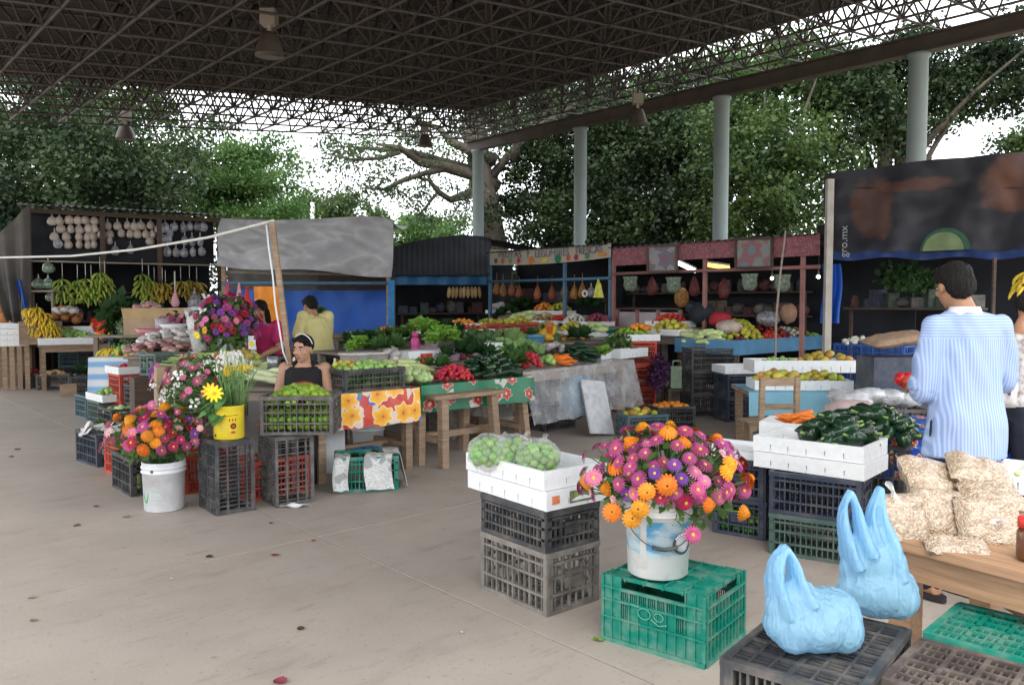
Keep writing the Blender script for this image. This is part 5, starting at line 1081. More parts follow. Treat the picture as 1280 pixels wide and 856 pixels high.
# ---- front tables along V
T1 = (-1.60, 6.55); table('wooden table under the orange flowered cloth', T1, V, 1.02, .8, .745, M_wood, planks=4)
M_or = cloth_print('orange_flower_cloth', [(.52, .04, .03), (.08, .16, .45), (.70, .55, .45), (.10, .22, .08), (.6, .07, .03)], [(.07, (.55, .14, .01)), (.18, (.80, .34, .02)), (.30, (.86, .42, .03)), (.36, (.88, .48, .06)), (.40, (.85, .68, .45))], 4.6, .25)
M_gr = cloth_print('green_flower_cloth', [(.0, .16, .07), (.0, .14, .06), (.0, .17, .08), (.0, .15, .065), (.0, .17, .07), (.02, .14, .06), (.5, .46, .38)], [(.06, (.7, .5, .3)), (.22, (.45, .035, .03)), (.25, (.6, .42, .34))], 4.2, .3)
M_bl = cloth_print('blue_flower_cloth', [(.01, .06, .42), (.01, .07, .45), (.02, .05, .35), (.02, .16, .5)], [(.10, (.75, .55, .05)), (.26, (.6, .08, .05)), (.32, (.7, .6, .5))], 9, .3)
drape('orange and red flowered oilcloth on the front table', T1, V, 1.02, .8, .748, .30, M_or, seed=2)
T2 = (-.85, 7.38); table('wooden trestle table under the green flowered cloth', T2, V, 1.42, .8, .745, M_wood, planks=4, splay=.05)
drape('green cloth with red flowers on the middle table', T2, V, 1.45, .8, .748, .25, M_gr, seed=5)
d3 = Vector((1.68, 2.05, 0)).normalized(); T3 = (.10, 8.5); table('wooden table wrapped in a clear plastic sheet', T3, d3, 2.25, .8, .775, M_wood, planks=4)
M_sheet = sheer('clear_sheet', (.78, .80, .82), .24, .08, 1.0, 7)
drape('clear plastic sheet hanging over the front and end of the table', T3, d3, 2.3, .8, .778, .56, M_sheet, 'plastic_sheet', 'sheet', side=.5, wav=.022, flare=.16, seed=3)
b = MB(); b.box((0, 0, .30), (.36, .025, .64), rot=(-.42, .12, 0)); p = at(742, 545, 0); tag(b.build('white_board', mat('pale_grey_board', (.55, .56, .57), dirt=(.3, .3, .3), dirt_amt=.3), None, (p.x + .05, p.y + .1, .02), (0, 0, R(35))), 'pale grey board leaning behind the clear plastic sheet', 'board')
b = MB(); b.ball((0, 0, .22), (.2, .15, .26), 14, 10, fn=lambda p: p * (1 + .2 * mnoise.noise(p * 2))); tag(b.build('sack', film('dull_blue_film', (.25, .42, .55), .2), None, tuple(Vector((.75, 9.35, .2)))), 'dull blue plastic sack behind the clear plastic sheet', 'sack')
for k, (px, py) in enumerate(((715, 520), (800, 505))): pass
crate('black crate in the dark under the plastic wrapped table', at(680, 545, 0) + Vector((.1, .6, 0)), R(40), M_black, 'fine')
for (px, py, kind, lab, n) in ((806, 548, 'mango', 'yellow mango in the grey crate behind the big bouquet', 10), (842, 536, 'orange', 'orange fruit in the dark crate behind the big bouquet', 18)):
    p = at(px, py, 0); p = Vector((p.x, p.y + .2, 0)); crate(('grey blue' if n == 10 else 'black') + ' crate of fruit on the floor behind the big bouquet', p, R(15), M_blueg if n == 10 else M_black, 'fine', (.5, .34, .26)); heap(kind, lab, zz(p, .2), .19, .12, .05, n, R(15), rect=n > 12)
# bench trestle in front of the green cloth
t = thing('wooden_stool', 'rough wooden trestle stool before the green flowered cloth', 'stool', (-.78, 7.45, 0), aV)
for (x, y) in ((0, -.18), (0, .3), (.72, -.12), (.72, .3)): b = MB(); b.bar((x * .9 + .03, y, .62), (x, y * 1.25, 0), .075, .075); b.build('leg', M_wood, t)
for (a, q) in (((.0, -.12, .25), (.0, .3, .25)), ((.72, -.08, .25), (.72, .3, .25)), ((.03, .1, .25), (.70, .1, .25))): b = MB(); b.bar(a, q, .04, .06); b.build('stretcher', M_wood, t)
b = MB(); b.box((.36, .06, .645), (.85, .5, .04)); b.build('seat', M_wood, t)
# ================================================================= stalls round the market
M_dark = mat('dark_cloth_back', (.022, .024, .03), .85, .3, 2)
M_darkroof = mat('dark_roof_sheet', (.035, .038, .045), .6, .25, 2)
M_corr = mat('corrugated_fibre_sheet', (.09, .085, .085), .7, .25, 2)
M_bluetarp = mat('blue_tarpaulin', (.02, .11, .48), .45, .06, 3, bump=.35, bscale=7)
M_greytarp = mat('grey_tarpaulin', (.42, .415, .43), .3, .1, 3, bump=.5, bscale=6, dirt=(.22, .2, .19), dirt_amt=.4, dirt_scale=1.8)
M_bluepipe = mat('light_blue_paint', (.07, .16, .25), .5, .15, 5)
M_pinkpipe = mat('faded_pink_paint', (.30, .14, .125), .6, .15, 5)
def stall(label, A, B, depth, zf, zb, posts=(0, .5, 1), roof=M_darkroof, post_m=None, back=True, backm=None, name='market_stall', group=None, nsheet=5, corr=.02, sides=True, over=.3):
    A = Vector((A[0], A[1], 0)); B = Vector((B[0], B[1], 0)); d = B - A; Ln = d.length; t = thing(name, label, 'stall', A, math.atan2(d.y, d.x), group=group)
    post_m = post_m or M_wooddk
    for f in posts:
        b = MB(); b.bar((f * Ln, 0, 0), (f * Ln, 0, zf - .03), .08, .08); b.build('post', post_m, t)
    for f in (0, 1): b = MB(); b.bar((f * Ln, depth, 0), (f * Ln, depth, zb - .03), .08, .08); b.build('post', post_m, t)
    for i in range(nsheet):
        w0, w1 = Ln * i / nsheet - (.12 if i == 0 else 0), Ln * (i + 1) / nsheet + (.12 if i == nsheet - 1 else .03)
        def f(a, q): x = w0 + (w1 - w0) * a; return (x, -over + (depth + over + .1) * q, zf + (zb - zf) * q + corr * math.cos(x * 2 * math.pi / .12) + .004 * (i % 2))
        b = MB(); b.grid(f, int((w1 - w0) / .03), 2); b.build('roof_sheet', roof, t)
    b = MB(); b.bar((-.1, -.02, zf - .08), (Ln + .1, -.02, zf - .08), .05, .08); b.build('front_rail', post_m, t)
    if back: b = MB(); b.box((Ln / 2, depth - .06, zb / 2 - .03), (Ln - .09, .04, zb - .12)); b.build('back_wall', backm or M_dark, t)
    if sides:
        for x in (.06, Ln - .06): b = MB(); b.box((x, depth / 2 + .3, zb / 2 - .1), (.02, depth - .75, zb - .3)); b.build('side_wall', M_dark, t)
    return t, Ln
def inframe(t, p): return t.matrix_world.inverted() @ p if False else (Matrix.Rotation(-t.rotation_euler.z, 4, 'Z') @ (Vector(p) - Vector(t.location)))
def sheet(fn, nu, nv, name, m, parent=None):
    b = MB(); b.grid(fn, nu, nv); return b.build(name, m, parent)
nz3 = lambda a, b_, c=0.: mnoise.noise(Vector((a, b_, c)))
# ---------------------------------------------------------------- bag stall (far side, dark, corrugated roof)
SA, SB = (-8.65, 14.4), (-5.9, 16.2); sl = lambda px, py, off=0.0: wall((SA[0] + off * -.55, SA[1] + off * .83), (SB[0] + off * -.55, SB[1] + off * .83), px, py)
zr = sl(150, 264).z
st, Ln = stall('dark wooden stall with a corrugated roof and rows of hanging snack bags', SA, SB, 2.2, zr, zr + .25, (0, .36, .66, 1), M_corr, M_wooddk, over=.35)
zrail = sl(150, 329).z
b = MB(); b.bar((-.1, -.06, zrail), (Ln + .9, -.06, zrail), .03, .03); b.build('hanging_rail', M_woodgrey, st)
b = MB(); b.box((Ln / 2, .25, (zr + zrail) / 2), (Ln - .1, .02, zr - zrail - .1)); b.build('bag_panel', M_dark, st)
for k, zq in enumerate((zrail + .02, zrail - .55)):
    b = MB(); b.box((Ln / 2, .45, zq), (Ln - .1, .35, .02)); b.build('shelf', M_wooddk, st)
M_beige = mat('beige_snack_in_film', (.50, .42, .36), .35, .2, 60, bump=.4, coat=.5, ov=.15); M_bagdull = mat('clear_bag_of_grey_goods', (.30, .30, .33), .25, .5, 30, bump=.5, coat=.6, ov=.4)
M_baggreen = mat('bag_of_green_goods', (.22, .30, .22), .3, .5, 25, bump=.5, coat=.6, ov=.3)
def hangbag_mesh(key, m, wd, h, lump):
    b = MB(); b.lathe([(0, -h), (wd * .32, -h * .97), (wd * .48, -h * .8), (wd * .5, -h * .55), (wd * .36, -h * .28), (wd * .10, -h * .12), (wd * .06, -h * .08), (wd * .14, 0)], 12, sy=.7)
    vs = []
    for v in b.v: k = 1 + lump * mnoise.noise(Vector((v[0] * 14, v[1] * 14, v[2] * 12))); vs.append((v[0] * k, v[1] * k, v[2]))
    b.v = vs; return b.mesh(key, m)
HB = {}
def hangbag(label, p, kind='beige', sc=1.0, rz=0, group=None):
    if kind not in HB: HB[kind] = dict(beige=lambda: hangbag_mesh('snack_bag', M_beige, .17, .19, .15), dull=lambda: hangbag_mesh('clear_bag', M_bagdull, .17, .22, .35), green=lambda: hangbag_mesh('green_bag', M_baggreen, .2, .2, .3))[kind]()
    o = link(dict(beige='snack_bag', dull='clear_bag', green='green_bag')[kind], HB[kind], None, p, (0, 0, rz), sc); tag(o, label, 'bag', group or label)
    b = simple('tie', lambda b: b.tube([(0, 0, -.02), (0, 0, .05)], [.012, .004], 5), M_paper); link('tie', b, o)
g = random.Random(2)
for row, (y0, xs) in enumerate(((268, (64, 75, 86, 97, 107, 117)), (279, (76, 89, 99, 110, 118)), (288, (67, 82, 98, 109, 117)), (298, (85, 98, 110, 117)))):
    for x in xs: hangbag('beige snack bag in the corner panel', sl(x + g.uniform(-1, 1), y0 + g.uniform(-1, 1), .12), 'beige', 1.0, g.uniform(0, 6), 'beige snack bags in the corner panel')
for row, (y0, xs) in enumerate(((275, (134, 147, 158, 168, 176, 188)), (285, (127, 138, 151, 163, 172, 182, 191)), (294, (136, 188)))):
    for x in xs: hangbag('beige snack bag in the middle panel', sl(x + g.uniform(-1, 1), y0 + g.uniform(-1, 1), .12), 'beige', 1.0, g.uniform(0, 6), 'beige snack bags in the middle panel')
for (x, y0) in ((199, 277), (206, 276), (213, 283), (218, 276), (229, 276), (237, 276), (246, 276), (254, 276), (202, 290), (210, 290), (231, 293), (240, 293), (250, 293), (209, 306), (220, 308), (230, 308), (241, 307), (252, 307), (144, 305), (163, 304), (72, 296), (128, 285)):
    hangbag('clear bag of dull goods hanging up high', sl(x, y0, .11), 'dull', g.uniform(.9, 1.15), g.uniform(0, 6), 'clear bags hanging in the dark stall')
for (x, y0) in ((60, 326), (48, 346), (60, 346), (65, 362)): hangbag('bag of pale green leaves on the little shelf at the bananas', sl(x, y0, -.05), 'green', 1.1, g.uniform(0, 6), 'bags of green leaves beside the bananas')
t = thing('wooden_shelf', 'little wooden shelf stand holding bags of green leaves beside the bananas', 'shelf', sl(53, 365, -.1))
for x in (-.18, .18): b = MB(); b.bar((x, 0, -.0), (x, 0, -1.0), .04, .04); b.build('leg', M_woodgrey, t)
b = MB(); b.box((0, 0, .015), (.55, .3, .03)); b.build('shelf_board', M_woodgrey, t)
# banana bunches
def bananas(label, p, rows, per, m, h=.36, w_=.15, sc=1.0, group=None, hang=True, seed=0):
    g = random.Random(seed); t = thing('banana_bunch', label, 'bananas', p, g.uniform(0, 6), group=group); prod('banana')
    k = ('banana', m.name)
    if k not in PR: q = PR['banana'].copy(); q.materials[0] = m; PR[k] = q
    for i in range(rows):
        for j in range(per):
            a = j * 2 * math.pi / per + i * .5 + g.uniform(-.2, .2); z = -.02 - i * h / rows
            link('banana', PR[k], t, (.035 * math.cos(a) * (1 + .2 * i), .035 * math.sin(a) * (1 + .2 * i), z), (g.uniform(-.15, .15), g.uniform(-.95, -.45) + .0, a), sc * g.uniform(.9, 1.15))
    b = MB(); b.tube([(0, 0, .05), (0, 0, -h)], [.012, .018], 6); b.build('stalk', M_stem, t)
    if hang: b = MB(); b.tube([(0, 0, .04), (0, 0, .28)], .006, 5); b.build('hanging_cord', M_paper, t)
    return t
M_bgreen = mat('green_banana_skin', (.30, .40, .06), .5, .25, 12, ov=.25, oh=.03); prod('banana'); M_byel = PR['banana'].materials[0]; M_bdull = mat('ripe_banana_skin', (.45, .31, .05), .5, .25, 12, ov=.25)
for k, (x, y) in enumerate(((78, 348), (97, 350), (107, 348), (114, 350), (125, 340), (131, 345), (178, 342), (186, 350))):
    bananas('green banana bunch, %s' % ('nearest the shelf of green leaf bags', 'second from the shelf of green leaf bags', 'small one squeezed between two bigger green bunches', 'long one under the biggest bunches', 'biggest and highest of the green bunches', 'beside the biggest green bunch', 'alone next to the blue cloth scrap', 'lower one beside the lone green bunch')[k], sl(x, y, -.1), 4, 7, M_bgreen, .42, sc=1.02, seed=k, group='green bananas hung along the dark stall')
for k, (x, y) in enumerate(((193, 352), (203, 353), (207, 356), (226, 351), (237, 350), (246, 352))):
    bananas('dull yellow banana bunch, %s' % ('closest to the green bunches', 'paired one beside the pink fly swatter', 'tucked behind the pair at the pink fly swatter', 'just past the pink fly swatter', 'over the hanging clear bag', 'last before the stall post')[k], sl(x, y, -.08), 3, 6, M_bdull, .3, sc=1.15, seed=20 + k, group='yellow bananas hung along the dark stall')
p = sl(219, 372, -.5); t = thing('hanging_net_bag', 'pink and white patterned teardrop bag on a white cord before the yellow bananas', 'bag', p)
b = MB(); b.lathe([(0, -.18), (.06, -.17), (.09, -.10), (.06, 0), (.02, .1), (.012, .16)], 12, sy=.5); b.build('bag_body', stripes('pink_white_check', (.6, .12, .2), (.75, .6, .62), 2, .03, .5), t); b = MB(); b.tube([(0, 0, .15), (0, 0, .5)], .014, 6); b.build('cord', M_paper, t)
hangbag('glossy clear bag hanging alone below the yellow bananas', sl(243, 365, -.3), 'dull', 1.6)
# old sheet hanging at the stall's outer end
t = thing('hanging_sheet', 'dull grey brown sheet hanging slantwise at the outer end of the dark stall', 'sheet', sl(20, 380, -.2)); o0 = Vector(t.location)
M_oldsheet = mat('dull_old_sheet', (.12, .11, .10), .6, .2, 3, bump=.4, bscale=4)
def f(a, q):
    top = sl(-25 + 62 * a, 315 - 60 * a, -.25); bot = sl(10 + 27 * a, 400 + 15 * a, -.3)
    p = top.lerp(bot, q); n = .07 * math.sin(a * 16 + q * 2) * (.3 + q); return p - o0 + Vector((.2 * n, -n, 0)) * 1.0
sheet(f, 30, 14, 'sheet_cloth', M_oldsheet, t)
t = thing('blue_sheet', 'narrow strip of blue and grey plastic hanging under the slanting old sheet', 'sheet', sl(30, 400, -.35)); o0 = Vector(t.location)
sheet(lambda a, q: sl(20 + 8 * a + 6 * q + (4 * math.sin(q * 3)), 350 + 78 * q, -.35 + .05 * math.sin(a * 9)) - o0, 10, 12, 'sheet_cloth', M_bluetarp, t)
# ---------------------------------------------------------------- grey tarpaulin stall with blue back sheet
GA, GB = (-4.95, 13.6), (-2.02, 13.85); gl = lambda px, py, off=0.: wall((GA[0], GA[1] + off), (GB[0], GB[1] + off), px, py)
zt = gl(380, 275).z
t = thing('tarpaulin_stall', 'stall under a wrinkled grey tarpaulin with a blue sheet behind', 'stall', (GA[0], GA[1], 0)); gO = Vector((GA[0], GA[1], 0))
for px, off in ((281, 0), (486, 0), (281, 2), (486, 2)): p = gl(px, 400, off) - gO; b = MB(); b.bar((p.x, p.y, 0), (p.x, p.y, zt - .05), .07, .07); b.build('post', M_wood, t)
def f(a, q):
    x = 277 + 215 * a; ytop = 273 + 2.5 * math.sin(a * 5) + (4 * max(0, a - .9) * 10); ybot = 333 + 13 * a + 2 * math.sin(a * 9)
    p = gl(x, ytop + (ybot - ytop) * q, -.12); h = .20 * nz3(a * 3 + q * 1.2, q * 1.4 - a, 4) + .05 * math.sin((a * 1.3 + q * .8) * 9) + .09 * abs(nz3(a * 7 - q * 4, q * 2.5, 2)) + .04 * abs(nz3(a * 15 + q * 8, q * 5, 5))
    return p - gO + Vector((0, -h - .18 * q, 0))
sheet(f, 60, 24, 'grey_tarpaulin', M_greytarp, t)
sheet(lambda a, q: gl(277 + 213 * a, 274, -.12) - gO + Vector((0, 2.2 * q, .10 * q - .12 * math.sin(q * 3.1) + .05 * nz3(a * 4, q * 3))), 24, 10, 'tarpaulin_top', M_greytarp, t)
b = MB(); b.tube([gl(277, 354, -.05) - gO, gl(488, 354, -.05) - gO], .03, 8); b.build('blue_rail', M_bluepipe, t)
b = MB(); b.tube([gl(277, 340, .02) - gO, gl(486, 344, .02) - gO], .025, 8); b.build('rail', M_woodgrey, t)
def f(a, q):
    p = gl(355 + 131 * a, 363 + 80 * q, 1.2); return p - gO + Vector((0, .06 * nz3(a * 6, q * 2.5) + .03 * math.sin(a * 22) * q, 0))
sheet(f, 40, 14, 'blue_sheet', M_bluetarp, t)
sheet(lambda a, q: gl(276 + 60 * a, 362 + 60 * q, 1.3) - gO + Vector((0, .06 * nz3(a * 6, q * 2.5), 0)), 20, 8, 'blue_sheet', M_bluetarp, t)
sheet(lambda a, q: gl(284 + 118 * a, 330 + 42 * q, 1.6) - gO + Vector((0, .08 * nz3(a * 9, q * 2.5), 0)), 20, 5, 'pale_sheet', M_oldsheet, t)
sheet(lambda a, q: gl(398 + 94 * a, 330 + 42 * q, 1.5) - gO, 6, 3, 'dark_board', M_wooddk, t)
# orange sheet
t = thing('orange_sheet', 'bright orange sheet hanging behind the leaning wooden pole', 'sheet', dp(335, 380, 11.2)); o0 = Vector(t.location)
sheet(lambda a, q: dp(317 + 35 * a + 3 * q, 358 + 44 * q + 6 * a * q, 11.2 + .05 * nz3(a * 5, q * 4)) - o0, 12, 10, 'sheet_cloth', mat('orange_sheet', (.85, .28, .02), .45, .1, 4, bump=.3), t)
# ---------------------------------------------------------------- dark stall between grey tarpaulin and banner
KA, KB = (-2.0, 13.95), (-.42, 15.3); kl = lambda px, py, off=0.: wall((KA[0] - .67 * off, KA[1] + .74 * off), (KB[0] - .67 * off, KB[1] + .74 * off), px, py)
t = thing('market_stall', 'dark stall under a sagging black sheet roof beside the fruit banner', 'stall', (KA[0], KA[1], 0)); kO = Vector((KA[0], KA[1], 0))
for px, off in ((492, 0), (612, 0), (492, 2.2), (612, 2.2)): p = kl(px, 400, off) - kO; b = MB(); b.bar((p.x, p.y, 0), (p.x, p.y, 2.0), .06, .06); b.build('post', M_wooddk, t)
def f(a, q):
    x = 489 + 125 * a; yb = 344; yt = 309 - 15 * math.sin(min(1, a / .75) * math.pi / 2) + (8 * max(0, a - .75) * 4 * .25)
    p = kl(x, yb + (yt - yb) * q, -.15 + 1.0 * q); return p - kO + Vector((0, 0, -.05 * math.sin(a * math.pi) * math.sin(q * math.pi) + .006 * math.sin(a * 120)))
sheet(f, 60, 8, 'roof_sheet', M_darkroof, t)
def f(a, q):
    A_ = kl(580 + 112 * q, 293 + 20 * q, .9 - .6 * q); return A_ - kO + Vector((-.3 * a, 2.0 * a, .05 * a))
sheet(f, 8, 10, 'roof_sheet', M_darkroof, t)
sheet(lambda a, q: kl(489 + 123 * a, 345 + 11 * q, .0) - kO + Vector((0, .04 * math.sin(a * 30), 0)), 40, 3, 'blue_trim', mat('dark_blue_cloth', (.02, .10, .22), .6, .2, 5), t)
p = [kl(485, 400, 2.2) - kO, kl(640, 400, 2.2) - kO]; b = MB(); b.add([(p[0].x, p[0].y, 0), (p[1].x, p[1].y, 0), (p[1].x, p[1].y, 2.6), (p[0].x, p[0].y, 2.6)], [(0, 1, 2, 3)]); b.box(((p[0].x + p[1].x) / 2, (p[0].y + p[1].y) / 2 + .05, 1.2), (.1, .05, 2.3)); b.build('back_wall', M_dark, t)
sheet(lambda a, q: kl(485 + 8 * a, 350 + 75 * q, -.25 + .03 * math.sin(q * 7)) - kO, 4, 8, 'blue_strip', mat('bright_blue_strip', (.03, .22, .5), .5), t)
for i in range(9):
    p = kl(562 + i * 4.6, 358, .3); b = simple('corn_cob', lambda b: b.tube([(0, 0, 0), (0, 0, -.05), (0, 0, -.17), (0, 0, -.22)], [.01, .032, .036, .012], 8), mat('dry_tan_husk', (.42, .28, .13), .7, .25, 20, ov=.2))
    tag(link('corn_cob', b, None, p, (g.uniform(-.1, .1), g.uniform(-.1, .1), g.uniform(0, 6))), 'tan dry corn cob hanging in the dark stall', 'corn', 'dry corn cobs hanging in a row')
# ---------------------------------------------------------------- banner stall and pink stall: one straight line of fronts
LA, LB = Vector((-.42, 15.2, 0)), Vector((5.54, 8.66, 0)); ld = (LB - LA).normalized(); ln_ = Vector((-ld.y, ld.x, 0))        # away from the camera
if ln_.y < 0: ln_ = -ln_
ll = lambda px, py, off=0.: wall(LA + ln_ * off, LB + ln_ * off, px, py)
def linestall(label, px0, px1, zt, posts, post_m, depth=2.4, rail=None, rail_m=None):
    p0, p1 = ll(px0, 378), ll(px1, 378); p0.z = p1.z = 0; t = thing('market_stall', label, 'stall', p0, math.atan2(ld.y, ld.x)); Ln = (p1 - p0).length
    L_ = lambda q: Matrix.Rotation(-math.atan2(ld.y, ld.x), 4, 'Z') @ (q - p0)
    for px in posts: q = L_(ll(px, 378)); b = MB(); b.bar((q.x, 0, 0), (q.x, 0, zt - .04), .05, .05); b.build('post', post_m, t)
    for x in (.03, Ln - .03): b = MB(); b.bar((x, depth, 0), (x, depth, zt), .06, .06); b.build('post', M_wooddk, t)
    for i in range(4):
        w0, w1 = Ln * i / 4, Ln * (i + 1) / 4 - .004; b = MB(); b.grid(lambda a, q: (w0 + (w1 - w0) * a, -.15 + (depth + .2) * q, zt + .03 + .12 * q + .012 * math.cos((w0 + (w1 - w0) * a) * 52) + .003 * (i % 2)), int((w1 - w0) / .03), 1); b.build('roof_sheet', M_darkroof, t)
    b = MB(); b.box((Ln / 2 - .7, depth - .1, zt / 2 + .05), (Ln + 2.0, .03, zt)); b.build('back_wall', M_dark, t)
    if rail: z = ll((px0 + px1) / 2, rail).z; b = MB(); b.tube([(0, -.04, z), (Ln, -.04, z)], .025, 8); b.build('rail', rail_m, t)
    return t, L_, Ln
t, L_, Ln = linestall('stall behind the long banner painted with fruit', 612, 764, 2.42, (613, 706, 763), M_bluepipe, rail=350, rail_m=M_bluepipe)
M_ban = mat('beige_banner_cloth', (.42, .37, .30), .8, .12, 5, dirt=(.25, .2, .15), dirt_amt=.3)
def ban(a, q):
    y0 = 312 + 3.5 * math.sin(a * math.pi) - 8.5 * a; y1 = 331.5 + 3 * math.sin(a * math.pi) - 10 * a
    return L_(ll(612.5 + 151 * a, y0 + (y1 - y0) * q, -.09))
bn = sheet(lambda a, q: ban(a, q) + Vector((0, .02 * math.sin(a * 9), 0)), 40, 4, 'banner', M_ban, t)
def onban(a, q, e=.012): return ban(a, q) + Vector((0, .02 * math.sin(a * 9) - e, 0))
# painted row of fruit and a line of lettering
cols = ((.12, .07, .10), (.5, .1, .06), (.16, .25, .08), (.5, .03, .03), (.55, .2, .04), (.55, .42, .08), (.02, .16, .08), (.5, .10, .05), (.3, .03, .05), (.08, .2, .08), (.55, .25, .06))
for i, a in enumerate((.05, .105, .165, .235, .345, .455, .57, .655, .715, .80, .93)):
    b = MB(); c0 = onban(a, .72); r = (.075 if i in (4, 6) else .05) * (1.1 if i == 5 else 1); n = 14; el = 2.0 if i in (5, 10) else 1
    b.add([c0] + [c0 + Vector((r * el * math.cos(k * 2 * math.pi / n), 0, r * math.sin(k * 2 * math.pi / n) * (.8 if el > 1 else 1))) for k in range(n)], [(0, 1 + k, 1 + (k + 1) % n) for k in range(n)]); b.build('painted_fruit', mat('banner_paint_%d' % i, cols[i], .7), bn)
def lettering(txt, size, m, parent, loc, rot, name='lettering', ext=.002):
    cu = bpy.data.curves.new(name, 'FONT'); cu.body = txt; cu.size = size; cu.extrude = ext; cu.align_x = 'CENTER'; cu.align_y = 'CENTER'
    o = bpy.data.objects.new(name + '_tmp', cu); C.objects.link(o); dg = bpy.context.evaluated_depsgraph_get(); me = bpy.data.meshes.new_from_object(o.evaluated_get(dg)); bpy.data.objects.remove(o)
    me.materials.clear(); me.materials.append(m); return link(name, me, parent, loc, rot)
M_ink = mat('faded_blue_grey_ink', (.13, .14, .17), .8)
for txt, a0, a1 in (('FRUTAS', .07, .26), ('Y', .30, .33), ('LEGUMBRES', .38, .66), ('FRESCAS', .71, .93)):
    p0, p1 = onban(a0, .34), onban(a1, .34); o = lettering(txt, .17, M_ink, bn, (p0 + p1) / 2 + Vector((0, -.006, 0)), (R(90), -math.atan2(p1.z - p0.z, (p1 - p0).length), 0)); wv = max(v.co.x for v in o.data.vertices) * 2
    o.scale = ((p1.x - p0.x) / wv, 1, 1)
# hanging goods of the banner stall
M_orn = mat('net_of_orange_fruit', (.33, .13, .05), .6, .35, 20, ov=.25, oh=.02)
for (x, y) in ((621, 352), (629, 354), (640, 353), (649, 357), (672, 357), (690, 357), (706, 354), (718, 356), (728, 354)):
    p = ll(x, y, .5); o = simple('fruit_net', lambda b: b.lathe([(0, -.26), (.06, -.25), (.08, -.18), (.06, -.1), (.03, -.03), (.01, .0), (.006, .18)], 10), M_orn)
    tag(link('fruit_net', o, None, p), 'orange fruit net behind the blue rail', 'net bag', 'nets of orange fruit in the banner stall')
p = ll(748, 372, -.05); b = MB(); b.grid(lambda a, q: ((a - .5) * (.22 - .13 * q), .01 * math.sin(a * 9), .24 * q), 8, 8); b.tube([(0, 0, .22), (0, 0, .32)], [.03, .01], 6); tag(b.build('yellow_bag', mat('yellow_bag', (.62, .6, .1), .5), None, p, (0, 0, -.8)), 'yellow plastic bag hanging at the end of the banner stall', 'bag')
p = ll(731, 367, -.05); b = MB(); b.tube([(.05 * math.cos(i * .5236), 0, .05 * math.sin(i * .5236)) for i in range(13)], .014, 6); tag(b.build('white_ring', M_white, None, p, (0, 0, -.8)), 'white ring hanging next to the yellow bag', 'ring')
hangbag('pale bag hanging above the white ring', ll(739, 357, .1), 'dull', .9)
# pink stall
t, L_, Ln = linestall('stall with pink printed valance and two fruit pictures', 766, 1026, 2.36, (767, 881, 1003), M_pinkpipe, rail=338, rail_m=M_pinkpipe)
pk = t
def pinkmat():
    return cloth_print('pink_print_cloth', [(.25, .085, .10), (.28, .10, .115), (.22, .07, .085)], [(.12, (.10, .03, .05)), (.26, (.34, .17, .17)), (.34, (.2, .05, .075))], 11, .8)
M_pk = pinkmat()
yt = lambda x: 309.5 - (x - 766) * .0712; yb = lambda x: 332.5 - (x - 766) * .052
for (x0, x1, dy) in ((766, 808, 0), (847, 920, -3), (966, 1025, 0)):
    sheet(lambda a, q: L_(ll(x0 + (x1 - x0) * a, yt(x0 + (x1 - x0) * a) * (1 - q) + (yb(x0 + (x1 - x0) * a) + dy) * q, -.08 + .015 * math.sin(a * 14) * q)), 24, 4, 'printed_valance', M_pk, t)
pc_ = (cloth_print('fruit_picture_a', [(.27, .27, .27), (.25, .23, .23), (.22, .22, .24)], [(.2, (.22, .08, .10)), (.32, (.10, .15, .19)), (.42, (.18, .10, .13))], 3.4, .5), cloth_print('fruit_picture_b', [(.20, .21, .20), (.23, .19, .18), (.18, .20, .19)], [(.18, (.12, .17, .19)), (.36, (.22, .09, .10)), (.46, (.21, .12, .12))], 3.0, .5))
for k, (x0, x1, ya, yb_) in enumerate(((810, 846, 308, 340), (920, 965, 299, 335))):
    c4 = [L_(ll(x, y, -.13)) for x, y in ((x0, ya), (x1, ya - 1), (x1, yb_ - 1), (x0, yb_))]; f = MB()
    for i in range(4): f.bar(c4[i], c4[(i + 1) % 4], .03, .035)
    fr_ = f.build('picture_frame', M_wooddk, t); b = MB(); b.add(c4, [(0, 3, 2, 1)]); b.build('picture', pc_[k], fr_)
# lit tubes and bulbs of the pink stall
for (x0, y0, x1, y1, col, e, lab) in ((848, 329, 869, 339, (.85, .93, 1), 3.0, 'lit white fluorescent tube under the pink valance'), (882, 331, 911, 335, (1, .55, .12), .9, 'dim yellow fluorescent tube beside the white one')):
    a, q = dp(x0, y0, ll(x0, y0, .5).y), dp(x1, y1, ll(x1, y1, .9).y); b = MB(); b.tube([Vector(), q - a], .03, 8)
    o = b.build('light_tube', mat('lit_tube_%d' % x0, col, emit=(col, e)), None, a); tag(o, lab, 'light'); b = MB(); b.bar(Vector((0, 0, .045)), q - a + Vector((0, 0, .045)), .05, .03); b.build('tube_housing', M_white, o)
for (x, y, off, lab) in ((965, 348, .6, 'lit bulb hanging inside the pink stall'), (1023, 346, .5, 'lit bulb at the corner of the black tarpaulin')):
    t2 = thing('light_bulb', lab, 'bulb', ll(x, y, off)); b = MB(); b.ball((0, 0, 0), .024, 10, 8); b.build('bulb_glass', mat('lit_bulb', (1, .9, .75), emit=((1, .9, .75), 6)), t2); b = MB(); b.tube([(0, 0, .03), (0, 0, .3)], .012, 6); b.build('bulb_cord', M_black, t2)
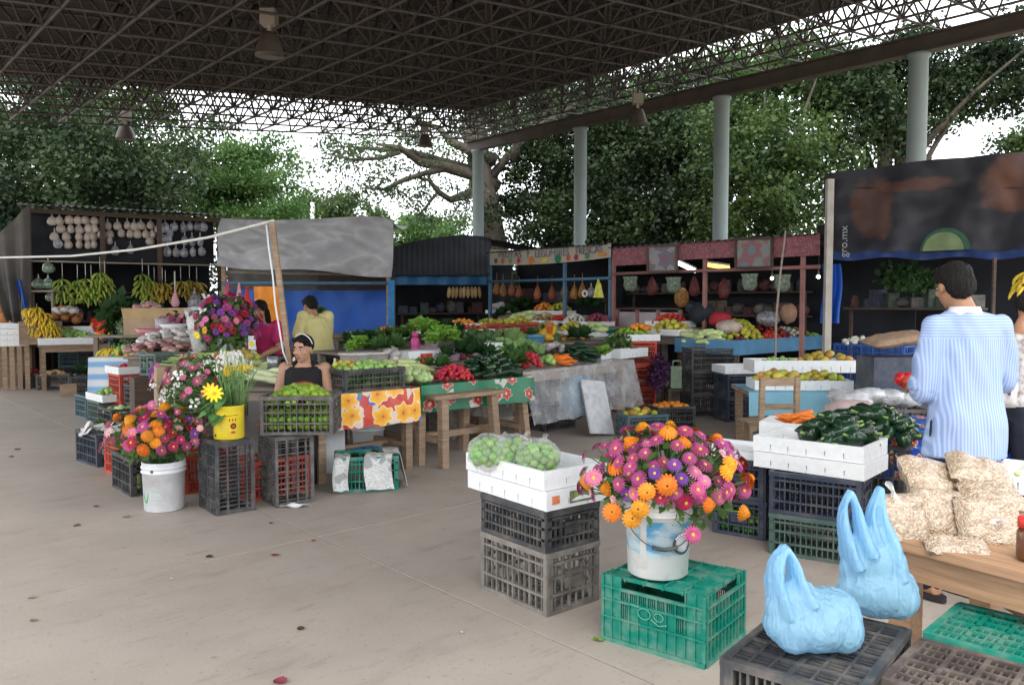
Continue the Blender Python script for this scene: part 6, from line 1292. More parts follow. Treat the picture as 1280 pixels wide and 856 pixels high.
for (x, y) in ((788, 346), (842, 347), (937, 343), (978, 344)):
    b = simple('leaf_bag', lambda b: b.lathe([(0, -.2), (.07, -.19), (.11, -.12), (.10, -.03), (.12, .03)], 12, sy=.7), mat('pale_green_net', (.15, .19, .14), .6, .5, 22, bump=.5)); tag(link('leaf_bag', b, None, ll(x, y + 2, -.12)), 'pale green leafy bag hanging from the pink rail', 'bag', 'leafy bags along the pink rail')
for (x, y, off, k_) in ((815, 350, .4, 'tomato'), (868, 350, .4, 'tomato'), (905, 352, .4, 'tomato')):
    p = ll(x, y, off); o = simple('red_net', lambda b: b.lathe([(0, -.25), (.06, -.24), (.09, -.15), (.06, -.03), (.01, .06)], 10), mat('red_net', (.14, .035, .035), .6, .4, 25)); tag(link('red_net', o, None, p), 'net of dull red fruit hanging inside the pink stall', 'net bag', 'red nets inside the pink stall')
p = ll(852, 372, .6); b = MB(); b.ball((0, 0, 0), (.12, .1, .16), 10, 8); tag(b.build('orange_net', M_orn, None, p), 'fat orange net hanging deep inside the pink stall', 'net bag')
for (x0, x1, y0, y1, off) in ((772, 850, 389, 410, .3),):
    a, q = ll(x0, y1, off), ll(x1, y1, off); z0 = a.z; z1 = ll(x0, y0, off).z; t3 = thing('low_partition', 'pinkish white low partition inside the pink stall', 'partition', a, math.atan2(ld.y, ld.x)); Lp = (q - a).length
    for i in range(3): b = MB(); b.box((Lp * (i + .5) / 3, .02, (z1 - z0) / 2), (Lp / 3 - .03, .02, z1 - z0 - .02)); b.build('panel', mat('pinkish_white_board', (.42, .36, .37), .6, .15, 5), t3)
    for x in (0, Lp / 3, Lp * 2 / 3, Lp): b = MB(); b.bar((x, 0, -.9), (x, 0, z1 - z0 + .03), .05, .05); b.build('post', M_pinkpipe, t3)
    b = MB(); b.bar((0, -.01, z1 - z0 + .045), (Lp, -.01, z1 - z0 + .045), .05, .03); b.build('top_rail', M_wooddk, t3)
# slanting rope-wrapped pole before the pink stall
t = thing('slanting_pole', 'thin bamboo pole standing before the pink valance', 'pole', ll(970, 400, -.35)); o0 = Vector(t.location); b = MB(); b.tube([ll(982, 288, -.35) - o0, ll(975, 345, -.35) - o0, ll(970, 400, -.35) - o0, Vector((0, 0, -o0.z))], [.012, .014, .016, .016], 8); b.build('bamboo', M_woodgrey, t)
# ---------------------------------------------------------------- black tarpaulin stall
p0 = ll(1030, 378, -.1); p0.z = 0; bt_ = thing('tarpaulin_stall', 'stall behind the big black tarpaulin with a melon picture', 'stall', p0); o0 = Vector(p0)
def f(a, q):
    x = 1031 + 300 * a; y0 = 217 - 6 * math.sin(a * 4) - 27 * a * a - 12 * a; y1 = 316 - 3 * a
    p = ll(x, y0 + (y1 - y0) * q, -.12); h = .09 * nz3(a * 5, q * 2.4, 7) + .045 * math.sin(a * 20 + q * 3) * (1 - .4 * q) + .025 * nz3(a * 16, q * 5, 1)
    return p - o0 + Vector((-.7 * h, -.7 * h, 0))
def tarpmat():
    m = mat('black_printed_tarpaulin', (.022, .022, .028), .5, .1, 3, bump=.4, bscale=4); t = m.node_tree; L = t.links.new; p = t.nodes['Principled BSDF']; src = p.inputs['Base Color'].links[0].from_socket
    tc = node(t, 'ShaderNodeTexCoord'); n = node(t, 'ShaderNodeTexNoise'); n.inputs['Scale'].default_value = 5; n.inputs['Detail'].default_value = 6; L(tc.outputs['Object'], n.inputs[0])
    def patch(c, r, src):
        mp = node(t, 'ShaderNodeMapping'); mp.vector_type = 'POINT'; mp.inputs['Location'].default_value = [-c[i] / r[i] for i in range(3)]; mp.inputs['Scale'].default_value = [1 / q for q in r]; L(tc.outputs['Object'], mp.inputs[0])
        ln = node(t, 'ShaderNodeVectorMath', operation='LENGTH'); L(mp.outputs[0], ln.inputs[0])
        a = node(t, 'ShaderNodeMath', operation='MULTIPLY_ADD'); a.inputs[1].default_value = 1.1; L(n.outputs['Fac'], a.inputs[0]); L(ln.outputs['Value'], a.inputs[2])
        r_ = node(t, 'ShaderNodeMapRange'); r_.inputs['From Min'].default_value = 1.5; r_.inputs['From Max'].default_value = 1.2; r_.inputs['To Max'].default_value = .5; L(a.outputs[0], r_.inputs['Value'])
        x = node(t, 'ShaderNodeMix', data_type='RGBA'); x.inputs['B'].default_value = (.15, .06, .035, 1); L(r_.outputs[0], x.inputs['Factor']); L(src, x.inputs['A']); return x.outputs['Result']
    for (px, py, rx, rz) in ((1090, 262, .32, .42), (1140, 232, .55, .09), (1252, 235, .22, .35), (1275, 225, .3, .4)):
        c = ll(px, py, -.12) - o0; src = patch((c.x, c.y, c.z), (rx, rx * 1.2, rz), src)
    L(src, p.inputs['Base Color']); return m
sheet(f, 70, 30, 'black_tarpaulin', tarpmat(), bt_)
# printed half melon
cm_ = ll(1181, 313, -.3) - o0; dx = Vector((ld.x, ld.y, 0))
def half(rx, rz, e, m, nm):
    b = MB(); n = 24; b.add([cm_ + Vector((0, 0, 0)) - ln_ * e] + [cm_ - ln_ * e + dx * (rx * math.cos(math.pi * k / n)) + Vector((0, 0, rz * math.sin(math.pi * k / n))) for k in range(n + 1)], [(0, 1 + k, 2 + k) for k in range(n)]); b.build(nm, m, bt_)
half(.26, .25, .0, mat('printed_green', (.025, .085, .05)), 'printed_melon_rind'); cm_ = cm_ - dx * .015
half(.215, .205, .01, mat('printed_pale_green', (.15, .20, .09), var=.25, scale=6), 'printed_melon_flesh')
lt = lettering('gro.mx', .135, mat('printed_white', (.3, .3, .31)), bt_, ll(1055, 302, -.27) - o0, (0, 0, 0)); lt.matrix_basis = Matrix.Translation(lt.location) @ Matrix.Rotation(math.atan2(ld.y, ld.x), 4, 'Z') @ Matrix.Rotation(R(90), 4, 'X') @ Matrix.Rotation(R(90), 4, 'Z')
M_pp = mat('pale_painted_post', (.42, .38, .33), .6, .2, 5)
for px, m_, zt_ in ((1034, M_pp, ll(1034, 225, -.2).z), (1241, M_wooddk, 2.0)): p = ll(px, 400, -.22) - o0; b = MB(); b.bar((p.x, p.y, 0), (p.x, p.y, zt_), .08 if m_ is M_pp else .03, .08 if m_ is M_pp else .03); b.build('post', m_, bt_)
sheet(lambda a, q: ll(1040 + 290 * a, 314 - 2 * a + 10 * q + 2 * math.sin(a * 20), -.2 - .03 * math.sin(a * 40) * q) - o0, 60, 3, 'blue_trim', mat('dark_blue_trim', (.012, .035, .13), .5, .2, 5), bt_)
sheet(lambda a, q: ll(1027 + 24 * a + 2 * math.sin(q * 5), 330 + 74 * q, -.15 + .05 * math.sin(a * 11 + q)) - o0, 20, 12, 'blue_sheet', M_bluetarp, bt_)
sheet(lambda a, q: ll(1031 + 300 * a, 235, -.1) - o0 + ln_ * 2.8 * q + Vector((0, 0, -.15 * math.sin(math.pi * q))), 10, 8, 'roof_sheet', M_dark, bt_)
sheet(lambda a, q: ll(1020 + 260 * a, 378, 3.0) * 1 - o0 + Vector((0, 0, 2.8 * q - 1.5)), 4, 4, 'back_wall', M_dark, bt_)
for (px, py, off, r, lab) in ((1125, 345, .8, (.32, .2, .16), 'bunch of green leaves hanging under the blue trim of the black tarpaulin'), (1150, 350, 1.2, (.2, .2, .14), 'smaller bunch of green leaves hanging behind the man\'s head')):
    c = ll(px, py, off); leafball('leaf_bunch', lab, c, r, 420, .09, M_leafdk, px, 'greens')
bananas('yellow banana bunch hanging behind the woman in the white top', ll(1285, 338, -.2), 3, 5, M_byel, .22, sc=.95, seed=70)
0 and bananas('second yellow banana bunch hanging beside the first behind the woman in white', ll(1279, 332, .0), 3, 5, M_bdull, .22, sc=.95, seed=71)
for k, (px, py, off, sz_) in enumerate(((1075, 415, .5, .5), (1110, 412, .5, .4))):
    p = ll(px, py + 8, off - .3); p.z = 0; crate('blue crate deep in the stall of the black tarpaulin, ' + ('closer to the blue hanging sheet' if k == 0 else 'closer to the striped shirt'), zz(p, .5), math.atan2(ld.y, ld.x), mat('blue_plastic', (.02, .08, .30), .5, .2), 'fine', (.52, .36, .5)); heap('garlic', 'pale bulb on the blue crate ' + ('by the blue hanging sheet' if k == 0 else 'by the striped shirt'), zz(p, .98), .22, .15, .06, 26, sc=1.2)
    b = MB(); b.box((p.x, p.y, .247), (.6, .45, .49)); tag(b.build('wooden_box', M_wooddk), 'dark wooden box under the blue crate ' + ('by the blue hanging sheet' if k == 0 else 'by the striped shirt'), 'box')
# leaning pole and rope
t = thing('leaning_pole', 'raw wooden pole leaning over the seated woman with a white cord', 'pole', dp(361, 470, 7.0)); o0 = Vector(t.location); top = dp(340, 277, 7.0)
b = MB(); ft = Vector((o0.x + .12, 7.0, 0)); b.bar(ft - o0, top - o0, .044, .042); b.build('pole_timber', M_wood, t)
b = MB(); b.tube([dp(333, 281, 6.95) - o0, dp(336, 310, 6.95) - o0, dp(341, 345, 6.95) - o0, dp(344, 380, 6.95) - o0, dp(349, 410, 6.95) - o0, dp(354, 440, 6.95) - o0, dp(360, 455, 6.95) - o0], .008, 6); b.build('white_cord', M_white, t)
b = MB(); P_ = [dp(342, 276, 7.0), dp(260, 297, 7.6), dp(170, 312, 8.3), dp(90, 320, 9.0), dp(0, 322, 9.8), dp(-60, 322, 10.4)]; b.tube(P_, .013, 6); tag(b.build('rope', M_paper), 'pale rope stretched from the leaning pole across the dark stall', 'rope')

# dim goods inside the dark stalls: each on a shelf or a cord
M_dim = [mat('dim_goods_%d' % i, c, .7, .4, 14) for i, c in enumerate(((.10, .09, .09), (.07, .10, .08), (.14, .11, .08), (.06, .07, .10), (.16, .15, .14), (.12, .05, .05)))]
def shelfrow(label, pts_fn, x0, x1, z, n, names, seed, dep=.3):
    """a shelf board with single boxes, jars and sacks standing on it"""
    a, q = pts_fn(x0, 378), pts_fn(x1, 378); a.z = q.z = 0; d = q - a; t = thing('wall_shelf', 'dark wall shelf ' + label, 'shelf', (a.x, a.y, z), math.atan2(d.y, d.x)); b = MB(); b.box((d.length / 2, 0, -.015), (d.length, dep, .03)); b.build('shelf_board', M_wooddk, t)
    for x in (.05, d.length - .05): b = MB(); b.bar((x, 0, -.03), (x, 0, -z), .04, .04); b.build('leg', M_wooddk, t)
    g = random.Random(seed)
    for i in range(n):
        p = a.lerp(q, (i + .5) / n + g.uniform(-.2, .2) / n); k = g.choice(names); b = MB(); h = g.uniform(.12, .26)
        if k == 'carton': b.box((0, 0, h / 2), (g.uniform(.14, .24), .18, h))
        elif k == 'jar': b.lathe([(.05, 0), (.055, .01), (.055, h * .7), (.035, h * .85), (.035, h), (0, h)], 12)
        else: b.ball((0, 0, h * .5), (.12, .1, h * .52), 12, 8, fn=lambda p: p * (1 + .2 * mnoise.noise(p * 2 + Vector((i, seed, 0)))))
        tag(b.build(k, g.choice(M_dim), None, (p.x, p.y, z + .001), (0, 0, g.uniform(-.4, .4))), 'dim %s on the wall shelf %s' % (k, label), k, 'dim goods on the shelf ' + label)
shelfrow('of the stall beside the grey tarpaulin', lambda x, y: kl(x, y, 1.9), 500, 600, 1.30, 9, ('carton', 'sack', 'jar'), 1)
shelfrow('deep in the banner stall', lambda x, y: ll(x, y, 1.7), 630, 760, 1.55, 10, ('carton', 'jar', 'sack'), 2)
shelfrow('upper one deep in the pink stall', lambda x, y: ll(x, y, 1.9), 790, 1010, 1.70, 16, ('carton', 'jar', 'sack'), 3)
shelfrow('lower one deep in the pink stall', lambda x, y: ll(x, y, 1.7), 860, 1010, 1.32, 12, ('sack', 'carton'), 4)
shelfrow('deep behind the black tarpaulin', lambda x, y: ll(x, y, 1.5), 1060, 1230, 1.45, 10, ('carton', 'sack', 'jar'), 5)
shelfrow('at the back of the dark bag stall', lambda x, y: sl(x, y, 1.6), 60, 260, 1.15, 14, ('carton', 'sack', 'jar'), 6)
# ================================================================= produce in the middle of the market
def rowline(off): p = Vector((-.87, 7.4, 0)) + U * off; return p
def rp(off, px, z, back=.35):
    A = rowline(off + back); w_ = wall(A, A + V, px, 400); return Vector((w_.x, w_.y, z))
ROW = {2: (.86, .85), 3: (1.74, .95), 4: (2.62, 1.04), 5: (3.5, 1.10)}
for r, (off, z) in ROW.items():
    x0, x1 = {2: (425, 800), 3: (435, 792), 4: (455, 790), 5: (470, 760)}[r]
    a, q = rp(off, x0, 0, 0), rp(off, x1, 0, 0); n = 3 if r < 4 else 2; L0 = (q - a).length / n
    for i in range(n): table('plank display table, %s' % ({2: 'right behind the front tables', 3: 'third row back from the front tables', 4: 'fourth row back with the long white trays', 5: 'row nearest the banner stall'}[r] + (', end by the blue sheet', ', middle length', ', end by the red crate')[i if n == 3 else i * 2]), a + V * (L0 * i), V, L0 - .01, .82, z, M_woodgrey, planks=3, stretch=False, apron=.07)
def tub(label, p, r, h, m, name='plastic_tub', cat='tub'):
    t = thing(name, label, cat, p); b = MB(); b.lathe([(r * .8, 0), (r * .84, .004), (r * .97, h * .86), (r * 1.05, h * .87), (r * 1.05, h), (r * .98, h), (r * .8, .02), (0, .018)], 28); b.build('tub_body', m, t); return t
M_pinkw = mat('pinkish_white_plastic', (.62, .48, .55), .4, .06, 8); M_basket = mat('white_basket', (.62, .58, .54), .6, .1, 30, bump=.3); M_teal = mat('teal_plastic', (.01, .22, .18), .4, .15, 6); M_lblue = mat('pale_blue_plastic', (.14, .38, .58), .4, .1, 6)
# --- first row (front tables)
p = rp(.12, 452, .753, .2) ; p = Vector(T1 + (0,)) + V * .60 + U * .24; p.z = .753
crate('black shallow crate of green peppers on the orange flowered cloth', p, aV, M_black, 'fine', (.62, .36, .19))
for zq in (.02, .07, .115): heap('green_lime', 'green peppers packed inside the black shallow crate', zz(p, .753 + zq), .27, .15, 0, 70, aV, rect=True, stuff=True, sc=1.15, seed=int(zq * 100))
heap('guava', 'green pepper on the black shallow crate', zz(p, .753 + .15), .26, .14, .05, 42, aV, rect=True, sc=.85); heap('mango', 'yellow pepper among the green ones on the black shallow crate', zz(p, .753 + .185) - V * .2, .10, .1, .03, 7, sc=.7)
q = rp(0, 515, .756, .16); heap('pale_squash', 'pale round squash at the orange cloth edge', zz(q, .756), .20, .13, .10, 26, aV, lie=math.atan2(U.y, U.x), sc=1.0)
q = rp(0, 505, .76, .5); heap('longsquash', 'long pale squash lying behind the round ones', zz(q, .79), .28, .12, .1, 9, aV, lie=aV + .2)
q = rp(0, 566, .756, .14); heap('radish', 'bright red radish on the green cloth', zz(q, .756), .22, .14, .12, 90, aV, sc=1.05)
q = rp(0, 545, .756, .42); heap('greens', 'leafy top of the radish bunches', zz(q, .80), .2, .1, .03, 5, sc=.8)
q = rp(0, 612, .756, .3); heap('poblano', 'dark green pepper on the green cloth', zz(q, .756), .36, .22, .16, 46, aV, sc=1.1); q = rp(0, 622, .756, .08); heap('cucumber', 'dark cucumber lying along the cloth edge', zz(q, .756), .30, .05, .02, 8, aV, lie=aV, sc=1.3)
q = rp(0, 588, .756, .62); heap('darkgreens', 'dark leafy bunch behind the dark peppers', zz(q, .86), .3, .1, .05, 6); q = rp(0, 640, .756, .3); heap('greens', 'light leafy bunch by the end of the green cloth', zz(q, .80), .16, .16, .03, 5)
q3 = lambda px, back: (lambda w_: Vector((w_.x, w_.y, .785)))(wall(Vector(T3 + (0,)) + Vector((-d3.y, d3.x, 0)) * back, Vector(T3 + (0,)) + Vector((-d3.y, d3.x, 0)) * back + d3, px, 400))
heap('radish', 'bright red radish on the plastic wrapped table', q3(663, .22), .12, .12, .14, 44, sc=1.25); heap('guava', 'pale green round fruit between the radishes and the carrots', q3(684, .2), .09, .09, .06, 7, sc=1.2)
heap('carrot', 'orange carrot on the plastic wrapped table', q3(702, .16), .15, .11, .10, 34, lie=math.atan2(d3.x, -d3.y), sc=1.0); heap('cucumber', 'dark cucumber heaped on the plastic wrapped table', q3(724, .4), .24, .2, .18, 34, sc=1.1)
heap('darkgreens', 'dark leafy bunch on top of the cucumbers', q3(722, .5) + Vector((0, 0, .2)), .14, .1, .04, 4); heap('lettuce', 'pale leafy head at the foot of the white trays', q3(750, .25), .12, .06, .0, 2, sc=.9); heap('greens', 'light leafy bunch behind the radishes of the plastic wrapped table', q3(650, .5), .2, .15, .05, 5)
for k, (px, bk_) in enumerate(((752, .55), (775, .42))): tray('white polystyrene tray on the plastic wrapped table, ' + ('partly behind the cucumbers' if k == 0 else 'at the table end'), q3(px, bk_), math.atan2(d3.y, d3.x), (.72, .46, .12))
leafball('bagged_greens', 'clear bag of green leaves on the white tray at the table end', q3(772, .5) + Vector((0, 0, .2)), (.2, .14, .12), 260, .07, M_leaf, 91, 'greens')
# --- second row
z2 = .852
for px, lab in ((444, 'white basket with leafy greens, nearest the seated woman'), (466, 'wide white basket of greens before the blue sheet')):
    q = rp(.86, px, z2, .3); tub(lab, q, .17, .15, M_basket, 'basket', 'basket'); heap('greens' if px > 450 else 'lettuce', 'leafy bunch in the ' + ('wide white basket' if px > 450 else 'white basket nearest the seated woman'), zz(q, z2 + .12), .1, .1, .02, 3, sc=.8)
q = rp(.86, 485, z2, .35); heap('whitepack', 'pale bundle wrapped in film beside the pink bottle', q, .16, .14, .14, 14); heap('greens', 'leafy bunch among the pale bundles by the pink bottle', zz(q, z2 + .1), .25, .15, .06, 5, sc=.9)
q = rp(.86, 521, z2, .2); t = thing('card_box', 'white box with a red printed panel on the second row', 'box', q, aV); b = MB(); b.box((0, 0, .075), (.40, .26, .15)); b.build('box_body', M_white, t); b = MB(); b.box((.03, -.131, .065), (.16, .003, .11)); b.build('printed_panel', mat('red_box_print', (.45, .06, .04), var=.6, scale=25), t)
q = rp(.86, 519, z2, .62); t = thing('pink_bottle', 'tall pink plastic bottle between the leafy heads', 'bottle', q); b = MB(); b.lathe([(.05, 0), (.055, .01), (.055, .13), (.048, .15), (.055, .17), (.052, .24), (.03, .27)], 16); b.build('bottle_body', mat('pink_plastic', (.60, .08, .28), .35), t); b = MB(); b.lathe([(.035, .27), (.035, .32), (.0, .325)], 14); b.build('lid', mat('dark_pink_plastic', (.5, .04, .2), .35), t)
q = rp(.86, 554, z2, .45); tub('pinkish white tub holding lettuce, front one of two', q, .22, .13, M_pinkw); heap('lettuce', 'bright lettuce in the front pinkish tub', zz(q, z2 + .13), .16, .14, .07, 8, sc=1.0)
q = rp(.86, 607, z2, .5); t = thing('ribbed_box', 'white ribbed box standing among the dark greens', 'box', q, aV); b = MB(); b.box((0, 0, .09), (.33, .24, .18)); [b.box((0, 0, .02 + .03 * i), (.345, .255, .012)) for i in range(6)]; b.build('box_body', M_white, t)
q = rp(.86, 640, z2, .45); heap('cabbage', 'green cabbage on the second row behind the radishes', q, .35, .22, .08, 9, sc=.9); q = rp(.86, 590, z2, .5); heap('darkgreens', 'dark leafy bunch beside the white ribbed box', q, .1, .15, .05, 4)
q = rp(.86, 575, z2, .35); heap('redonion', 'dull red onion beside the front lettuce tub', q, .16, .1, .05, 14)
q = rp(.86, 690, z2, .5); heap('whitepack', 'pale film wrapped pack behind the carrots', q, .3, .12, .08, 12)
# --- third row
z3 = .952
q = rp(1.74, 530, z3, .3); tub('pinkish white tub holding lettuce, back one of two', q, .2, .13, M_pinkw); heap('lettuce', 'bright lettuce in the back pinkish tub', zz(q, z3 + .12), .14, .12, .06, 7, sc=.95); q = rp(1.74, 557, z3, .4); heap('darkgreens', 'dark leafy bunch beside the back lettuce tub', q, .24, .16, .08, 8)
q = rp(1.74, 495, z3, .35); heap('greens', 'leafy bunch in front of the blue sheet', q, .35, .16, .1, 10); q = rp(1.74, 455, z3, .3); heap('darkgreens', 'dark leafy bunch by the post of the blue sheet', q, .2, .15, .06, 5)
q = rp(1.74, 600, z3, .35); heap('melon', 'dark green melon behind the white ribbed box', q, .26, .14, .05, 5); q = rp(1.74, 585, z3, .6); heap('tomato', 'dull red tomato beside the dark green melons', q, .12, .1, .05, 14); q = rp(1.74, 635, z3, .35); heap('cabbage', 'green cabbage on the third row beside the blue bowl', q, .22, .2, .08, 7, sc=.9)
q = rp(1.74, 666, z3, .15); tub('pale blue bowl on the third row', q, .17, .12, M_lblue, 'blue_bowl', 'bowl'); heap('greens', 'leafy bunch in the pale blue bowl', zz(q, z3 + .1), .06, .06, 0, 2, sc=.6)
for px, py, kd in ((660, 428, 'o'), (671, 428, 'g'), (683, 421, 'o'), (690, 414, 'o'), (694, 423, 'g'), (702, 424, 'o'), (677, 418, 'o'), (686, 411, 'o'), (697, 428, 'g')):
    q = rp(1.74, px, z3, .42); q = dp(px, py, q.y); k_ = 'papaya' if kd == 'o' else 'melon'
    tag(link('papaya' if kd == 'o' else 'green_papaya', prod(k_), None, q, (g.uniform(-.6, .6), g.uniform(0, 6), g.uniform(0, 6)), 1.0 if kd == 'o' else .95), ('ripe orange papaya heaped above the blue bowl' if kd == 'o' else 'green papaya heaped above the blue bowl'), 'papaya', 'papayas heaped above the blue bowl')
q = rp(1.74, 745, z3, .5); tub('teal tub of green fruit before the red crate', q, .3, .16, M_teal); heap('guava', 'green fruit in the teal tub', zz(q, z3 + .13), .2, .18, .05, 22); q = rp(1.74, 722, z3, .5); heap('mango', 'dull yellow fruit beside the teal tub', q, .14, .14, .06, 12)
for q_ in (1,): q = rp(1.74, 620, z3, .62); crate('dark crate under the cabbages of the third row', zz(q, z3), aV, M_dkgreen, 'fine', (.5, .34, .14))
# --- fourth and fifth rows: long white trays
for (row, px, back, wd, kinds) in ((4, 497, .3, .62, (('orange', 'orange fruit in the long white tray before the dark stall', 16, -.15), ('guava', 'green fruit in the long white tray before the dark stall', 14, .15))), (4, 533, .3, .62, (('guava', 'green fruit in the second long white tray', 22, 0),)),
        (4, 590, .35, .55, (('tomato', 'red tomato in the tray beside the red crate', 20, 0),)), (4, 612, .55, .5, (('mango', 'yellow fruit in the white tray behind the red crate', 14, 0),)), (5, 578, .2, .5, (('orange', 'small orange fruit in the tray at the foot of the dark stall', 20, 0),)), (5, 612, .2, .5, (('greenorange', 'greenish fruit in the tray at the foot of the banner post', 18, 0),))):
    off, z = ROW[row]; q = rp(off, px, z + .002, back); tray('white tray on the back rows, ' + kinds[0][1].replace(' in the', ' side, in the') if False else 'white polystyrene tray holding ' + kinds[0][1].split(' in ')[0] + ' near pixel' if False else 'white polystyrene tray with ' + kinds[0][1].split(' in the ')[0] + ', ' + ('first' if px == 497 else 'second' if px == 533 else 'beside the red crate' if px == 590 else 'behind the red crate' if row == 4 else 'at the foot of the dark stall' if px == 578 else 'at the banner post'), q, aV, (wd, .40, .09))
    for (k_, lab, n, dx_) in kinds: heap(k_, lab, zz(q, z + .05) + V * dx_, wd * .26 if len(kinds) > 1 else wd * .42, .15, .06, n, aV, sc=.95)
for k, px in enumerate((633, 650)): q = rp(2.62, px, 1.042, .25 + .3 * k); crate('red crate on the fourth row, ' + ('front' if k == 0 else 'back') + ' one of the pair beside the papayas', q, aV, M_red, 'fine', (.5, .34, .17)); heap('greenorange', 'dull fruit in the %s red crate beside the papayas' % ('front' if k == 0 else 'back'), zz(q, 1.17), .2, .12, .05, 18)
q = rp(2.62, 552, 1.042, .3); heap('darkgreens', 'dark leafy bunch between the long white trays', q, .3, .15, .06, 6)
# --- counters of the banner stall, stepped trays of small produce
def step(label, px0, px1, off, z): 
    a, q = ll(px0, 378, off), ll(px1, 378, off); a.z = q.z = 0; return table(label, a, ld, (q - a).length, .5, z, M_woodgrey, planks=2, stretch=False, apron=.1)
step('highest stepped counter of the banner stall', 618, 762, .1, 1.30); step('middle stepped counter of the banner stall', 616, 764, -.45, 1.14); step('lowest stepped counter of the banner stall', 614, 768, -1.0, 1.0)
for (lev, px, kind, lab, n) in ((0, 625, 'whitepack', 'pale pack on the top counter behind the first banner post', 12), (0, 652, 'darkgreens', 'dark leaves on the top counter under the orange nets', 6), (0, 680, 'orange', 'orange fruit on the top counter of the banner stall', 20), (0, 700, 'greenorange', 'greenish fruit on the top counter beside the blue post', 20), (0, 738, 'darkgreens', 'dark leaves on the top counter under the yellow bag', 6),
        (1, 632, 'darkgreens', 'dark leaves on the middle counter', 5), (1, 655, 'longsquash', 'pale long squash on the middle counter', 12), (1, 682, 'potato', 'brown potato on the middle counter', 26), (1, 701, 'chili', 'red chili on the middle counter', 60), (1, 719, 'garlic', 'whitish bulb on the middle counter', 40), (1, 746, 'redonion', 'dark purple onion on the middle counter', 30),
        (2, 628, 'whitepack', 'pale pack on the lowest counter', 12), (2, 655, 'meatpack', 'dull red pack on the lowest counter', 12), (2, 684, 'guava', 'pale green fruit on the lowest counter', 18), (2, 716, 'mango', 'yellowish fruit on the lowest counter', 18), (2, 740, 'longsquash', 'pale squash on the lowest counter', 8)):
    off, z = ((.35, 1.30), (-.2, 1.14), (-.75, 1.0))[lev]; q = ll(px, 378, off); q.z = z + .003
    if kind not in ('darkgreens',): tray('white tray under the ' + lab, q, math.atan2(ld.y, ld.x), (.46, .36, .07))
    heap(kind, lab, zz(q, z + .04), .22, .15, .12, n, math.atan2(ld.y, ld.x), stuff=kind in ('chili', 'garlic', 'redonion'))
# --- red crate with white tray of limes and peaches
p = dp(791, 445, 11.2); p.z = 0
for z in (0, .33, .66): crate(('red crate at the bottom' if z == 0 else 'red crate in the middle' if z < .5 else 'red crate at the top') + ' of the stack with limes and peaches', (p.x, p.y, z), R(12), M_red, 'fine', (.56, .38, .325))
tray('white tray of limes and peaches on the red crate stack', (p.x, p.y, .99), R(12), (.64, .42, .09)); heap('lime', 'green lime on top of the red crate stack', (p.x - .03, p.y, 1.04), .27, .17, .10, 60, R(12), sc=.95); heap('orange', 'peach on top of the red crate stack', (p.x + .1, p.y, 1.11), .16, .1, .05, 12, sc=1.1)
for (px, py, Y, k_, lab, n) in ((838, 407, 12.0, 'tomato', 'red tomato deep in the pink stall beside the low partition', 46), (838, 417, 11.6, 'mango', 'yellow orange fruit in the pink stall below the tomatoes', 24)):
    q = dp(px, py, Y); tray('white tray under the ' + lab.split(' in ')[0].split(' deep')[0] + ' heap of the pink stall', q - Vector((0, 0, .02)), math.atan2(ld.y, ld.x), (.6, .45, .09)); heap(k_, lab, q, .28, .2, .14, n)
    table('plank counter inside the pink stall carrying ' + lab.split(' in ')[0].split(' deep')[0] + ' heap', (q.x - .35, q.y + .2), ld, .75, .5, q.z - .025, M_woodgrey, planks=2, stretch=False)
# purple leaves and a green gallon on the floor at the end of the rows
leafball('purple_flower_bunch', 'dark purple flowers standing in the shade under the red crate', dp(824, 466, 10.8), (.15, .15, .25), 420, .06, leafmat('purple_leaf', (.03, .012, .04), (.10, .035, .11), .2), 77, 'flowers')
p = dp(846, 470, 11.0); t = thing('green_container', 'pale green plastic container hanging in the shade beside the black crates', 'container', Vector((p.x, p.y, p.z - .16))); b = MB(); b.box((0, 0, .15), (.2, .16, .3)); b.tube([(-.06, 0, .3), (-.05, 0, .37), (.05, 0, .37), (.06, 0, .3)], .014, 6); b.build('container_body', mat('pale_green_plastic', (.28, .38, .26), .4), t)
t = thing('wooden_stand', 'dark wooden stand carrying the pale green container', 'stand', (p.x, p.y + .02, 0)); b = MB(); b.box((0, 0, p.z - .18), (.3, .3, .03)); b.build('stand_top', M_wooddk, t)
for x in (-.12, .12):
    for y in (-.12, .12): b = MB(); b.bar((x, y, 0), (x, y, p.z - .197), .04, .04); b.build('leg', M_wooddk, t)
# --- big blue produce table
bc_ = Vector((3.0, 10.6, 0)); zb = .90
bt2 = thing('blue_produce_table', 'big blue tray table heaped with fruit in front of the pink stall', 'table', bc_, aV)
b = MB(); b.box((1.25, .5, zb - .015), (2.5, 1.0, .03)); b.build('table_top', M_wooddk, bt2); M_bluewood = mat('light_blue_boards', (.09, .24, .40), .6, .2, 4)
for (c0, c1) in (((0, -.012, 0), (2.5, -.012, 0)), ((-.012, -.02, 0), (-.012, 1.0, 0)), ((2.512, -.02, 0), (2.512, 1.0, 0)), ((0, 1.012, 0), (2.5, 1.012, 0))): b = MB(); b.bar(Vector(c0) + Vector((0, 0, zb + .02)), Vector(c1) + Vector((0, 0, zb + .02)), .022, .2); b.build('side_board', M_bluewood, bt2)
for x in (.08, 2.4):
    for y in (.08, .92): b = MB(); b.bar((x, y, 0), (x, y, zb - .031), .07, .07); b.build('leg', M_wooddk, bt2)
def bt_pt(x, y, z=zb + .03): q = bc_ + V * x + U * y; return Vector((q.x, q.y, z))
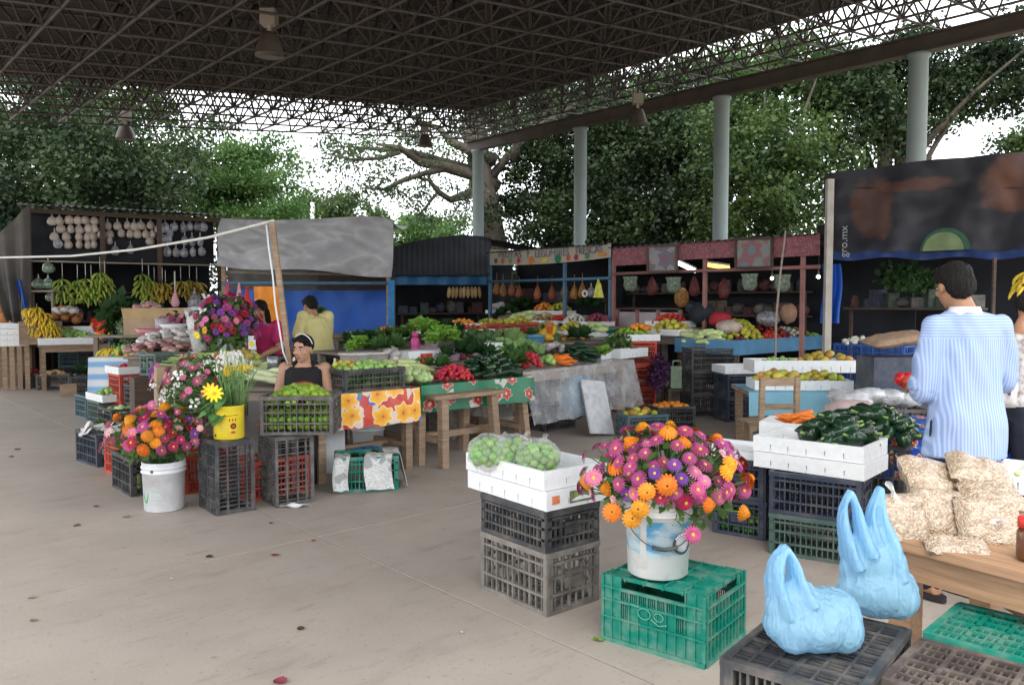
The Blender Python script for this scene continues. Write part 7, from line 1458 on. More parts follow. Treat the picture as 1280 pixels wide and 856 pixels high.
for (x, y, kind, lab, rx, ry, h, n, sc) in ((.12, .62, 'longsquash', 'long pale squash at the corner of the blue table', .14, .26, .16, 16, 1.0), (.24, .12, 'redonion', 'dark beet at the blue table corner', .14, .10, .08, 14, 1.0), (.62, .40, 'greenorange', 'green orange heaped high on the blue table', .38, .36, .30, 110, 1.0), (1.05, .14, 'tomato', 'red tomato heaped at the front of the blue table', .26, .14, .14, 52, 1.0),
        (1.42, .42, 'apple', 'dark red fruit on the blue table', .36, .36, .24, 90, 1.0), (1.12, .75, 'tomato', 'red tomato heaped at the back of the blue table', .22, .16, .22, 34, 1.0), (1.92, .40, 'garlic', 'white bulb heaped beside the dark red fruit', .26, .36, .18, 76, 1.05), (2.30, .45, 'potato', 'yellowish tuber heaped near the far end of the blue table', .2, .36, .16, 40, 1.0), (2.28, .14, 'guava', 'green fruit at the far end of the blue table', .16, .12, .08, 16, .9)):
    q = bt_pt(x, y); heap(kind, lab, q, rx, ry, h, n, aV, sc=sc)
for (px, py, Y, r, m, lab, nm) in ((900, 400, 11.4, (.16, .14, .12), mat('red_cloth', (.33, .02, .03), .7), 'red cloth bundle behind the long pale squash', 'cloth_bundle'), (912, 409, 11.2, (.19, .16, .10), mat('cream_sack', (.52, .42, .36), .8, .2, 8, bump=.3), 'cream sack between the squash and the green oranges', 'sack'), (985, 392, 11.6, (.12, .11, .15), mat('tan_sack', (.36, .22, .14), .8, .2, 9, bump=.3), 'tan sack standing behind the dark red fruit', 'sack'), (960, 398, 11.5, (.17, .13, .11), M_bagdull, 'clear bag of goods before the tan sack', 'bag')):
    b = MB(); b.ball((0, 0, 0), r, 16, 12, fn=lambda p: p * (1 + .18 * mnoise.noise(p * 1.8 + Vector((px, 0, 0))))); tag(b.build(nm, m, None, dp(px, py, Y)), lab, nm.split('_')[-1])
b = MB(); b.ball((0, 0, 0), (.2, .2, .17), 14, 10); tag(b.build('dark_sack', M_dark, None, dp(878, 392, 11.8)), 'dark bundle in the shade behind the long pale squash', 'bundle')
# --- black crates before the blue table and white trays of mangoes
for k, (px, py, ang, hts) in enumerate(((888, 521, 8, (0, .305, .61)), (926, 527, 12, (0, .305)))):
    p = at(px, py, 0); p = Vector((p.x + .02, p.y + .2, 0))
    for i, z in enumerate(hts): crate('black crate in the %s stack before the blue table, %s' % (('tall', 'short')[k], ('bottom one', 'second one', 'top one')[i]), zz(p, z), R(ang), M_black if k == 0 else M_navy, 'fine', (.62 if k == 0 else .5, .38, .30))
    if k == 1: tray('white tray of dark leaves on the short black crate stack', zz(p + Vector((.12, .05, 0)), .612), R(8), (.78, .44, .10)); heap('greens', 'small leafy bunch in the white tray on the short crate stack', zz(p + Vector((.25, .05, 0)), .66), .15, .1, .02, 3, sc=.6)
table('wooden table under the light blue cloth', (2.42, 8.15), (1, -.05, 0), 1.15, .8, .60, M_wood, planks=4, stretch=False); drape('light blue cloth on the low table behind the wooden chair', (2.42, 8.15), (1, -.05, 0), 1.15, .8, .603, .24, mat('light_blue_cloth', (.20, .42, .52), .7, .1, 6), seed=8)
for k, (px, py, Y, kind, lab, w_) in enumerate(((975, 487, 8.45, 'mango', 'yellow green mango in the long white tray behind the chair', .62), (1025, 486, 8.45, 'greenorange', 'green and yellow fruit in the white tray next to the mangoes', .55))):
    p = dp(px, py, Y); p.z = .612; tray('white tray of ' + ('mangoes' if k == 0 else 'green and yellow fruit') + ' on the light blue cloth', p, R(-4), (w_, .42, .10)); heap(kind, lab, zz(p, .665), w_ * .42, .15, .07, 18, R(-4), sc=1.1)
p = dp(1000, 470, 9.3); p.z = 0
for z in (0, .36): crate('black crate under the back white tray, ' + ('lower' if z == 0 else 'upper'), zz(p, z), R(0), M_black, 'fine', (.8, .4, .355))
tray('long white tray at the back of the fruit trays', zz(p, .72), R(0), (1.2, .44, .14)); heap('mango', 'green mango in the long back tray', zz(p + Vector((.3, 0, 0)), .8), .3, .15, .08, 18, sc=1.1); heap('guava', 'green fruit in the long back tray', zz(p + Vector((-.25, 0, 0)), .78), .22, .15, .06, 14)
# crate of plastic bags behind the carrots, sacks by the blue crates
p = dp(1098, 500, 7.0); p.z = 0
for z in (0, .31): crate('dark grey crate with crumpled plastic bags, ' + ('lower' if z == 0 else 'upper'), zz(p, z), R(-6), M_greypl if z else M_black, 'fine', (.72, .42, .30))
g = random.Random(12)
for i in range(9):
    b = MB(); b.ball((0, 0, 0), (.15, .12, .07), 14, 9, fn=lambda p, i=i: p * (1 + .35 * mnoise.noise(p * 2.2 + Vector((i * 3, 0, 0))))); tag(b.build('crumpled_bag', sheer('milky_film', (.62, .62, .64), .8, .2, .8, 12), None, zz(p, .64) + Vector((g.uniform(-.3, .3), g.uniform(-.15, .15), g.uniform(0, .08))), (0, 0, g.uniform(0, 6))), 'crumpled milky plastic bag on the dark grey crate', 'plastic bag', 'crumpled plastic bags on the dark grey crate')
p = dp(1065, 520, 6.3); b = MB(); b.ball((0, 0, 0), (.22, .14, .09), 14, 9, fn=lambda p: p * (1 + .3 * mnoise.noise(p * 2.5))); tag(b.build('crumpled_sheet', mat('pinkish_film', (.5, .38, .36), .4, .2, 9), None, (p.x, p.y, .66)), 'pinkish crumpled sheet behind the carrots', 'sheet'); b = MB(); b.box((0, 0, .29), (.5, .4, .58)); tag(b.build('wooden_box', M_woodgrey, None, (p.x, p.y, 0)), 'grey wooden box under the pinkish crumpled sheet', 'box')
b = MB(); pillow(b, .62, .3, .1, (R(8), R(-8), R(12)), seed=2); tag(b.build('burlap_sack', mat('burlap', (.30, .20, .13), .9, .2, 40), None, dp(1120, 424, 7.6)), 'folded brown sack behind the elbow of the striped shirt', 'sack'); p = dp(1120, 430, 7.7); b = MB(); b.box((0, 0, .5), (.55, .4, 1.0 if p.z > 1.02 else p.z - .08)); tag(b.build('dark_box', M_navy, None, (p.x, p.y + .05, 0)), 'dark tall box under the folded brown sack', 'box')
# blue flowered cloth table in front of the man
bA = (2.28, 5.30); table('wooden table under the blue flowered cloth', bA, (.83, -.30, 0), 1.5, .6, .70, M_wood, stretch=False); drape('blue cloth printed with small flowers in front of the man', bA, (.83, -.30, 0), 1.5, .6, .704, .34, M_bl, seed=4)
heap('radish', 'red radish in the bunch beyond the striped shirt', dp(1262, 530, 5.05), .12, .1, .08, 30, sc=1.2); heap('darkgreens', 'radish leaves on the blue flowered cloth', dp(1270, 545, 5.05), .18, .1, .03, 4, sc=.8); p = dp(1270, 605, 3.9); tray('white box of green bananas at the table side beyond the man', (p.x + .15, p.y, p.z - .04), R(-40), (.4, .3, .12)); heap('longsquash', 'green squash in the white box beyond the man', (p.x + .15, p.y, p.z + .03), .12, .1, .05, 6, sc=.7); b = MB(); b.box((p.x + .15, p.y, (p.z - .05) / 2), (.36, .28, p.z - .05)); tag(b.build('wooden_box', M_wooddk), 'dark box under the white box beyond the man', 'box')
# ================================================================= left island: tables, goods, flowers
def wt_(label, A, d, L_, dep, z, **k): return table(label, A, d, L_, dep, z, M_woodgrey, planks=3, stretch=False, **k)
wt_('plank table with corn ears and white onions beside the seated woman', (-3.05, 6.95), (1, .08, 0), .95, .75, .77)
wt_('plank table with green bean pods behind the onions', (-3.55, 8.3), (1, .05, 0), 1.15, .75, .82)
wt_('plank table with film wrapped food before the cardboard boxes', (-4.75, 9.75), (1, .1, 0), 1.3, 1.0, .86)
wt_('wooden table under the white cloth with blue bands', (-5.45, 10.35), (1, .12, 0), .95, .8, .80)
heap('husk', 'pale green corn ear on the table before the seated woman', dp(338, 479, 7.15), .16, .12, .08, 12, lie=R(165), sc=.95); heap('radish', 'dull red radish between the limes and the seated woman', dp(380, 490, 6.45), .14, .10, .05, 44, sc=1.05)
b = MB(); b.box((0, 0, .37), (.26, .30, .72)); p = dp(372, 492, 6.55); tag(b.build('wooden_box', M_dark, None, (p.x, p.y + .02, 0)), 'dark wooden box under the dull red radishes', 'box')
heap('onion', 'white onion heaped behind the loose flower bunch', dp(282, 474, 7.35), .24, .18, .13, 24, sc=1.25); heap('onion', 'white onion at the bean end of the onion heap', dp(258, 478, 7.3), .12, .1, .06, 8, sc=1.2)
heap('bean', 'pale green bean pod heaped under the newspaper roll', dp(255, 466, 8.6), .40, .26, .20, 120, lie=R(25), sc=1.25)
heap('longsquash', 'yellowish squash near the grey can', dp(312, 464, 7.9), .2, .12, .06, 6, sc=.8); heap('mango', 'yellow fruit behind the white onions', dp(300, 452, 8.3), .18, .12, .06, 9)
p = dp(341, 461, 7.6); t = thing('grey_can', 'grey metal can beside the leaning pole', 'can', p); b = MB(); b.lathe([(.05, 0), (.052, .12), (.048, .12), (.046, .01), (0, .01)], 16); b.build('can_body', mat('dull_tin', (.4, .42, .44), .35, metal=.6), t)
heap('meatpack', 'pinkish film wrapped food pack on the middle plank table', dp(205, 440, 9.9), .50, .30, .10, 34, sc=1.0); heap('whitepack', 'whitish film wrapped food pack on the middle plank table', dp(225, 430, 10.3), .5, .35, .14, 34, sc=1.0); heap('redonion', 'dark red onion among the film wrapped food', dp(232, 425, 10.4), .22, .14, .05, 14, sc=1.1)
t = thing('pink_bowl', 'pinkish bowl among the film wrapped food', 'bowl', dp(188, 420, 10.9)); b = MB(); b.lathe([(.12, 0), (.2, .1), (.19, .1), (.11, .01), (0, .01)], 20); b.build('bowl_body', mat('dull_pink_plastic', (.5, .18, .22), .4), t)
t = thing('white_bowl', 'white bowl in front of the brown cardboard box', 'bowl', dp(217, 414, 11.0)); b = MB(); b.lathe([(.1, 0), (.19, .1), (.18, .1), (.1, .01), (0, .01)], 20); b.build('bowl_body', M_white, t)
t = thing('pink_bucket', 'greyish bucket of pink flowers before the cardboard box', 'bucket', dp(205, 417, 11.3)); b = MB(); b.lathe([(.1, 0), (.12, .22), (.115, .22), (.095, .01), (0, .01)], 18); b.build('bucket_body', mat('greyish_pink_plastic', (.4, .33, .37), .4), t)
bouquet('', dp(224, 404, 11.4), (.3, .2, .15), dp(208, 412, 11.3), [('cosmos', 'magenta flower before the cardboard box', 'small', 'magenta', 26, 1.9, False, (-1, 1), (-1, 1)), ('cosmos', 'pink flower before the cardboard box', 'small', 'pink', 10, 1.7, False, (-1, 1), (-1, 1))], 61, leafn=140, leafsize=.08, foliage_label='thin green stems of the magenta flowers at the cardboard box')
b = MB(); b.box((0, 0, .125), (.95, .4, .25)); c_ = dp(202, 418, 12.0); t = thing('cardboard_box', 'long open cardboard box, tan above and brown below, at the foot of the dark stall', 'box', c_, R(8)); b.build('box_side', M_card, t)
M_tan = mat('tan_cardboard', (.52, .37, .20), .85, .12, 6)
for (x, y, rx_, w_, h_) in ((0, -.24, .5, .95, .17), (0, .24, -.5, .95, .17)): b = MB(); b.box((x, y, .32), (w_, .012, h_), rot=(rx_, 0, 0)); b.build('flap', M_tan, t)
t = thing('plank_counter', 'plank counter of the dark stall carrying the cardboard box', 'counter', (c_.x - .9, c_.y - .3, 0), R(8)); b = MB(); b.box((.85, .35, c_.z - .02), (1.9, .75, .035)); b.build('plank', M_woodgrey, t)
for x in (.05, 1.65):
    for y in (.05, .65): b = MB(); b.bar((x, y, 0), (x, y, c_.z - .04), .06, .06); b.build('leg', M_woodgrey, t)
heap('meatpack', 'pale pink wrapped pack on top of the cardboard box', c_ + Vector((-.2, 0, .34)), .2, .12, .08, 8, sc=1.3)
leafball('palm_fronds', 'dark green fronds standing beside the cardboard box', dp(152, 398, 12.3), (.3, .2, .32), 300, .2, M_leafdk, 15, 'greens'); leafball('pale_herb_bundle', 'pale grey green herb bundle beside the cardboard box', dp(161, 412, 11.9), (.17, .15, .22), 700, .05, leafmat('pale_herb', (.16, .22, .12), (.28, .34, .20)), 16, 'herbs')
t = thing('blue_tub', 'blue tub of small flowers next to the red lilies', 'tub', dp(139, 425, 12.3), R(20)); b = MB(); b.box((0, 0, .06), (.24, .16, .12), taper=1.15); b.build('tub_body', mat('mid_blue_plastic', (.10, .22, .50), .4), t)
for k in range(16): flower('small_flower', 'tiny flower in the blue tub', 'small', ('white', 'red', 'yellow')[k % 3], dp(132 + g.uniform(0, 15), 411 + g.uniform(-5, 3), 12.3 + g.uniform(-.1, .1)), (g.uniform(-.4, .4), -1, .6), dp(139, 424, 12.3), 1.1)
for k in range(22): flower('red_lily', 'spiky red and orange flower next to the blue tub', 'daisy', ('red', 'orange', 'red', 'yellow')[k % 4], dp(125 + g.uniform(-8, 9), 408 + g.uniform(-9, 13), 12.2 + g.uniform(-.12, .12)), (g.uniform(-.8, .8), -1, g.uniform(0, 1)), dp(125, 430, 12.3), 1.7, group='spiky red and orange flowers beside the blue tub')
# striped cloth table with goods
drape('white cloth with blue bands hanging over the table of bananas', (-5.48, 10.33), (1, .12, 0), 1.0, .82, .803, .5, stripes('white_blue_bands', (.66, .68, .70), (.22, .42, .66), 2, .16, .55), flare=.06, seed=3)
for k in range(3): bananas('small hand of yellow bananas on the blue banded cloth, ' + ('end one', 'middle one', 'one beside the green fruit')[k], dp(137 + 6 * k, 441, 10.7) + Vector((0, 0, .08)), 1, 6, M_byel, .05, sc=.9, hang=False, seed=40 + k, group='hands of bananas on the banded cloth')
heap('guava', 'green fruit on the blue banded cloth', dp(158, 446, 10.7), .16, .14, .10, 14, sc=1.2); heap('potato', 'brown sweet potato on the blue banded cloth', dp(176, 450, 10.5), .2, .14, .08, 18, sc=1.2)
b = MB(); b.box((0, 0, 0), (.36, .02, .22), rot=(-.9, .3, .2)); tag(b.build('white_board', M_eps, None, dp(186, 450, 10.0)), 'tilted white board beside the brown sweet potatoes', 'board')
for k in range(2): p = dp(197 + k * 9, 468, 9.0 - .2 * k); t_ = crate('small dark green crate standing upright before the bean table, ' + ('first' if k == 0 else 'second'), (p.x, p.y, p.z), R(50), M_dkgreen, 'fine', (.30, .22, .24)); 
b = MB(); b.box((0, 0, .37), (.6, .3, .74)); p = dp(201, 470, 8.95); tag(b.build('wooden_box', M_wooddk, None, (p.x, p.y, (p.z - .74)), (0, 0, R(35))), 'dark box under the small upright crates', 'box')
b = MB(); b.box((0, 0, .12), (.2, .16, .44)); tag(b.build('brown_carton', M_card, None, dp(208, 500, 8.0), (0, 0, .6)), 'brown carton standing behind the orange red crates', 'carton')
heap('redonion', 'dark red bulb on the end of the orange red crates', dp(188, 470, 9.5), .14, .08, .05, 12)
for k in range(16): flower('aster', 'magenta or purple flower lying by the brown carton', 'aster', ('magenta', 'purple', 'pink')[k % 3], dp(201 + g.uniform(-11, 11), 465 + g.uniform(-8, 8), 8.1 + g.uniform(-.1, .1)), (g.uniform(-.5, .5), -1, .4), dp(208, 495, 8.0), 1.1, group='flowers lying by the brown carton')
b = MB(); b.lathe([(.08, 0), (.13, .5), (.125, .5), (.075, .01), (0, .01)], 16, sx=.9); tag(b.build('newspaper_roll', M_news, None, dp(250, 440, 9.0), (R(-6), R(-8), 0)), 'cone of newspaper standing before the tall flower bunch', 'newspaper')
b = MB(); b.lathe([(.14, 0), (.16, .32), (.155, .32), (.13, .01), (0, .01)], 20); tag(b.build('flower_bucket', M_white, None, dp(282, 448, 9.2)), 'pale bucket holding the tall magenta flower bunch', 'bucket')
wt_('plank table under the tall magenta flower bunch', (-3.9, 9.0), (1, .1, 0), 1.2, .6, dp(282, 448, 9.2).z - .002)
bouquet('', dp(281, 407, 9.1), (.37, .28, .36), dp(282, 440, 9.2), [
    ('celosia', 'magenta bloom in the tall bunch behind the newspaper cone', 'aster', 'magenta', 30, 1.2, False, (-1, 1), (-1, 1)), ('celosia', 'crimson bloom in the tall bunch behind the newspaper cone', 'aster', 'crimson', 20, 1.3, False, (-1, 1), (-.2, 1)),
    ('statice', 'purple bloom in the tall bunch behind the newspaper cone', 'aster', 'purple', 24, 1.1, False, (-.2, 1), (-1, 1)), ('white_flower', 'white spray in the tall bunch behind the newspaper cone', 'spray', 'white', 14, 1.3, False, (-1, 1), (-1, 1)), ('cosmos', 'pink bloom in the tall bunch behind the newspaper cone', 'daisy', 'pink', 14, 1.1, False, (-1, 1), (0, 1)),
    ('yellow_bloom', 'yellow hanging bloom low in the tall bunch', 'daisy', 'yellow', 8, 1.1, False, (-1, .4), (-1, -.1))], 33, leafn=500, leafsize=.11, foliage_label='leaves and stems of the tall magenta flower bunch')
for (px, py, Y, col, n, lab) in ((280, 452, 7.9, 'red', 14, 'red bloom between the white onions and the tall bunch'), (298, 447, 7.7, 'white', 10, 'white bloom above the white onions'), (305, 462, 7.2, 'yellow', 8, 'yellow bloom at the end of the white onions')):
    for k in range(n): flower('garden_flower', lab, 'daisy' if col != 'white' else 'spray', col, dp(px + g.uniform(-11, 11), py + g.uniform(-6, 6), Y + g.uniform(-.1, .1)), (g.uniform(-.6, .6), -1, g.uniform(.2, 1)), dp(px, py + 16, Y + .05), 1.1)
p = dp(315, 428, 9.0); b = MB(); b.box((0, 0, 0), (.08, .012, .15)); o = b.build('white_bag', M_white, None, p); tag(o, 'white paper bag with a yellow round spot beside the woman in pink', 'bag'); b = MB(); b.lathe([(.03, 0), (.028, .002), (0, .003)], 16); link('yellow_spot', b.mesh('yellow_spot', mat('yellow_spot', (.8, .6, .05))), o, (0, -.007, -.02), (R(90), 0, 0))
for (px, py, col, lab) in ((299, 372, (.62, .30, .30), 'striped pinkish bag hanging above the tall bunch'), (309, 376, (.5, .03, .03), 'red cloth hanging beside the orange sheet'), (285, 370, (.5, .05, .15), 'crimson cloth hanging above the tall bunch')):
    b = MB(); b.lathe([(0, -.14), (.06, -.12), (.07, -.04), (.03, .06), (.01, .2)], 10, sy=.5); tag(b.build('hanging_cloth', mat('cloth_%d' % px, col, .7), None, dp(px, py, 10.6)), lab, 'cloth')
# ---------------------------------------------------------------- goods before the dark stall
TA = dp(48, 432, 13.6); table('wooden table carrying white trays of fruit before the dark stall', (TA.x, TA.y), (.84, .54, 0), 1.85, .8, TA.z - .0, M_wood, planks=3, stretch=False)
TZ = TA.z + .003
def tpt(px, back=.3): q = wall((TA.x - .54 * back, TA.y + .84 * back), (TA.x + .84 - .54 * back, TA.y + .54 + .84 * back), px, 400); return Vector((q.x, q.y, TZ))
for px, lab in ((66, 'white tray of spiky green fruit at the banana heap'), (100, 'white tray of green fruit beside the spiky green fruit')): tray(lab, tpt(px, .22), R(33), (.46, .38, .12))
heap('cabbage', 'spiky green fruit in the white tray at the banana heap', tpt(80, .35) + Vector((0, 0, .08)), .2, .12, .06, 6, sc=.9); heap('guava', 'green fruit in the white tray beside the spiky green fruit', tpt(101, .22) + Vector((0, 0, .07)), .2, .14, .10, 26, sc=1.1)
tray('white tray standing at the back beside the red lilies', tpt(108, .6) + Vector((0, 0, .16)), R(33), (.5, .3, .14)); b = MB(); b.box((0, 0, .08), (.5, .3, .16)); tag(b.build('card_box', M_card, None, tpt(108, .6), (0, 0, R(33))), 'flat carton under the white tray beside the red lilies', 'box')
k = 0
for (px, py) in ((38, 384), (46, 383), (53, 390), (39, 396), (49, 396), (60, 399), (66, 407), (42, 408), (55, 409), (65, 417)):
    bananas('yellow banana hand in the big heap, ' + ('topmost', 'second from the top', 'upper one toward the orange pumpkins', 'at the blue strip', 'in the middle', 'inner one at the orange pumpkins', 'lower one over the spiky green fruit', 'low one at the blue strip', 'low one in the middle', 'lowest, touching the white tray')[k], dp(px, py, 13.9), 3, 9, M_byel, .12, sc=.72, hang=False, seed=50 + k, group='heap of yellow banana hands'); k += 1
b = MB(); b.box((0, 0, .2), (.65, .45, .4)); tag(b.build('wooden_box', M_wood, None, tpt(50, .55), (0, 0, R(33))), 'wooden box under the heap of yellow bananas', 'box')
heap('coconut', 'orange pumpkin beside the yellow bananas', dp(82, 405, 14.5), .26, .2, .2, 14, sc=1.1); heap('whitepack', 'grey wrapped pack lying on the pumpkins', dp(84, 392, 14.2), .2, .1, .04, 6, sc=1.2); b = MB(); b.box((0, 0, .12), (.7, .5, .24)); q = dp(82, 408, 14.55); tag(b.build('card_box', M_card, None, (q.x, q.y, q.z - .24), (0, 0, R(33))), 'carton under the orange pumpkins', 'box')
heap('coconut', 'orange pumpkin in the shade at the outer end of the dark stall', dp(8, 405, 14.6), .24, .2, .25, 12, sc=1.3)
q = dp(12, 432, 14.0)
for i in range(4): tray('white tray in the stack of four at the outer end, ' + ('bottom one', 'second from below', 'third from below', 'top one')[i], (q.x, q.y, q.z + i * .10), R(25), (.62, .42, .095))
t = thing('wooden_crate', 'upright wooden slat crate under the stack of four white trays', 'crate', (q.x, q.y, 0), R(25))
for i in range(6): b = MB(); b.box((-.28 + i * .112, -.2, q.z / 2), (.075, .015, q.z - .01)); b.build('slat', M_wood, t)
b = MB(); b.box((0, 0, q.z - .012), (.62, .36, .02)); b.build('crate_top', M_wood, t); b = MB(); b.box((0, .19, q.z / 2 - .02), (.62, .02, q.z - .06)); b.build('crate_back', M_wood, t)
for (px, py, m, lab, sz_, kd, kl_, n, z_) in ((36, 470, M_blueg, 'blue grey crate below the white tray of orange fruit', (.5, .36, .4), None, None, 0, 0), (34, 486, M_black, 'black crate of dull red fruit out front at the outer end', (.46, .34, .26), 'apple', 'dull red fruit in the black crate at the outer end', 16, 0), (60, 488, M_greypl, 'grey black crate of small potatoes out front', (.52, .36, .27), 'potato', 'small potato in the grey black crate out front', 26, 0),
        (86, 478, M_black, 'black crate under the blue grey crate of green fruit', (.5, .36, .3), None, None, 0, 0), (86, 478, M_blueg, 'blue grey crate of green fruit before the wooden table', (.5, .36, .3), 'lime', 'green fruit in the blue grey crate before the wooden table', 30, .302), (108, 478, M_black, 'black crate beside the blue grey crate of green fruit', (.5, .36, .3), None, None, 0, 0), (110, 478, M_black, 'upper black crate beside the blue grey crate of green fruit', (.5, .36, .3), 'potato', 'brown tuber in the upper black crate before the table', 14, .302),
        (97, 492, M_black, 'low black crate with a small plant out front', (.4, .32, .28), 'darkgreens', 'small dark plant in the low black crate', 3, 0)):
    p = at(px, py, 0); p = Vector((p.x, p.y + .22, z_)); crate(lab, p, R(20), m, 'fine', sz_)
    if kd: heap(kd, kl_, p + Vector((0, 0, sz_[2] - .06)), sz_[0] * .4, sz_[1] * .38, .07, n, R(20), sc=1.1)
p = at(36, 470, 0); tray('white tray of orange fruit over the blue grey crate', (p.x, p.y + .2, .402), R(20), (.6, .42, .1)); heap('orange', 'orange fruit in the white tray over the blue grey crate', (p.x, p.y + .2, .45), .22, .14, .08, 14, sc=1.4)
p = at(82, 496, 0); t = thing('small_wooden_box', 'small rough wooden box on the floor out front', 'box', (p.x, p.y + .1, 0), R(25))
for (c0, d0) in (((0, -.09, .1), (.24, .015, .2)), ((0, .09, .1), (.24, .015, .2)), ((-.113, 0, .1), (.015, .164, .2)), ((.113, 0, .1), (.015, .164, .2))): b = MB(); b.box(c0, d0); b.build('box_side', M_wood, t)
# ================================================================= people
def loft(mb, rings, n=24):
    vs = []
    for (cx, cy, cz, hw, hd) in rings:
        for j in range(n): a = 2 * math.pi * j / n; vs.append((cx + hw * math.copysign(abs(math.cos(a)) ** .9, math.cos(a)), cy + hd * math.sin(a), cz))
    k = len(rings); fs = [(i * n + j, i * n + (j + 1) % n, (i + 1) * n + (j + 1) % n, (i + 1) * n + j) for i in range(k - 1) for j in range(n)]
    fs += [tuple(range(n - 1, -1, -1)), tuple((k - 1) * n + j for j in range(n))]; mb.add(vs, fs, 0, True)
def chain(mb, pts, rad, n=12):
    mb.tube(pts, rad, n)
    for p, r in zip(pts, rad): mb.ball(p, r * 1.0, 12, 8)
def densify(rings, k=4):
    out = []
    for i in range(len(rings) - 1):
        for j in range(k):
            t = j / k; s = t * t * (3 - 2 * t); out.append(tuple(rings[i][q] + (rings[i + 1][q] - rings[i][q]) * (t if q < 3 else s) for q in range(5)))
    return out + [rings[-1]]
def human(name_label, loc, rotz, J, skin, top, bottom, hairspec, cat='person', voxel=.009, face=True, shoes=True):
    t = thing('person', name_label, cat, loc, rotz); V_ = Vector
    P_, Ch, Nk, Hd = (V_(J[k]) for k in ('pelvis', 'chest', 'neck', 'head')); HM = Euler((J.get('pitch', 0), 0, J.get('yaw', 0))).to_matrix()
    h = lambda x, y, z: Hd + HM @ V_((x, y, z))
    b = MB()
    loft(b, densify([(P_.x, P_.y, P_.z - .10, .13, .10), (P_.x, P_.y, P_.z, .165, .115), (P_.x * .6 + Ch.x * .4, P_.y * .6 + Ch.y * .4, P_.z * .6 + Ch.z * .4, .14, .10), (Ch.x, Ch.y, Ch.z, .165, .115), (Ch.x * .35 + Nk.x * .65, Ch.y * .35 + Nk.y * .65, Ch.z * .35 + Nk.z * .65, .16, .09), (Nk.x, Nk.y, Nk.z - .01, .07, .06)]))
    chain(b, [Nk - V_((0, 0, .05)), Nk, Nk.lerp(Hd, .5), Hd - V_((0, 0, .03))], [.066, .058, .055, .052])
    for s in ('L', 'R'):
        sh, el, wr, hp, kn, an = (V_(J[q + s]) for q in ('shoulder', 'elbow', 'wrist', 'hip', 'knee', 'ankle')); sg = -1 if s == 'L' else 1
        chain(b, [V_((Ch.x * .4 + Nk.x * .6 + sg * .09, Ch.y * .4 + Nk.y * .6, Nk.z - .07)), sh, sh.lerp(el, .5), el, el.lerp(wr, .35), wr], [.055, .056, .048, .041, .042, .028])
        chain(b, [hp, hp.lerp(kn, .5), kn, kn.lerp(an, .35), an], [.092, .078, .056, .056, .036])
        f = V_((0, 1, 0)) if 'foot' not in J else V_(J['foot']); b.tube([an + V_((0, 0, -.02)) - f * .05, an + V_((0, 0, -.04)) + f * .06, an + V_((0, 0, -.055)) + f * .17], [.038, .036, .026], 10)
        d = (wr - el).normalized(); sd_ = d.cross(V_((0, 0, 1))); sd_ = sd_.normalized() if sd_.length > .1 else V_((1, 0, 0)); up = sd_.cross(d)
        pc = wr + d * .045; chain(b, [wr, pc - sd_ * .02, pc + d * .04 - sd_ * .02], [.026, .026, .022]); chain(b, [wr, pc + sd_ * .02, pc + d * .035 + sd_ * .02], [.026, .026, .022])
        for i, (o, ln) in enumerate(((-.032, .07), (-.011, .08), (.011, .075), (.031, .058))): r0 = pc + d * .035 + sd_ * o; b.tube([r0, r0 + d * ln * .5 - up * .008, r0 + d * ln - up * .03], [.0105, .0098, .008], 8)
        r0 = pc - d * .02 - sd_ * .03 * (1 if s == 'R' else -1); b.tube([r0, r0 - sd_ * .03 * (1 if s == 'R' else -1) + d * .03, r0 - sd_ * .035 * (1 if s == 'R' else -1) + d * .06 - up * .015], [.013, .011, .009], 8)
    # head: skull, jaw, nose, ears, chin, lips
    E = Euler((J.get('pitch', 0), 0, J.get('yaw', 0)))
    b.ball(h(0, -.01, .03), (.074, .092, .088), 20, 14, rot=E); b.ball(h(0, .016, -.025), (.060, .074, .085), 18, 12, rot=E); b.ball(h(0, .052, -.082), (.028, .026, .024), 12, 8, rot=E)
    b.tube([h(0, .083, .018), h(0, .097, -.008), h(0, .106, -.026)], [.009, .011, .015], 10); b.ball(h(.012, .092, -.03), .010, 8, 6); b.ball(h(-.012, .092, -.03), .010, 8, 6)
    for s in (-1, 1): b.ball(h(s * .074, -.005, -.005), (.010, .018, .03), 10, 8, rot=E); b.ball(h(s * .04, .055, -.02), (.024, .024, .02), 10, 8, rot=E); b.ball(h(s * .03, .076, .032), (.022, .010, .007), 8, 6, rot=E)
    b.ball(h(0, .078, -.056), (.024, .014, .012), 10, 6, rot=E)
    remesh(b, voxel * .75, 'body', skin, t, 2)
    if face:
        M_dk_ = mat('dark_brow', (.02, .015, .012), .6); M_eye = mat('eye_white', (.6, .58, .55), .2); M_iris = mat('dark_iris', (.02, .012, .01), .15); M_lip = mat('lip', (.34, .10, .09), .4)
        for s in (-1, 1):
            o = MB(); o.ball(h(s * .031, .077, .012), (.012, .008, .006), 10, 7, rot=E); o.build('eye', M_eye, t); o = MB(); o.ball(h(s * .031, .0845, .011), (.0065, .004, .0065), 8, 6, rot=E); o.build('iris', M_iris, t)
            o = MB(); o.tube([h(s * .015, .089, .033), h(s * .032, .087, .039), h(s * .05, .074, .033)], [.004, .005, .003], 6); o.build('eyebrow', M_dk_, t)
        o = MB(); o.ball(h(0, .091, -.052), (.022, .006, .0035), 10, 6, rot=E); o.ball(h(0, .090, -.060), (.018, .007, .0045), 10, 6, rot=E); o.build('lips', M_lip, t)
    b = MB(); hairspec(b, h, E); remesh(b, .0055, 'hair', M_hair, t, 1, ruffle=lambda c: .006 * mnoise.noise(Vector((c[0] * 60, c[1] * 60, c[2] * 16))) + .003 * mnoise.noise(Vector((c[0] * 150, c[1] * 150, c[2] * 40))))
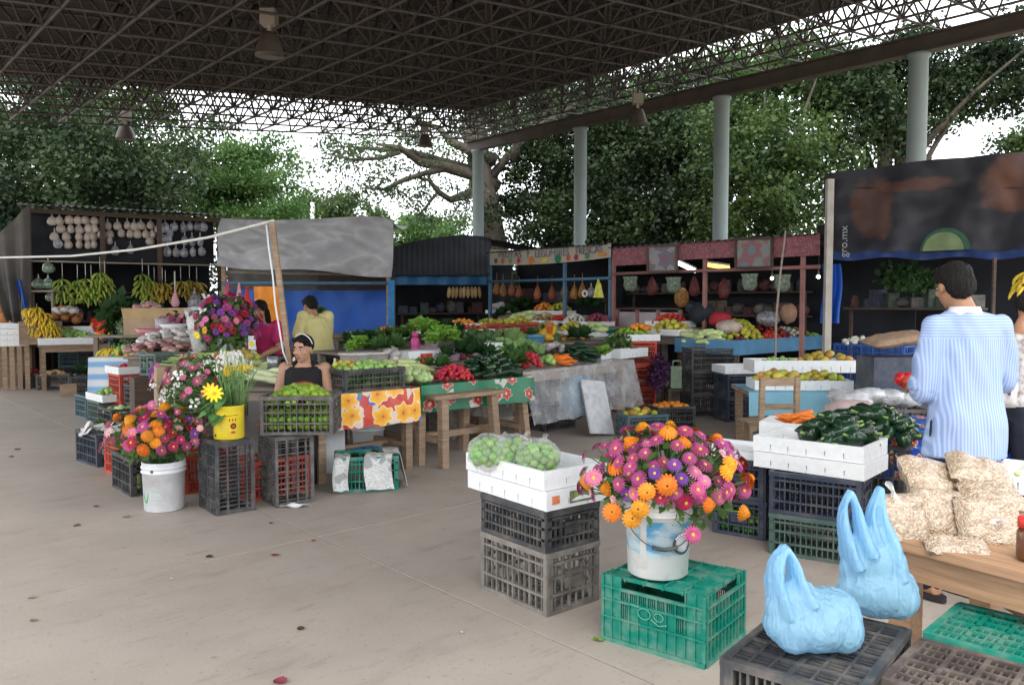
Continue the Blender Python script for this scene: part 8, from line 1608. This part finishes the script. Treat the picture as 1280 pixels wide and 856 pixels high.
    top(t, J); bottom(t, J)
    return t, h
M_hair = mat('black_hair', (.010, .008, .007), .6, .5, 90, bump=.9, mapscale=(3, 3, .4), spec=.25)
SK = lambda n, c: mat(n, c, .5, .08, 14, sss=.08)
M_sk1 = SK('tan_skin', (.36, .19, .11)); M_sk2 = SK('warm_skin', (.42, .22, .13)); M_sk3 = SK('light_tan_skin', (.46, .26, .17))
def shorthair(b, h, E): b.ball(h(0, -.018, .045), (.084, .098, .085), 20, 14, rot=E); b.ball(h(0, -.055, .005), (.078, .060, .085), 16, 12, rot=E); b.ball(h(0, .05, .092), (.06, .045, .032), 14, 10, rot=E)
def bunhair(b, h, E): b.ball(h(0, -.022, .042), (.084, .094, .086), 20, 14, rot=E); b.ball(h(0, -.09, .03), (.05, .045, .05), 14, 10, rot=E); b.ball(h(-.03, .04, .088), (.045, .035, .022), 12, 8, rot=E); b.ball(h(.03, .04, .088), (.045, .035, .022), 12, 8, rot=E)
def longhair(b, h, E):
    b.ball(h(0, -.018, .045), (.088, .098, .088), 20, 14, rot=E); b.ball(h(0, -.06, -.05), (.085, .05, .12), 16, 12, rot=E); b.tube([h(-.075, -.01, .02), h(-.085, -.02, -.08), h(-.09, -.02, -.2), h(-.08, 0, -.28)], [.03, .035, .035, .015], 10); b.tube([h(.075, -.01, .02), h(.088, -.02, -.08), h(.09, -.03, -.2), h(.08, -.02, -.28)], [.03, .035, .035, .015], 10); b.tube([h(0, -.08, 0), h(0, -.1, -.12), h(0, -.1, -.3)], [.07, .07, .03], 12)
def shirt(mat_, extra=.014, sleeve=1.0, hem=-.02, fold=.008, collar=None, name='shirt', rings=None, sl_r=None):
    def fn(t, J):
        P_, Ch, Nk = (Vector(J[k]) for k in ('pelvis', 'chest', 'neck')); b = MB(); e = extra
        rg = rings or [(P_.x, P_.y, P_.z + hem, .17 + e, .12 + e), (P_.x * .6 + Ch.x * .4, P_.y * .6 + Ch.y * .4, P_.z * .6 + Ch.z * .4, .155 + e, .115 + e), (Ch.x, Ch.y, Ch.z, .175 + e, .125 + e), (Ch.x * .35 + Nk.x * .65, Ch.y * .35 + Nk.y * .65, Ch.z * .35 + Nk.z * .65, .165 + e, .092 + e), (Nk.x, Nk.y, Nk.z - .035, .085 + e, .07 + e)]
        loft(b, densify(rg))
        for s in ('L', 'R'):
            sh, el = Vector(J['shoulder' + s]), Vector(J['elbow' + s]); sg = -1 if s == 'L' else 1
            pts = [Vector((Ch.x * .4 + Nk.x * .6 + sg * .09, Ch.y * .4 + Nk.y * .6, Nk.z - .075)), sh, sh.lerp(el, .5 * sleeve), sh.lerp(el, sleeve)]
            rr = sl_r or (.06, .062, .062, .064)
            if sleeve > .15: chain(b, pts, [r + e * .6 for r in rr], 14)
        remesh(b, .010, name, mat_, t, 3, ruffle=lambda c: fold * (mnoise.noise(Vector((c[0] * 7 + 3, c[1] * 7, c[2] * 3.5))) + .6 * mnoise.noise(Vector((c[0] * 16, c[1] * 16, c[2] * 7 + c[0] * 12)))))
        if collar:
            k = MB(); k.lathe([(.080, -.035), (.072, -.01), (.066, .022), (.070, .024), (.084, -.018), (.092, -.045)], 24, c=tuple(Nk)); k.build('collar', collar, t)
        return t
    return fn
def trousers(mat_, shoe=None):
    def fn(t, J):
        b = MB(); P_ = Vector(J['pelvis']); loft(b, [(P_.x, P_.y, P_.z - .12, .155, .112), (P_.x, P_.y, P_.z, .162, .115), (P_.x, P_.y, P_.z + .08, .15, .108)])
        for s in ('L', 'R'):
            hp, kn, an = (Vector(J[q + s]) for q in ('hip', 'knee', 'ankle')); chain(b, [hp, hp.lerp(kn, .5), kn, kn.lerp(an, .5), an + (kn - an).normalized() * .02], [.100, .090, .073, .072, .068])
        remesh(b, .011, 'trousers', mat_, t, 2, ruffle=lambda c: .006 * mnoise.noise(Vector((c[0] * 9, c[1] * 9, c[2] * 9))))
        f = Vector(J.get('foot', (0, 1, 0)))
        for s in ('L', 'R'):
            an = Vector(J['ankle' + s]); o = MB(); z = an.z - .075; sd_ = Vector((-f.y, f.x, 0))
            n = 20; pr = [(an + f * (.055 + .155 * math.cos(a)) + sd_ * (.05 * math.sin(a) * (1 + .15 * math.cos(a)))) for a in [2 * math.pi * i / n for i in range(n)]]
            vs = [(q.x, q.y, z) for q in pr] + [(q.x, q.y, z + .028) for q in pr]; o.add(vs, [(i, (i + 1) % n, n + (i + 1) % n, n + i) for i in range(n)] + [tuple(range(n - 1, -1, -1)), tuple(range(n, 2 * n))])
            o.tube([an + f * .12 + sd_ * .045 + Vector((0, 0, -.05)), an + f * .11 + Vector((0, 0, -.005)), an + f * .12 - sd_ * .045 + Vector((0, 0, -.05))], .014, 8, flat=2)
            o.build('sandal', shoe or mat('dark_sandal', (.02, .018, .02), .5), t)
    return fn
def skirt(mat_):
    def fn(t, J):
        P_ = Vector(J['pelvis']); b = MB(); n = 32
        b.grid(lambda a, q: (P_.x + (.175 + .07 * q + .012 * q * math.sin(a * 2 * math.pi * 9)) * math.cos(a * 2 * math.pi), P_.y + (.135 + .08 * q + .012 * q * math.sin(a * 2 * math.pi * 9)) * math.sin(a * 2 * math.pi), P_.z + .06 - .55 * q), 72, 10); b.build('skirt', mat_, t)
    return fn
def standing(**k):
    J = dict(pelvis=(0, 0, .95), chest=(0, .01, 1.24), neck=(0, .0, 1.455), head=(0, .03, 1.585), shoulderL=(-.185, 0, 1.405), shoulderR=(.185, 0, 1.405), elbowL=(-.25, .02, 1.12), elbowR=(.25, .02, 1.12), wristL=(-.22, .18, .92), wristR=(.22, .18, .92), hipL=(-.09, 0, .90), hipR=(.09, 0, .90), kneeL=(-.10, .02, .49), kneeR=(.10, .02, .49), ankleL=(-.10, 0, .085), ankleR=(.10, 0, .085)); J.update(k); return J
def lower(J, dz):
    return {k: ((v[0], v[1], v[2] + dz) if isinstance(v, tuple) and k not in ('foot',) else v) for k, v in J.items()}
# man in the striped shirt, seen from behind
JM = standing(chest=(0, .03, 1.25), neck=(-.01, .03, 1.475), head=(-.045, .075, 1.60), shoulderL=(-.168, .02, 1.385), shoulderR=(.168, .03, 1.385), elbowL=(-.222, .03, 1.085), elbowR=(.232, .07, 1.13), wristL=(-.13, .25, 1.06), wristR=(.16, .29, 1.13), yaw=R(4), pitch=R(-14), ankleL=(-.19, -.02, .085), ankleR=(.02, .02, .085), kneeL=(-.14, .02, .49), kneeR=(.05, .03, .49), foot=(-.35, .94, 0))
M_shirt = stripes('blue_white_striped_cotton', (.26, .35, .57), (.38, .47, .69), 0, .0145, .55, extra=1.34)
man, hm = human('man seen from behind in a blue and white striped shirt with rolled sleeves', (2.335, 4.08, 0), R(3), JM, M_sk1,
    shirt(M_shirt, .01, 1.06, fold=.020, collar=mat('white_collar_cotton', (.68, .69, .74), .8), rings=[(0, .0, .735, .206, .162), (0, .0, .76, .204, .160), (0, .0, .9, .192, .150), (0, .01, 1.06, .176, .132), (0, .03, 1.24, .182, .132), (0, .03, 1.35, .178, .120), (-.005, .03, 1.425, .15, .105), (-.01, .03, 1.478, .085, .078)], sl_r=(.066, .066, .064, .064)),
    trousers(mat('dark_denim', (.018, .022, .035), .8, .3, 12)), shorthair, face=True)
for s in ('L', 'R'):
    el, sh = Vector(JM['elbow' + s]), Vector(JM['shoulder' + s]); d = (el - sh).normalized(); b = MB(); b.tube([el - d * .05, el - d * .03, el + d * .01, el + d * .025], [.066, .072, .073, .062], 18); b.build('rolled_cuff', M_shirt, man)
b = MB(); b.bar((-.004, -.125, .80), (-.004, -.112, 1.3), .012, .006)
# woman in the white top beyond him
JW = standing(neck=(0, .06, 1.40), head=(0, .12, 1.50), chest=(0, .03, 1.2), pitch=R(-22), shoulderL=(-.17, .04, 1.35), shoulderR=(.17, .04, 1.35), elbowL=(-.21, .10, 1.08), elbowR=(.21, .1, 1.08), wristL=(-.1, .30, 1.0), wristR=(.12, .32, 1.0))
ww_, hw = human('woman in a white printed top with black hair beyond the striped shirt', (3.12, 4.95, -.04), R(-75), JW, M_sk2, shirt(mat('white_printed_cotton', (.62, .60, .58), .8, .05, 9, dirt=(.10, .02, .03), dirt_amt=.9, dirt_scale=26), .012, .55, collar=None), trousers(mat('dark_denim', (.018, .022, .035))), bunhair)
p = dp(1250, 482, 4.7); t = thing('shoulder_bag', 'white cloth bag with black cords hanging beside the woman in the white top', 'bag', p); b = MB(); pillow(b, .2, .26, .1, (R(90), 0, 0)); b.build('bag_body', mat('white_cloth', (.58, .56, .55), .8), t); b = MB(); b.tube([(-.05, -.05, .10), (-.03, -.06, 0), (.02, -.06, -.05), (.05, -.05, .1)], .006, 6); b.tube([(-.04, -.02, .11), (0, .02, .35)], .008, 6); b.build('black_cord', M_black, t)
# seated woman
def seated(**k):
    J = dict(pelvis=(0, 0, .47), chest=(0, .03, .76), neck=(0, .05, .965), head=(0, .085, 1.085), shoulderL=(-.175, .03, .915), shoulderR=(.175, .03, .915), elbowL=(-.23, .10, .66), elbowR=(.23, .10, .66), wristL=(-.10, .30, .66), wristR=(.10, .30, .66), hipL=(-.09, .05, .46), hipR=(.09, .05, .46), kneeL=(-.11, .42, .46), kneeR=(.11, .42, .46), ankleL=(-.11, .40, .085), ankleR=(.11, .40, .085)); J.update(k); return J
JS = seated(yaw=R(-18), pitch=R(-8)); sp_ = dp(379, 435, 6.95)
sw, hs_ = human('seated woman in a black sleeveless top with a white hairband', (sp_.x, sp_.y + .08, sp_.z - 1.095), R(180), JS, M_sk3, shirt(mat('black_cotton', (.012, .012, .014), .8), .010, 0.0, rings=[(0, 0, .45, .18, .13), (0, .0, .6, .165, .125), (0, .03, .76, .182, .135), (0, .035, .85, .178, .124), (0, .04, .90, .168, .112), (0, .045, .935, .13, .09)], name='tank_top'), trousers(mat('grey_trousers', (.08, .08, .09), .8)), bunhair)
b = MB(); E = Euler((R(-8), 0, R(-18))); b.tube([hs_(.088 * math.cos(a), -.012 + .02 * math.sin(a), .045 + .092 * math.sin(a)) for a in [math.pi * i / 16 for i in range(17)]], .005, 6); b.build('hairband', M_white, sw)
for s in (-1, 1): b = MB(); b.tube([Vector((s * .075, .085, .88)), Vector((s * .085, .045, .955)), Vector((s * .085, -.02, .95)), Vector((s * .075, -.07, .86))], .022, 8, flat=1.6); b.build('shoulder_strap', mat('black_cotton', (.012, .012, .014)), sw)
t = thing('stool', 'low wooden stool under the seated woman', 'stool', (sp_.x, sp_.y + .1, 0)); b = MB(); b.box((0, 0, sp_.z - 1.095 + .34), (.36, .34, .03)); b.build('seat', M_wood, t)
for x in (-.13, .13):
    for y in (-.12, .12): b = MB(); b.bar((x, y, 0), (x, y, sp_.z - 1.095 + .325), .04, .04); b.build('leg', M_wood, t)
# man in yellow, woman in pink
JY = standing(chest=(0, .07, 1.2), neck=(0, .13, 1.38), head=(0, .20, 1.475), pitch=R(-25), shoulderL=(-.18, .09, 1.34), shoulderR=(.18, .09, 1.34), elbowL=(-.22, .16, 1.05), elbowR=(.22, .16, 1.05), wristL=(-.18, .34, .88), wristR=(.18, .34, .88))
pm = dp(400, 430, 10.0); human('man in a pale yellow shirt standing before the blue sheet', (pm.x, 10.0, 0.0), R(50), JY, M_sk1, shirt(mat('pale_yellow_cotton', (.62, .55, .24), .8, .06, 8), .034, .75, hem=-.06, fold=.01), trousers(mat('grey_trousers', (.08, .08, .09))), shorthair)
JP = standing(chest=(0, .10, 1.12), neck=(0, .20, 1.30), head=(0, .25, 1.42), pitch=R(-10), yaw=R(12), shoulderL=(-.165, .15, 1.25), shoulderR=(.165, .15, 1.25), elbowL=(-.21, .18, .98), elbowR=(.21, .18, .98), wristL=(-.10, .36, .90), wristR=(.12, .36, .90), pelvis=(0, 0, .9))
pw = dp(338, 420, 9.75); human('woman in a bright pink top with long dark hair beside the orange sheet', (pw.x, 9.8, .0), R(165), JP, M_sk2, shirt(mat('bright_pink_cotton', (.52, .03, .14), .8, .06, 8), .014, .6), skirt(mat('dark_skirt', (.02, .02, .03), .8)), longhair)
# table with fruit beside the man in yellow
q = dp(378, 418, 10.6); table('rough wooden table beside the man in the yellow shirt', (q.x - .15, q.y), (1, 0, 0), 1.1, .6, q.z - .01, M_wood, planks=3); heap('tomato', 'red brown fruit on the rough table by the man in yellow', (q.x + .05, q.y + .3, q.z), .16, .15, .12, 30, sc=1.3); tray('white tray on the rough table by the man in yellow', (q.x + .1, q.y + .35, q.z + .14), 0, (.4, .3, .07)); heap('greens', 'leafy bunch in the white tray by the man in yellow', (q.x + .1, q.y + .35, q.z + .2), .12, .1, .02, 4, sc=.8)
# ================================================================= small litter on the floor
for k, (px, py, col, s) in enumerate(((344, 694, (.3, .04, .04), .035), (392, 676, (.3, .03, .04), .022), (350, 852, (.22, .04, .06), .04), (120, 633, (.25, .06, .05), .03), (96, 657, (.1, .06, .03), .03), (42, 776, (.16, .16, .06), .022), (40, 747, (.30, .28, .2), .03), (376, 786, (.06, .05, .02), .025), (262, 696, (.06, .04, .03), .03), (158, 646, (.22, .24, .14), .035), (22, 562, (.14, .09, .07), .04), (14, 571, (.14, .09, .07), .035), (339, 654, (.09, .05, .04), .02), (214, 724, (.5, .48, .42), .015), (386, 715, (.5, .48, .42), .015), (577, 791, (.5, .48, .42), .015), (748, 800, (.2, .3, .05), .035), (480, 715, (.4, .38, .33), .012), (90, 745, (.4, .36, .3), .012))):
    b = MB(); b.grid(lambda x, y, k=k, s=s: ((x - .5) * s * 1.5 * math.sin(math.pi * (.1 + .8 * y)), (y - .5) * s * 1.4, .004 + .25 * s * abs(x - .5) + .1 * s * math.sin(5 * y + k)), 4, 4); p = at(px, py, 0)
    lab = ('dark red petal scrap' if col[0] > .21 and col[1] < .1 else 'dry leaf scrap' if col[0] < .3 else 'pale crumb') + ' lying on the bare concrete floor'
    tag(b.build('fallen_scrap', mat('scrap_%d' % (k % 9 if k < 9 else k), col, .8), None, p, (0, 0, k * 1.3)), lab, 'litter', lab)
# ================================================================= a label of its own for every piece of a heap or bouquet that shows large enough
ORD = ['', 'first', 'second', 'third', 'fourth', 'fifth', 'sixth', 'seventh', 'eighth', 'ninth', 'tenth', 'eleventh', 'twelfth', 'thirteenth']
groups = {}
for o in list(C.objects):
    if o.parent is None and o.get('category') and o.get('label') and o.type == 'MESH': groups.setdefault(o['label'], []).append(o)
for lab, os_ in groups.items():
    if len(os_) < 2: continue
    size = max(max(Vector(c).length for c in o.bound_box) * max(o.scale) for o in os_[:3]) * 1.5
    if size * F / max(1, os_[0].location.y) < 6 or len(os_) > 130: continue
    pr = [(640 + F * o.location.x / o.location.y, 378 - F * (o.location.z - CAM_Z) / o.location.y, o) for o in os_]; n = len(pr)
    nr = max(1, min(12, round(math.sqrt(n / 1.8)))); pr.sort(key=lambda e: e[1]); nr = 1 if pr[-1][1] - pr[0][1] < 14 and n < 13 else nr; per = math.ceil(n / nr); 
    for r in range(nr):
        row = sorted(pr[r * per:(r + 1) * per], key=lambda e: e[0])
        for c, (x, y, o) in enumerate(row):
            cs = ('%s from left' % ORD[c + 1]) if c + 1 < len(ORD) else None
            if cs is None: continue
            sfx = ', ' + (('%s row down, ' % ORD[r + 1]) if nr > 1 else '') + cs
            if len((lab + sfx).split()) <= 16: o['label'] = lab + sfx
